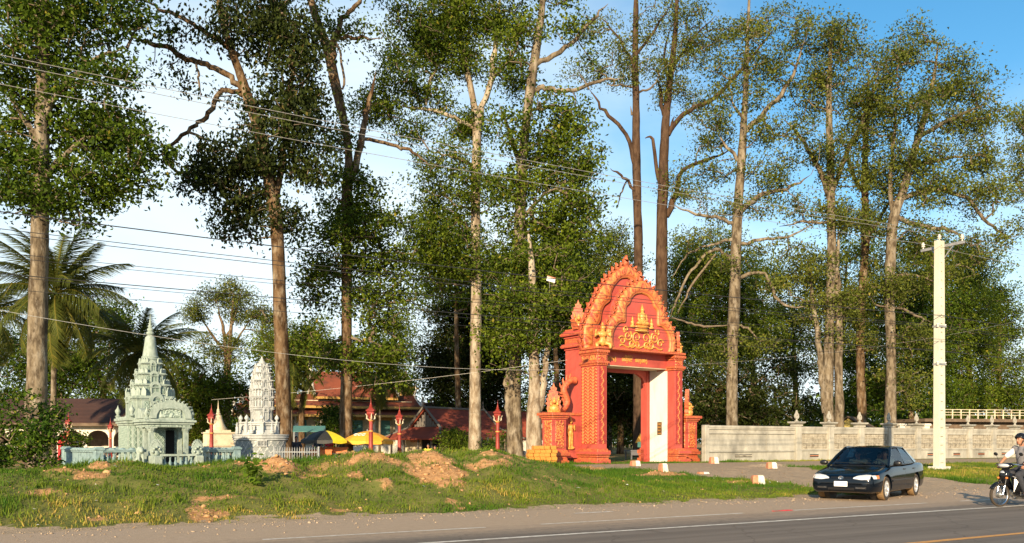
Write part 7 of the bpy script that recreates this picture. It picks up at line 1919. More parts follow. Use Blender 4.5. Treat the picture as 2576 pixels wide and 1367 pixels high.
    for s in (-1, 1):
        mb = MB(); mb.ell(hd + Vector((.083, s * .031, .018)), (.012, .017, .008), 8, 6); mb.build('eye', MAT['hair_black'], body)
        mb = MB(); mb.cap(hd + Vector((.084, s * .015, .040)), hd + Vector((.076, s * .05, .040)), .005, .004, 6); mb.build('eyebrow', MAT['hair_black'], body)
    mb = MB(); mb.cap(hd + Vector((.088, -.022, -.058)), hd + Vector((.088, .022, -.058)), .006, .006, 6); mb.build('mouth', MAT['lamp_red'], body)
    return p
def seated(dz=0.0, reach=None):
    J = dict(pelvis=(-.12, 0, .12), chest=(-.16, 0, .42), neck=(-.15, 0, .60), head=(-.11, 0, .76), shl=(-.15, .18, .55), shr=(-.15, -.18, .55), ell=(-.02, .25, .32), elr=(-.02, -.25, .32), wrl=(.22, .16, .28), wrr=(.22, -.16, .28),
             hil=(-.10, .09, .08), hir=(-.10, -.09, .08), knl=(.34, .12, .12), knr=(.34, -.12, .12), anl=(.42, .12, -.28), anr=(.42, -.12, -.28))
    if reach: J.update(reach)
    return J
def standing(lean=0.0):
    return dict(pelvis=(0, 0, .92), chest=(.02 + lean, 0, 1.22), neck=(.03 + lean, 0, 1.40), head=(.06 + lean * 1.3, 0, 1.55), shl=(.02 + lean, .18, 1.36), shr=(.02 + lean, -.18, 1.36), ell=(.06 + lean, .25, 1.10), elr=(.06 + lean, -.25, 1.10), wrl=(.24 + lean, .22, .98), wrr=(.24 + lean, -.22, .98),
                hil=(0, .09, .88), hir=(0, -.09, .88), knl=(.03, .10, .48), knr=(-.02, -.10, .48), anl=(0, .10, .08), anr=(-.05, -.10, .08))
# ------------------------------------------------------------------ parasols, tables, stall people
def parasol(px, py_rim, py_top, D, w_px, cols, label, logo=False, rz=0.0):
    c = at(px, py_rim, D); g = GR(c.x, c.y); zr = c.z - g; zt = at(px, py_top, D).z - g; R0 = w_px / 2 * D / FPX
    p = empty('parasol', (c.x, c.y, g), rz, label, 'parasol')
    MB().tube([(0, 0, -.1), (0, 0, zt + .06)], .022, 8).build('pole', MAT['fence_steel'], p, smooth=60)
    MB().lathe([(.24, -.05), (.24, .06), (.08, .1), (.05, .22)], 14).build('base', MAT['concrete'], p, smooth=40)
    MB().lathe([(.03, zt), (.04, zt + .03), (0, zt + .12)], 8).build('tip', MAT['fence_steel'], p)
    for k in range(8):
        a0, a1 = k * math.pi / 4, (k + 1) * math.pi / 4
        mb = MB(); nr, na = 7, 7; V = []
        for i in range(nr):
            s = i / (nr - 1)
            for j in range(na):
                t = j / (na - 1); a = a0 + (a1 - a0) * t
                r_ = R0 * s * (1 - .07 * math.sin(math.pi * t) * s)
                V.append((r_ * math.cos(a), r_ * math.sin(a), zt - (zt - zr) * (s ** 1.7) - .05 * math.sin(math.pi * t) * s * (1 - s)))
        for j in range(na):
            t = j / (na - 1); q = V[(nr - 1) * na + j]; V.append((q[0] * 1.005, q[1] * 1.005, q[2] - .12 - .05 * math.sin(math.pi * t)))
        n = len(V); V += [(q[0], q[1], q[2] - .012) for q in V]
        F_ = []
        for i in range(nr):
            for j in range(na - 1):
                a = i * na + j; F_ += [(a, a + 1, a + na + 1, a + na), (n + a + na, n + a + na + 1, n + a + 1, n + a)]
        mb.add(V, F_); me_ = mb.mesh('gore'); me_.update()
        go = link('gore', me_, MAT[cols[k]], p)
        MB().tube([(0.03 * math.cos(a0), .03 * math.sin(a0), zt - .02), (R0 * .5 * math.cos(a0), R0 * .5 * math.sin(a0), zt - (zt - zr) * .31 - .03), (R0 * math.cos(a0), R0 * math.sin(a0), zr - .02)], .008, 5).build('rib', MAT['fence_steel'], p)
        if logo and k in (5, 1):
            am = (a0 + a1) / 2
            for q, (dx, dz_) in enumerate(((-.24, 0), (-.02, .03), (.2, 0))):
                s = .62 + .0 * q; r_ = R0 * .60; z_ = zt - (zt - zr) * (.60 ** 1.7)
                P_ = [(dx + .1 * math.cos(t), .10 * math.sin(t)) for t in np.linspace(.7, 5.6, 10)]
                tang = Vector((-math.sin(am), math.cos(am), 0)); rad = Vector((math.cos(am), math.sin(am), 0))
                sl_ = (zt - zr) * 1.7 * .6 ** .7 / R0
                out_v = (rad - Vector((0, 0, sl_))).normalized()
                o0 = Vector((r_ * math.cos(am), r_ * math.sin(am), z_ + .03))
                mb = MB(); mb.tube([o0 + tang * a - out_v * b_ for a, b_ in P_], .022, 5); mb.build('printed_letter', MAT['litter_white'], go)
    return p
B_, Y_, O_ = 'umbrella_black', 'umbrella_yellow', 'umbrella_orange'
parasol(816, 1108, 1083, 43.6, 122, [B_, Y_, B_, Y_, B_, B_, Y_, B_], 'black parasol with yellow panels over the orange stall table', rz=.55)
parasol(924, 1110, 1085, 45.0, 130, [O_] * 8, 'orange parasol with white lettering behind the red lamp post', True, rz=.1)
tb = at(838, 1140, 44); tzb = GR(tb.x, tb.y)
def table(loc, rz, w, d, h, label, name='stall_table', mat='table_orange'):
    t = empty(name, loc, rz, label, 'table'); M_ = MAT[mat]
    MB().bbc(-w / 2, w / 2, -d / 2, d / 2, h - .06, h, .01).build('top', M_, t); MB().bb(-w / 2 + .04, w / 2 - .04, -d / 2 + .02, -d / 2 + .05, h - .3, h - .06).build('apron', M_, t)
    for sx_ in (-1, 1):
        for sy_ in (-1, 1): MB().bb(sx_ * (w / 2 - .08) - .03, sx_ * (w / 2 - .08) + .03, sy_ * (d / 2 - .08) - .03, sy_ * (d / 2 - .08) + .03, 0, h - .06).build('leg', M_, t)
    return t
table((tb.x, tb.y, tzb), .1, 1.5, .6, .74, 'orange stall table beside the slender tree trunk')
q = at(808, 1140, 43.4); table((q.x, q.y, GR(q.x, q.y)), .2, 1.1, .4, .62, 'low orange bench beside the picket fence')
q = at(905, 1140, 50); table((q.x, q.y, GR(q.x, q.y)), .0, 1.2, .6, .74, 'white stall table under the orange parasol', mat='litter_white')
q = at(778, 1120, 50); g_ = GR(q.x, q.y)
aw = empty('awning', (q.x, q.y, g_), .2, 'small teal awning on thin poles behind the black parasol', 'awning')
MB().add([(-.9, -.6, 1.62), (.9, -.6, 1.62), (.9, .5, 1.95), (-.9, .5, 1.95), (-.9, -.6, 1.58), (.9, -.6, 1.58), (.9, .5, 1.91), (-.9, .5, 1.91)], [(0, 1, 2, 3), (7, 6, 5, 4), (0, 4, 5, 1), (1, 5, 6, 2), (2, 6, 7, 3), (3, 7, 4, 0)]).build('canopy', MAT['teal_cloth'], aw)
for x in (-.85, .85):
    for y in (-.55, .45): MB().tube([(x, y, 0), (x, y, 1.6)], .02, 6).build('pole', MAT['fence_steel'], aw)
def put(px, D, dz=0.0):
    q = at(px, 1130, D); return (q.x, q.y, GR(q.x, q.y) + dz)
person('person with black hair sitting behind the picket fence', put(746, 41.5, .40), -1.2, seated(), 'cloth_dark', 'cloth_dark', voxel=.034)
person('person with black hair sitting under the black and yellow parasol', put(798, 46, .45), -1.8, seated(), 'cloth_dark', 'cloth_dark', voxel=.034)
person('person with black hair sitting at the orange stall table', put(826, 45, .45), -2.2, seated(), 'cloth_red', 'cloth_dark', voxel=.034)
person('person in a bright yellow shirt sitting beyond the earth heap', put(1076, 50, .02), -1.7, seated(), 'cloth_yellow', 'cloth_dark', voxel=.03)
person('person in a pale top sitting beside the one in yellow', put(1092, 50.6, -.08), -2.0, seated(), 'cloth_white', 'cloth_beige', voxel=.03)
person('person in red clothes standing beside the bicycle', put(152, 44), 0.2, standing(.12), 'cloth_red', 'cloth_red', voxel=.032)
# bicycle
bc = empty('bicycle', put(178, 44), .15, 'dark bicycle standing in front of the white arcade', 'bicycle')
for x in (-.52, .52):
    mb = MB(); mb.tube([(x + .31 * math.cos(a), 0, .33 + .31 * math.sin(a)) for a in np.linspace(0, 2 * math.pi, 25)], .02, 6, False); w_ = mb.build('wheel', MAT['tyre'], bc)
    mb = MB()
    for a in np.linspace(0, math.pi, 8, endpoint=False): mb.tube([(x - .3 * math.cos(a), 0, .33 - .3 * math.sin(a)), (x + .3 * math.cos(a), 0, .33 + .3 * math.sin(a))], .003, 3)
    mb.build('spokes', MAT['chrome'], w_)['kind'] = 'stuff'
mb = MB()
for a, b_ in (((-.52, 0, .33), (-.12, 0, .30)), ((-.12, 0, .30), (-.22, 0, .86)), ((-.52, 0, .33), (-.2, 0, .75)), ((-.12, 0, .30), (.36, 0, .72)), ((-.2, 0, .74), (.34, 0, .82)), ((.52, 0, .33), (.33, 0, .95))): mb.tube([a, b_], .018, 6)
mb.build('frame', MAT['black_plastic'], bc); mb = MB(); mb.tube([(.2, -.25, 1.0), (.34, -.1, .98), (.34, .1, .98), (.2, .25, 1.0)], .014, 6); mb.build('handlebar', MAT['chrome'], bc); mb = MB(); mb.ell((-.24, 0, .9), (.13, .08, .04)); mb.build('saddle', MAT['black_plastic'], bc)

# ------------------------------------------------------------------ small things round the gate
sp_ = at(1606, 1140, 50); spz = GR(sp_.x, sp_.y)
tbm = table((sp_.x - .1, sp_.y, spz), .5, 1.3, .7, .55, 'low concrete table with a blue top seen through the gate', 'concrete_table', 'cloth_grey')
q = at(1616, 1140, 51.5)
spirit = empty('spirit_house', (q.x, q.y, GR(q.x, q.y)), .5, 'little painted spirit house with a peaked roof seen through the gate', 'spirit house')
MB().lathe([(.22, -.1), (.22, .1), (.1, .16), (.09, .62), (.2, .7)], 8).build('pedestal', MAT['temple_white'], spirit)
MB().bb(-.22, .22, -.18, .18, .70, 1.02).build('cell', MAT['teal_cloth'], spirit); MB().bb(-.12, .12, -.2, -.17, .72, .94).build('doorway', MAT['dark_void'], spirit)
mb = MB(); gable_roof(mb, -.3, .3, -.22, .22, 1.0, 1.32, .06, .04); gable_roof(mb, -.2, .2, -.12, .12, 1.22, 1.55, .05, .04); mb.build('roof', MAT['temple_gold'], spirit)
kb = [(1795, 1167, 40.5, .30, 'squat white and salmon kerb block at the foot of the plain wall panel'), (1940, 1178, 36.5, .24, 'white kerb block with salmon end on bare earth by the first wall post'), (1664, 1189, 32.2, .30, 'whitewashed kerb block between the grass patch and gravel drive'),
      (1905, 1214, 27.6, .28, 'half white half salmon kerb block on the drive edge near the car'), (1597, 1176, 36.8, .22, 'low whitewashed kerb block in front of the gate opening'), (1768, 1195, 31.5, .08, 'broken whitish kerb fragment in the grass patch')]
for px_, py_, D, hgt, lab in kb:
    q = at(px_, py_, D); g = GR(q.x, q.y)
    k_ = empty('kerb_block', (q.x, q.y, g), random.uniform(.0, .5), lab, 'kerb block', 'painted kerb blocks along the drive')
    for s, mt in ((1, 'white_paint'), (-1, 'salmon_paint')):
        mb = MB(); x0, x1 = (0, .22) if s > 0 else (-.19, 0)
        if px_ in (1664,) and s < 0: x0 = -.08
        hgt = hgt
        mb.loft([[(x0, -.15, -.06), (x1, -.15, -.06), (x1, .15, -.06), (x0, .15, -.06)], [(x0 + (.02 if s < 0 else 0), -.11, hgt * .85), (x1 - (.03 if s > 0 else 0), -.11, hgt * .85), (x1 - (.03 if s > 0 else 0), .11, hgt * .85), (x0 + (.02 if s < 0 else 0), .11, hgt * .85)],
                 [(x0 + (.05 if s < 0 else 0), -.08, hgt), (x1 - (.06 if s > 0 else 0), -.08, hgt), (x1 - (.06 if s > 0 else 0), .08, hgt), (x0 + (.05 if s < 0 else 0), .08, hgt)]])
        mb.build('painted_half', MAT[mt], k_)
rs_ = at(1968, 1286, 2184 * 1.5 / (1286 - 1115))
mbr = MB(); mbr.M = Matrix.Rotation(.5, 4, 'Z')
mbr.loft([[(x, -.035 - .02 * math.sin(x * 9), .004), (x, .035 + .015 * math.sin(x * 13), .004), (x, .03, .016 + .006 * math.sin(x * 11)), (x, -.03, .014)] for x in np.linspace(-.28, .28, 9)])
tag(mbr.build('cloth_strip', MAT['cloth_red'], None, loc=(rs_.x, rs_.y, 0.0)), 'torn red cloth strip lying on the earth shoulder near the car', 'cloth')
# ------------------------------------------------------------------ shrubs and the broad-leaved weed
tree('feathery_bush', 'dark green feathery-leaved bush growing on the roadside bank', 20.5, [(60, 1190, 6), (62, 1150, 5), (70, 1090, 4), (75, 1040, 2)], [[(62, 1160, 3), (20, 1110, 2), (-20, 1070, 1.5)], [(64, 1150, 3), (110, 1100, 2), (140, 1050, 1.5)]],
     [(30, 1100, 65, 50, .8), (85, 1050, 50, 34, .7), (115, 1100, 45, 45, .8), (40, 1160, 70, 28, .8), (60, 1010, 26, 14, .5), (145, 1028, 18, 8, .5), (-70, 1100, 80, 70), (20, 1040, 40, 30, .6), (110, 1155, 34, 26, .8), (150, 1085, 14, 18, .5)],
     'leaf_bush', 'branch_bark', .12, .48, 20, .125, droop=.3, seed=51, flare=1.0, sides=6, cat='bush')
tree('green_shrub', 'round leafy shrub in front of the tiled wooden house', 56, [(1146, 1140, 3), (1146, 1110, 2), (1146, 1090, 1)], [], [(1146, 1112, 28, 24), (1130, 1122, 16, 14), (1162, 1120, 14, 16)], 'leaf_mid', 'branch_bark', .2, 1.5, 14, .22, seed=52, flare=1.0, sides=6, cat='shrub')
tree('green_shrub', 'dark leafy shrub between the lamp post and the slender trunk', 58, [(845, 1130, 3), (845, 1090, 2), (845, 1060, 1)], [], [(845, 1060, 26, 36), (830, 1090, 24, 28), (858, 1100, 20, 24)], 'leaf_dark', 'branch_bark', .24, 1.4, 14, .26, seed=53, flare=1.0, sides=6, cat='shrub')
tree('green_shrub', 'dark shrub between the arcade and the green shrine', 48, [(195, 1140, 3), (195, 1110, 2), (195, 1090, 1)], [], [(195, 1110, 22, 16), (180, 1120, 14, 12)], 'leaf_dark', 'branch_bark', .18, 1.4, 14, .2, seed=54, flare=1.0, sides=6, cat='shrub')
tree('green_shrub', 'low dark shrub beside the forked pale trunk', 50, [(1270, 1130, 3), (1270, 1115, 2), (1270, 1105, 1)], [], [(1268, 1118, 14, 18), (1240, 1125, 14, 10)], 'leaf_dark', 'branch_bark', .18, 1.2, 14, .2, seed=55, flare=1.0, sides=6, cat='shrub')
wpx = at(638, 1245, 18.9); wg_ = GR(wpx.x, wpx.y)
weed = empty('broad_leaved_weed', (wpx.x, wpx.y, wg_), 0, 'bright green broad-leaved weed growing on the grassy bank', 'plant')
rw = np.random.default_rng(9)
lfp = smooth_path([(0, 0), (.38, .1), (.5, .42), (.34, .8), (0, 1.05)], 3)
lv_ = [(x, y, .12 * abs(x)) for x, y in lfp] + [(-x, y, .12 * abs(x)) for x, y in lfp[::-1][1:-1]]
lme = np_mesh('leaf', np.array(lv_ + [(0, .5, 0)]), np.array([(i, (i + 1) % len(lv_), len(lv_)) for i in range(len(lv_))]), {'tint': np.full(len(lv_) + 1, .5)})
lme.materials.append(MAT['leaf_bright'])
for k in range(5):
    a = k * 1.3; b_ = Vector((.13 * math.cos(a), .13 * math.sin(a), .45 + .14 * (k % 3)))
    MB().tube([(0, 0, -.05), b_ * .5 + Vector((0, 0, .06)), b_], [.009, .007, .004], 5).build('stem', MAT['leaf_bright'], weed)
    for j in range(15):
        t = rw.uniform(.12, 1.05); c_ = b_ * t + Vector(rw.normal(0, .055, 3))
        link('leaf', lme, None, weed, c_ + Vector((.07 * math.cos(a + j * 2.4), .07 * math.sin(a + j * 2.4), .02)), (rw.uniform(-1.0, .2), rw.uniform(-.4, .4), a + j * 2.4 - math.pi / 2), rw.uniform(.085, .15))
# ------------------------------------------------------------------ parked sedan
from mathutils.bvhtree import BVHTree
CAR = Vector((9.99, 24.25)); car_rot = math.radians(-130)
car = empty('parked_car', (CAR.x, CAR.y, .004), car_rot, 'dark blue-green four-door sedan stopped on the dusty shoulder with people inside', 'car')
PNT, BLK, GLS = MAT['car_paint'], MAT['black_plastic'], MAT['glass']
ST = [(2.285, .52, .33, .50, .525), (2.26, .66, .27, .58, .60), (2.20, .76, .23, .63, .655), (2.05, .825, .20, .685, .715), (1.80, .862, .185, .745, .785), (1.335, .885, .18, .81, .865), (.95, .89, .18, .865, .93), (.5, .89, .18, .89, .945), (0, .89, .18, .90, .95), (-.6, .89, .18, .915, .96),
      (-1.0, .889, .18, .925, .975), (-1.335, .886, .18, .935, .99), (-1.65, .878, .19, .94, 1.0), (-2.0, .86, .215, .935, .99), (-2.25, .825, .25, .91, .955), (-2.40, .77, .29, .85, .885), (-2.46, .68, .34, .76, .785), (-2.48, .54, .42, .66, .68)]
S = smooth_path(ST, 5)
rings = []
for x, w, zb_, zs, zt in S:
    half = [(0, zb_), (.55 * w, zb_), (.86 * w, zb_ + .005), (.955 * w, zb_ + .05), (.99 * w, zb_ + .13), (1.0 * w, zb_ + (zs - zb_) * .42), (.995 * w, zb_ + (zs - zb_) * .66), (.975 * w, zs - .075), (.945 * w, zs - .028), (.89 * w, zs + .002), (.72 * w, zs + (zt - zs) * .55), (.4 * w, zs + (zt - zs) * .9), (0, zt)]
    rings.append([(x, p[0], p[1]) for p in half] + [(x, -p[0], p[1]) for p in half[::-1][1:-1]])
mb = MB(); mb.loft(rings)
body0 = bpy.data.objects.new('body', mb.mesh('body', 179)); COL.objects.link(body0)
cut = MB()
for sx_ in (1.335, -1.335):
    for sy_ in (-1, 1):
        cut.M = Matrix.Translation((sx_, sy_ * .82, .315)) @ Matrix.Rotation(math.pi / 2, 4, 'X'); cut.lathe([(.365, -.24), (.365, .24)], 36)
cuto = bpy.data.objects.new('cut', cut.mesh('cut')); COL.objects.link(cuto)
bo = body0.modifiers.new('b', 'BOOLEAN'); bo.operation = 'DIFFERENCE'; bo.solver = 'EXACT'; bo.object = cuto
dg = bpy.context.evaluated_depsgraph_get()
bme = bpy.data.meshes.new_from_object(body0.evaluated_get(dg)); bme.name = 'body'
bpy.data.objects.remove(body0); bpy.data.objects.remove(cuto)
bme.polygons.foreach_set('use_smooth', np.ones(len(bme.polygons), bool)); bme.set_sharp_from_angle(angle=math.radians(38))
bme.materials.clear()
cbody = link('body', bme, PNT, car)
bv = BVHTree.FromPolygons([v.co.copy() for v in bme.vertices], [tuple(p.vertices) for p in bme.polygons])
def hit(o, d):
    r = bv.ray_cast(Vector(o), Vector(d)); return r[0], r[1]
def patch(name, mat, uvw, axis, nu=10, nv=4, off=.008, parent=None, smooth=180):
    """plate that follows the bodywork: uvw(s, t) -> the two free coordinates; axis: 'x+' front, 'x-' rear, 'y+' left, 'y-' right, 'z' top"""
    V = []; 
    for i in range(nu):
        for j in range(nv):
            a, b_ = uvw(i / (nu - 1), j / (nv - 1))
            o, d = {'x+': ((4, a, b_), (-1, 0, 0)), 'x-': ((-4, a, b_), (1, 0, 0)), 'y+': ((a, 3, b_), (0, -1, 0)), 'y-': ((a, -3, b_), (0, 1, 0)), 'z': ((a, b_, 3), (0, 0, -1))}[axis]
            p, n = hit(o, d)
            if p is None: p, n = Vector(o) + Vector(d) * 2.1, -Vector(d)
            V.append((p, n))
    mb = MB(); top = [tuple(p + n * off) for p, n in V]; bot = [tuple(p - n * .012) for p, n in V]; k = len(V)
    F_ = [(i * nv + j, (i + 1) * nv + j, (i + 1) * nv + j + 1, i * nv + j + 1) for i in range(nu - 1) for j in range(nv - 1)]
    bd = [i * nv for i in range(nu)] + [(nu - 1) * nv + j for j in range(1, nv)] + [i * nv + nv - 1 for i in range(nu - 2, -1, -1)] + [j for j in range(nv - 2, 0, -1)]
    F_ += [(bd[i], bd[(i + 1) % len(bd)], k + bd[(i + 1) % len(bd)], k + bd[i]) for i in range(len(bd))]
    mb.add(top + bot, F_)
    return mb.build(name, mat, parent or cbody, smooth=50)
def interp(pts):
    xs_, ys_ = zip(*pts); return lambda s: float(np.interp(s, np.linspace(0, 1, len(ys_)) if xs_ is None else xs_, ys_))
for s in (-1, 1):
    lo = interp([(0, .575), (.5, .548), (1, .565)]); hi = interp([(0, .60), (.25, .645), (.7, .672), (1, .668)])
    hl = patch('headlight', MAT['lens_clear'], lambda a, b_, s=s: (s * (.31 + .40 * a), lo(a) + (hi(a) - lo(a)) * b_), 'x+', 14, 5, .012)
    MB().ell((2.19, s * .60, .61), (.035, .07, .042), 12, 8).build('lamp_bulb', MAT['chrome'], hl, smooth=180)
    patch('indicator', MAT['indicator'], lambda a, b_, s=s: (2.02 - .12 * a, .575 + .085 * b_), 'y+' if s > 0 else 'y-', 5, 4, .010)
    patch('indicator_wrap', MAT['lens_clear'], lambda a, b_, s=s: (2.14 - .12 * a, .572 + .088 * b_), 'y+' if s > 0 else 'y-', 5, 4, .009)
    patch('fog_intake', BLK, lambda a, b_, s=s: (s * (.36 + .27 * a), .315 + .06 * b_), 'x+', 8, 3, .004)
    patch('bumper_bar', MAT['chrome'], lambda a, b_, s=s: (s * (.38 + .22 * a), .338 + .010 * b_), 'x+', 8, 2, .010)
    ax = 'y+' if s > 0 else 'y-'
    patch('side_moulding', PNT, lambda a, b_: (.93 - 1.95 * a, .47 + .045 * b_), ax, 16, 3, .016)
    for xx in (1.0, -.24, -1.10):
        patch('door_seam', BLK, lambda a, b_, xx=xx: (xx - .05 * max(0, a - .7) * (xx == -1.10) * 6 + .008 * b_, .26 + .60 * a), ax, 8, 2, .001)
    patch('sill_seam', BLK, lambda a, b_: (1.0 - 2.0 * a, .255 + .008 * b_), ax, 8, 2, .001)
    for xx in (-.10, -.98):
        h_ = patch('door_handle', BLK, lambda a, b_, xx=xx: (xx - .16 * a, .775 + .028 * b_), ax, 4, 3, .022)
    patch('tail_light', MAT['lamp_red'], lambda a, b_, s=s: (s * (.36 + .38 * a), .74 + .11 * b_), 'x-', 8, 3, .010)
patch('grille', BLK, lambda a, b_: (-.26 + .52 * a, .578 + .040 * b_), 'x+', 10, 3, .004)
for k in range(2): patch('grille_bar', PNT, lambda a, b_, k=k: (-.25 + .50 * a, .586 + .016 * k + .004 * b_), 'x+', 10, 2, .010)
patch('lower_intake', BLK, lambda a, b_: (-.34 + .68 * a, .285 + .06 * b_), 'x+', 12, 3, .004)
patch('bumper_seam', BLK, lambda a, b_: (-.72 + 1.44 * a, .548 + .006 * b_ - .012 * abs(2 * a - 1)), 'x+', 24, 2, .002)
patch('bumper_crease', BLK, lambda a, b_: (-.70 + 1.40 * a, .462 + .008 * b_), 'x+', 24, 2, .003)
patch('hood_seam', BLK, lambda a, b_: (1.0 + .0 * a + 1.05 * a, .70 - .10 * a + .006 * b_), 'z', 12, 2, .001); patch('hood_seam', BLK, lambda a, b_: (1.0 + 1.05 * a, -.70 + .10 * a + .006 * b_), 'z', 12, 2, .001)
patch('cowl_panel', BLK, lambda a, b_: (1.00 + .10 * b_ + .08 * (1 - (2 * a - 1) ** 2), -.72 + 1.44 * a), 'z', 14, 3, .004)
# emblem: three interlocked ovals
ex_ = hit((4, 0, .60), (-1, 0, 0))[0].x + .022
for (cy_, cz_, ry, rz_) in ((0, .600, .062, .042), (0, .613, .042, .020), (0, .600, .019, .040)):
    mb = MB(); mb.tube([(ex_, cy_ + ry * math.cos(a), cz_ + rz_ * math.sin(a)) for a in np.linspace(0, 2 * math.pi, 25)], .0065, 5, False); mb.build('emblem_oval', MAT['chrome'], cbody, smooth=60)
px_ = hit((4, 0, .42), (-1, 0, 0))[0].x
MB().bbc(px_ + .004, px_ + .022, -.17, .17, .375, .505, .004).build('number_plate', MAT['plate_white'], car)
# dark wheel houses
for sx_ in (1.335, -1.335):
    for sy_ in (-1, 1):
        mb = MB(); mb.M = Matrix.Translation((sx_, sy_ * .60, .315)) @ Matrix.Rotation(math.pi / 2, 4, 'X')
        mb.lathe([(.36, -.06), (.36, .06)], 24); mb.build('wheel_house', BLK, car)
MB().bb(-2.2, 2.0, -.62, .62, .20, .30).build('underbody', BLK, car)
# wheels
tp_ = [(.205, -.095), (.27, -.10), (.295, -.095)]; 
tyre_side = MB(); tyre_side.M = Matrix.Rotation(math.pi / 2, 4, 'X'); tyre_side.lathe([(.205, -.088), (.225, -.102), (.27, -.104), (.296, -.094), (.300, -.08), (.300, .08), (.296, .094), (.27, .104), (.225, .102), (.205, .088)], 40, ring=True)
tsm = tyre_side.mesh('tyre', 40); tsm.materials.append(MAT['tyre'])
trd = MB(); trd.M = Matrix.Rotation(math.pi / 2, 4, 'X'); trd.lathe([(.298, -.086), (.3065, -.078), (.308, 0), (.3065, .078), (.298, .086)], 40, ring=True); trm = trd.mesh('tread', 60); trm.materials.append(MAT['tyre_tread'])
rim = MB(); rim.M = Matrix.Rotation(math.pi / 2, 4, 'X')
rim.lathe([(.21, -.09), (.212, -.085), (.205, -.06), (.19, -.05), (.185, .05), (.205, .085), (.21, .09), (.20, .088), (.185, .07), (.178, -.02), (.19, -.08)], 36, ring=True)
rmm = rim.mesh('rim', 40); rmm.materials.append(MAT['alloy'])
spk = MB(); spk.M = Matrix.Identity(4); spk.add([(-.028, -.085, .04), (.028, -.085, .04), (.040, -.078, .195), (-.040, -.078, .195), (-.028, -.05, .04), (.028, -.05, .04), (.040, -.05, .195), (-.040, -.05, .195)], [(0, 1, 2, 3), (7, 6, 5, 4), (0, 4, 5, 1), (1, 5, 6, 2), (2, 6, 7, 3), (3, 7, 4, 0)])
skm = spk.mesh('spoke'); skm.materials.append(MAT['alloy'])
hub = MB(); hub.M = Matrix.Rotation(math.pi / 2, 4, 'X'); hub.lathe([(.06, .03), (.06, .088), (.045, .096), (0, .098)], 18); hbm = hub.mesh('hub_cap', 40); hbm.materials.append(MAT['alloy'])
for sx_ in (1.335, -1.335):
    for sy_ in (-1, 1):
        w_ = empty('wheel', (sx_, sy_ * .765, .308), math.pi if sy_ > 0 else 0); w_.parent = car
        link('tyre', tsm, None, w_); link('tread', trm, None, w_); link('rim', rmm, None, w_); link('hub_cap', hbm, None, w_)
        for k in range(6): link('spoke', skm, None, w_, None, (0, k * math.pi / 3, 0))
        mb = MB(); mb.M = Matrix.Rotation(math.pi / 2, 4, 'X'); mb.lathe([(.172, -.03), (.172, .0)], 24); mb.build('brake_disc', MAT['engine_metal'], w_)
# greenhouse
def cab(pts_b, pts_t, n=9):
    """grid between a base curve and a top curve"""
    V = []; m_ = 6
    for i in range(n):
        for j in range(m_):
            t = j / (m_ - 1); b_, c_ = Vector(pts_b(i / (n - 1))), Vector(pts_t(i / (n - 1)))
            V.append(b_.lerp(c_, t))
    return V, [(i * m_ + j, (i + 1) * m_ + j, (i + 1) * m_ + j + 1, i * m_ + j + 1) for i in range(n - 1) for j in range(m_ - 1)]
wb = lambda s: (1.10 - .16 * (2 * s - 1) ** 2, (2 * s - 1) * .775, .925 - .02 * (2 * s - 1) ** 2)
wt = lambda s: (.28 - .07 * (2 * s - 1) ** 2, (2 * s - 1) * .575, 1.388 - .028 * (2 * s - 1) ** 2)
MB().add(*cab(wb, wt)).build('windscreen', GLS, car, smooth=180)
rb2 = lambda s: (-1.74 + .12 * (2 * s - 1) ** 2, (2 * s - 1) * .70, .985); rt2 = lambda s: (-1.02 + .06 * (2 * s - 1) ** 2, (2 * s - 1) * .56, 1.385 - .025 * (2 * s - 1) ** 2)
MB().add(*cab(rb2, rt2)).build('rear_window', GLS, car, smooth=180)
V = []; nx_, ny_ = 12, 9
for i in range(nx_):
    t = i / (nx_ - 1); x = .31 - 1.36 * t
    for j in range(ny_):
        q = 2 * j / (ny_ - 1) - 1
        xx = x - (.07 * q * q if i == 0 else 0) + (.06 * q * q if i == nx_ - 1 else 0)
        V.append((xx, q * (.60 - .02 * abs(2 * t - 1)), 1.392 + .032 * math.sin(math.pi * t) - .035 * q * q * q * q - (.012 * q * q)))
n0 = len(V); V2 = V + [(a, b_, c_ - .03) for a, b_, c_ in V]
F_ = [(i * ny_ + j, (i + 1) * ny_ + j, (i + 1) * ny_ + j + 1, i * ny_ + j + 1) for i in range(nx_ - 1) for j in range(ny_ - 1)]
bd = [i * ny_ for i in range(nx_)] + [(nx_ - 1) * ny_ + j for j in range(1, ny_)] + [i * ny_ + ny_ - 1 for i in range(nx_ - 2, -1, -1)] + [j for j in range(ny_ - 2, 0, -1)]
F_ += [tuple(n0 + q for q in f[::-1]) for f in F_] + [(bd[i], bd[(i + 1) % len(bd)], n0 + bd[(i + 1) % len(bd)], n0 + bd[i]) for i in range(len(bd))]
MB().add(V2, F_).build('roof', PNT, car, smooth=45)
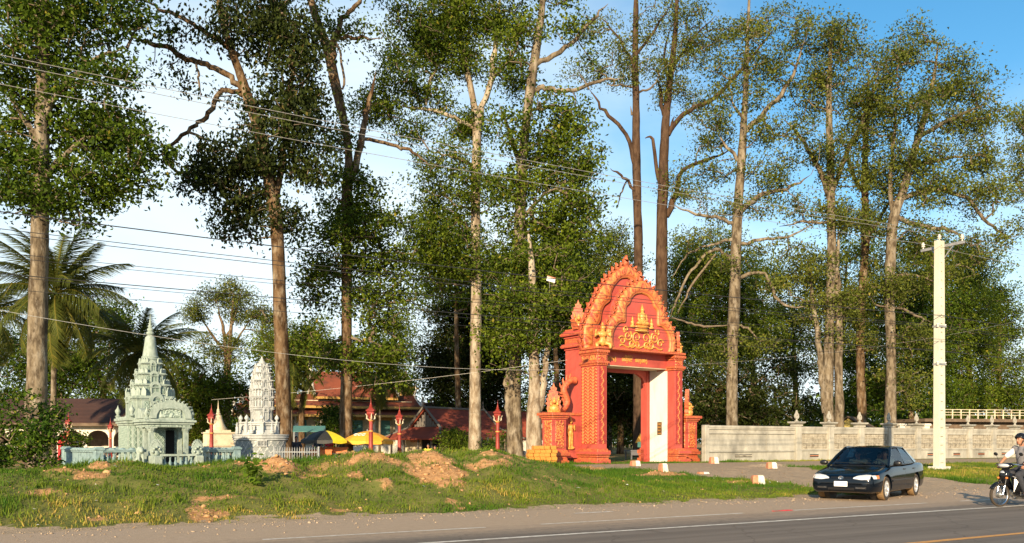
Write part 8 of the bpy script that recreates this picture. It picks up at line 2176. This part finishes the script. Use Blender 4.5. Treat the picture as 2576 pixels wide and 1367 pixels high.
for s in (-1, 1):
    A0, A1 = Vector((.95, s * .80, .895)), Vector((.21, s * .595, 1.365))
    B0, B1 = Vector((-.27, s * .855, .915)), Vector((-.30, s * .625, 1.375))
    C0, C1 = Vector((-1.14, s * .845, .94)), Vector((-.86, s * .61, 1.365))
    D0, D1 = Vector((-1.64, s * .735, .97)), Vector((-.98, s * .575, 1.355))
    def strip(a0, a1, wid, name, th=.03):
        """pillar: flat bar from a0 to a1, wid along the car"""
        n_ = Vector((0, s, .35)).normalized() * th / 2; w0, w1 = Vector((wid / 2, 0, 0)), Vector((wid * .4, 0, 0))
        P_ = [a0 - w0 - n_, a0 + w0 - n_, a1 + w1 - n_, a1 - w1 - n_, a0 - w0 + n_, a0 + w0 + n_, a1 + w1 + n_, a1 - w1 + n_]
        MB().add([tuple(p) for p in P_], [(0, 1, 2, 3), (7, 6, 5, 4), (0, 4, 5, 1), (1, 5, 6, 2), (2, 6, 7, 3), (3, 7, 4, 0)]).build(name, PNT, car)
    MB().tube([A0 + Vector((.05, 0, -.03)), A0.lerp(A1, .5) + Vector((0, s * .012, .012)), A1 + Vector((-.03, 0, .005))], [.038, .034, .032], 8).build('front_pillar', PNT, car, smooth=60)
    strip(B0, B1, .09, 'middle_pillar')
    # broad rear pillar
    n_ = Vector((0, s * .02, .008)); P_ = [C0, D0 + Vector((-.06, 0, 0)), D1, C1]; P_ = [p - n_ for p in P_] + [p + n_ for p in P_]
    MB().add([tuple(p) for p in P_], [(0, 1, 2, 3), (7, 6, 5, 4), (0, 4, 5, 1), (1, 5, 6, 2), (2, 6, 7, 3), (3, 7, 4, 0)]).build('rear_pillar', PNT, car)
    MB().tube([A1, Vector((-.05, s * .622, 1.383)), B1, C1, D1], [.03, .03, .03, .03, .03], 8).build('roof_rail', PNT, car, smooth=60)
    for nm, (a, b_, c_, d) in (('front_window', (A0 + Vector((-.06, 0, .0)), B0 + Vector((.05, 0, 0)), B1 + Vector((.04, 0, -.01)), A1 + Vector((-.02, 0, -.015)))), ('rear_door_window', (B0 + Vector((-.05, 0, 0)), C0 + Vector((.0, 0, 0)), C1 + Vector((.0, 0, -.01)), B1 + Vector((-.04, 0, -.01))))):
        pb_ = lambda q, a=a, b_=b_: a.lerp(b_, q); pt_ = lambda q, c_=c_, d=d: d.lerp(c_, q) + Vector((0, s * .0, 0))
        V_, F2 = cab(pb_, pt_, 7); V_ = [v + Vector((0, s * .018 * math.sin(math.pi * min(1, max(0, (v.z - .9) / .47))), 0)) for v in V_]
        MB().add([tuple(v) for v in V_], F2).build(nm, GLS, car, smooth=180)
    # belt strip and mirror
    MB().tube([A0 + Vector((.02, s * .02, 0)), B0 + Vector((0, s * .005, 0)), C0, D0], .014, 6).build('belt_strip', BLK, car, smooth=60)
    mb = MB(); mb.cap((.80, s * .93, .955), (.80, s * 1.03, .965), .062, .058, 12); mb.ell((.82, s * .98, .96), (.055, .11, .07), 14, 10); mi = mb.build('door_mirror', BLK, car, smooth=60)
    MB().tube([(.80, s * .86, .91), (.80, s * .94, .945)], .025, 8).build('mirror_arm', BLK, mi)
    mb = MB(); q0 = Vector((1.10, s * .08 + .3, .955)); mb.tube([q0, Vector((1.00, s * .05 - .05, .985)), Vector((.90, s * .04 - .40, 1.0))] if s > 0 else [Vector((1.13, -.10, .955)), Vector((1.05, -.38, .965)), Vector((.94, -.66, .97))], .010, 5); mb.build('wiper', BLK, car)
# interior
MB().bb(.55, .98, -.70, .70, .70, .90).build('dashboard', BLK, car)
for s in (-1, 1):
    mb = MB(); mb.bbc(-.30, .24, s * .36 - .24, s * .36 + .24, .40, .56, .04); mb.build('seat', MAT['seat_grey'], car)
    mb = MB(); mb.M = Matrix.Translation((-.30, s * .36, .5)) @ Matrix.Rotation(-.28, 4, 'Y'); mb.bbc(-.07, .07, -.23, .23, 0, .60, .04); mb.bbc(-.05, .05, -.12, .12, .66, .82, .03); mb.build('backrest', MAT['seat_grey'], car)
mb = MB(); mb.bbc(-1.3, -.85, -.62, .62, .40, .56, .04); mb.build('rear_seat', MAT['seat_grey'], car); mb = MB(); mb.M = Matrix.Translation((-1.3, 0, .5)) @ Matrix.Rotation(-.3, 4, 'Y'); mb.bbc(-.07, .07, -.62, .62, 0, .50, .04); mb.build('rear_backrest', MAT['seat_grey'], car)
mb = MB(); sc_ = Vector((.42, .36, .86)); Mx = Matrix.Translation(sc_) @ Matrix.Rotation(-1.15, 4, 'Y'); mb.M = Mx; mb.tube([(.175 * math.cos(a), .175 * math.sin(a), 0) for a in np.linspace(0, 2 * math.pi, 25)], .016, 6, False); mb.tube([(-.17, 0, 0), (.17, 0, 0)], .014, 6); mb.lathe([(.05, -.02), (.05, .02)], 12); mb.build('steering_wheel', MAT['seat_grey'], car, smooth=60)
MB().bbc(.24, .27, -.11, .11, 1.24, 1.30, .005).build('rear_view_mirror', BLK, car)
def in_car(x, y, z): 
    q = Matrix.Rotation(car_rot, 4, 'Z') @ Vector((x, y, 0)); return (CAR.x + q.x, CAR.y + q.y, z)
person('driver in a beige shirt holding the steering wheel of the car', in_car(-.02, .36, .50), car_rot, seated(reach=dict(head=(-.10, 0, .70), neck=(-.14, 0, .55), chest=(-.16, 0, .38), shl=(-.14, .18, .50), shr=(-.14, -.18, .50), wrl=(.36, .15, .42), wrr=(.36, -.15, .42), ell=(.12, .24, .32), elr=(.12, -.24, .32))), 'cloth_beige', 'cloth_dark', voxel=.024)
person('front passenger in a beige top inside the car', in_car(-.02, -.36, .48), car_rot, seated(reach=dict(head=(-.10, 0, .70), neck=(-.14, 0, .55), chest=(-.16, 0, .38), shl=(-.14, .18, .50), shr=(-.14, -.18, .50))), 'cloth_beige', 'cloth_dark', voxel=.024)
person('rear passenger in a green top sitting in the middle of the back seat', in_car(-.95, -.05, .50), car_rot, seated(reach=dict(head=(-.10, 0, .62), neck=(-.14, 0, .48), chest=(-.16, 0, .32), shl=(-.14, .17, .44), shr=(-.14, -.17, .44), knl=(.3, .2, .1), knr=(.3, -.2, .1))), 'teal_cloth', 'cloth_dark', voxel=.028)

# ------------------------------------------------------------------ motorcycle and rider
MH = Vector((-.951, -.309)); mrot = math.atan2(MH.y, MH.x)
MO = Vector((11.43, 20.35)) - MH * .62
bike = empty('motorcycle', (MO.x, MO.y, .004), mrot, 'black step-through motorcycle with wire wheels and silver headlight cowl', 'motorcycle')
BG, CHR, EN = MAT['black_gloss'], MAT['chrome'], MAT['engine_metal']
for x, front in ((.62, 1), (-.60, 0)):
    w_ = empty('wheel', (x, 0, .285), 0); w_.parent = bike
    mb = MB(); mb.M = Matrix.Rotation(math.pi / 2, 4, 'X'); mb.lathe([(.235, -.024), (.255, -.036), (.275, -.030), (.285, 0), (.275, .030), (.255, .036), (.235, .024)], 44, ring=True); mb.build('tyre', MAT['tyre'], w_, smooth=60)
    mb = MB(); mb.M = Matrix.Rotation(math.pi / 2, 4, 'X'); mb.lathe([(.238, -.026), (.240, -.022), (.226, -.012), (.226, .012), (.240, .022), (.238, .026)], 44, ring=True); mb.build('rim', CHR, w_, smooth=40)
    mb = MB()
    for k in range(36):
        a = k * math.pi / 18; b_ = a + (.35 if k % 2 else -.35); y = .03 if k % 4 < 2 else -.03
        mb.tube([(.05 * math.cos(b_), y, .05 * math.sin(b_)), (.230 * math.cos(a), 0, .230 * math.sin(a))], .0015, 3)
    sp2 = mb.build('spokes', CHR, w_); sp2['kind'] = 'stuff'
    mb = MB(); mb.M = Matrix.Rotation(math.pi / 2, 4, 'X'); mb.lathe([(.02, -.075), (.03, -.06), (.075, -.045), (.075, .045), (.055, .055), (.02, .075)], 20); mb.build('hub', EN, w_, smooth=40)
for s in (-1, 1):
    mb = MB(); mb.tube([(.62, s * .085, .285), (.555, s * .085, .50)], .026, 10); mb.build('fork_slider', CHR, bike, smooth=60)
    mb = MB(); mb.tube([(.56, s * .085, .48), (.47, s * .075, .80)], .018, 8); mb.build('fork_tube', BLK, bike, smooth=60)
# front mudguard: curved shell over the wheel
V = []; na = 14; nw = 7
for i in range(na):
    a = math.radians(28 + 118 * i / (na - 1))
    for j in range(nw):
        q = 2 * j / (nw - 1) - 1; r_ = .318 - .035 * q * q
        V.append((.62 + r_ * math.cos(a), q * .068, .285 + r_ * math.sin(a)))
F_ = [(i * nw + j, (i + 1) * nw + j, (i + 1) * nw + j + 1, i * nw + j + 1) for i in range(na - 1) for j in range(nw - 1)]
o = MB().add(V, F_).build('front_mudguard', BG, bike, smooth=180); so = o.modifiers.new('t', 'SOLIDIFY'); so.thickness = .006
# leg shield and front cowl
def shell(name, secs, mat, parent=bike, n=9):
    """loft of half-width sections: (x, z, half width, fullness)"""
    rings = []
    for x, z, w, th in secs: rings.append([(x + th * math.cos(a), w * math.sin(a), z) for a in np.linspace(0, 2 * math.pi, 16, endpoint=False)])
    mb = MB(); mb.loft(rings); return mb.build(name, mat, parent, smooth=60)
shell('front_cowl', [(.44, .52, .05, .06), (.46, .60, .11, .09), (.47, .72, .13, .11), (.46, .82, .12, .10), (.43, .90, .08, .07)], BG)
for s in (-1, 1):
    P_ = [(.42, .80), (.47, .66), (.44, .50), (.36, .34), (.24, .26), (.14, .30), (.20, .44), (.26, .60), (.30, .76)]
    mb = MB(); mb.add([(x, s * (.10 + .10 * math.sin(math.pi * min(1, max(0, (.80 - z) / .56)))), z) for x, z in P_] + [(x - .01, s * (.085 + .10 * math.sin(math.pi * min(1, max(0, (.80 - z) / .56)))), z) for x, z in P_], [tuple(range(9)), tuple(range(17, 8, -1))] + [(i, (i + 1) % 9, 9 + (i + 1) % 9, 9 + i) for i in range(9)]); ls = mb.build('leg_shield', BG, bike)
    mb = MB(); mb.tube([(.40, s * .155, .72), (.34, s * .185, .69), (.25, s * .19, .70)], [.006, .011, .004], 6); mb.build('shield_badge', MAT['alloy'], ls)
    MB().ell((.535, s * .115, .68), (.03, .035, .025), 10, 6).build('front_indicator', MAT['indicator'], bike, smooth=180)
shell('handlebar_cowl', [(.44, .88, .06, .06), (.43, .93, .17, .09), (.41, .98, .20, .09), (.38, 1.03, .12, .05)], BG)
mb = MB(); mb.ell((.50, 0, .965), (.055, .15, .048), 18, 10); mb.build('headlight', MAT['lens_clear'], bike, smooth=180)
mb = MB(); mb.ell((.535, 0, .80), (.03, .07, .05), 12, 8); mb.build('cowl_emblem', MAT['alloy'], bike, smooth=180)
mb = MB(); mb.tube([(.30, .36, .99), (.38, .20, 1.0), (.40, 0, .99), (.38, -.20, 1.0), (.30, -.36, .99)], .012, 8); hbar = mb.build('handlebar', CHR, bike, smooth=60)
for s in (-1, 1):
    mb = MB(); mb.tube([(.335, s * .27, .995), (.295, s * .385, .99)], .019, 8); mb.build('grip', BLK, hbar, smooth=60)
    mb = MB(); mb.tube([(.385, s * .2, .995), (.40, s * .28, .985), (.35, s * .38, .975)], .007, 6); mb.build('brake_lever', CHR, hbar, smooth=60)
    mb = MB(); mb.tube([(.36, s * .22, 1.0), (.38, s * .27, 1.12), (.36, s * .33, 1.20)], .006, 6); mr_ = mb.build('mirror_stalk', BLK, hbar, smooth=60)
    mb = MB(); mb.M = Matrix.Translation((.36, s * .35, 1.235)) @ Matrix.Rotation(.3, 4, 'Y'); mb.ell((0, 0, 0), (.02, .06, .045), 14, 8); mb.build('mirror', BLK, mr_, smooth=180)
mb = MB(); mb.tube([(.43, 0, .80), (.30, 0, .50), (.10, 0, .36), (-.10, 0, .40)], [.04, .045, .045, .04], 8); mb.build('frame_spine', BLK, bike, smooth=60)
shell('body_panel', [(-.02, .38, .06, .16), (-.12, .50, .10, .22), (-.25, .62, .11, .30), (-.32, .70, .10, .34), (-.34, .74, .09, .34)], BG)
mb = MB(); mb.loft([[(x, w * math.cos(a), z + .05 * max(0, math.sin(a)) - .02) for a in np.linspace(0, 2 * math.pi, 14, endpoint=False)] for x, w, z in ((.10, .06, .74), (.04, .11, .755), (-.15, .14, .76), (-.35, .14, .78), (-.55, .12, .80), (-.68, .06, .80))]); mb.build('seat', MAT['black_plastic'], bike, smooth=60)
mb = MB(); mb.M = Matrix.Translation((.10, 0, .30)) @ Matrix.Rotation(math.radians(80), 4, 'Y'); mb.lathe([(.05, -.12), (.085, -.10), (.085, .06), (.07, .08), (.07, .2), (.05, .21)], 16); mb.build('engine_cylinder', EN, bike, smooth=40)
mb = MB(); mb.M = Matrix.Translation((-.05, 0, .30)) @ Matrix.Rotation(math.pi / 2, 4, 'X'); mb.lathe([(.06, -.14), (.12, -.12), (.135, -.05), (.135, .05), (.12, .12), (.06, .14)], 22); mb.build('crankcase', EN, bike, smooth=40)
mb = MB(); mb.tube([(.22, -.08, .26), (.05, -.13, .17), (-.25, -.15, .20), (-.75, -.16, .30)], [.018, .02, .035, .045], 10); mb.build('exhaust', CHR, bike, smooth=60)
for s in (-1, 1):
    mb = MB(); mb.tube([(-.05, s * .06, .36), (-.60, s * .08, .285)], .02, 6); mb.build('swing_arm', BLK, bike, smooth=60)
    mb = MB(); mb.tube([(-.58, s * .10, .30), (-.46, s * .10, .66)], .026, 8); mb.build('rear_shock', CHR, bike, smooth=60)
    mb = MB(); mb.tube([(.08, s * .08, .24), (.08, s * .26, .24)], .014, 6); mb.build('foot_peg', BLK, bike, smooth=60)
mb = MB(); mb.add([(-.60 + (.32) * math.cos(a), q * .07, .285 + .32 * math.sin(a)) for a in np.radians(np.linspace(60, 200, 12)) for q in (-1, 0, 1)], [(i * 3 + j, i * 3 + 3 + j, i * 3 + 4 + j, i * 3 + 1 + j) for i in range(11) for j in range(2)]); o = mb.build('rear_mudguard', BG, bike, smooth=180); so = o.modifiers.new('t', 'SOLIDIFY'); so.thickness = .006
MB().ell((-.78, 0, .70), (.04, .08, .05), 10, 8).build('tail_light', MAT['lamp_red'], bike, smooth=180)
rider_J = dict(pelvis=(-.18, 0, .90), chest=(-.10, 0, 1.22), neck=(-.06, 0, 1.42), head=(-.01, .0, 1.57), shl=(-.07, .19, 1.36), shr=(-.07, -.19, 1.36), ell=(.08, .33, 1.15), elr=(.08, -.33, 1.15), wrl=(.235, .33, 1.01), wrr=(.235, -.33, 1.01),
               hil=(-.14, .10, .86), hir=(-.14, -.10, .86), knl=(.27, .19, .74), knr=(.27, -.19, .74), anl=(.05, .20, .335), anr=(.05, -.20, .335))
rider = person('motorcycle rider in dark open helmet, grey T-shirt with white sleeves', (MO.x, MO.y, .004), mrot, rider_J, 'cloth_grey', 'cloth_dark', sleeve='cloth_white', hat='helmet', voxel=.012)
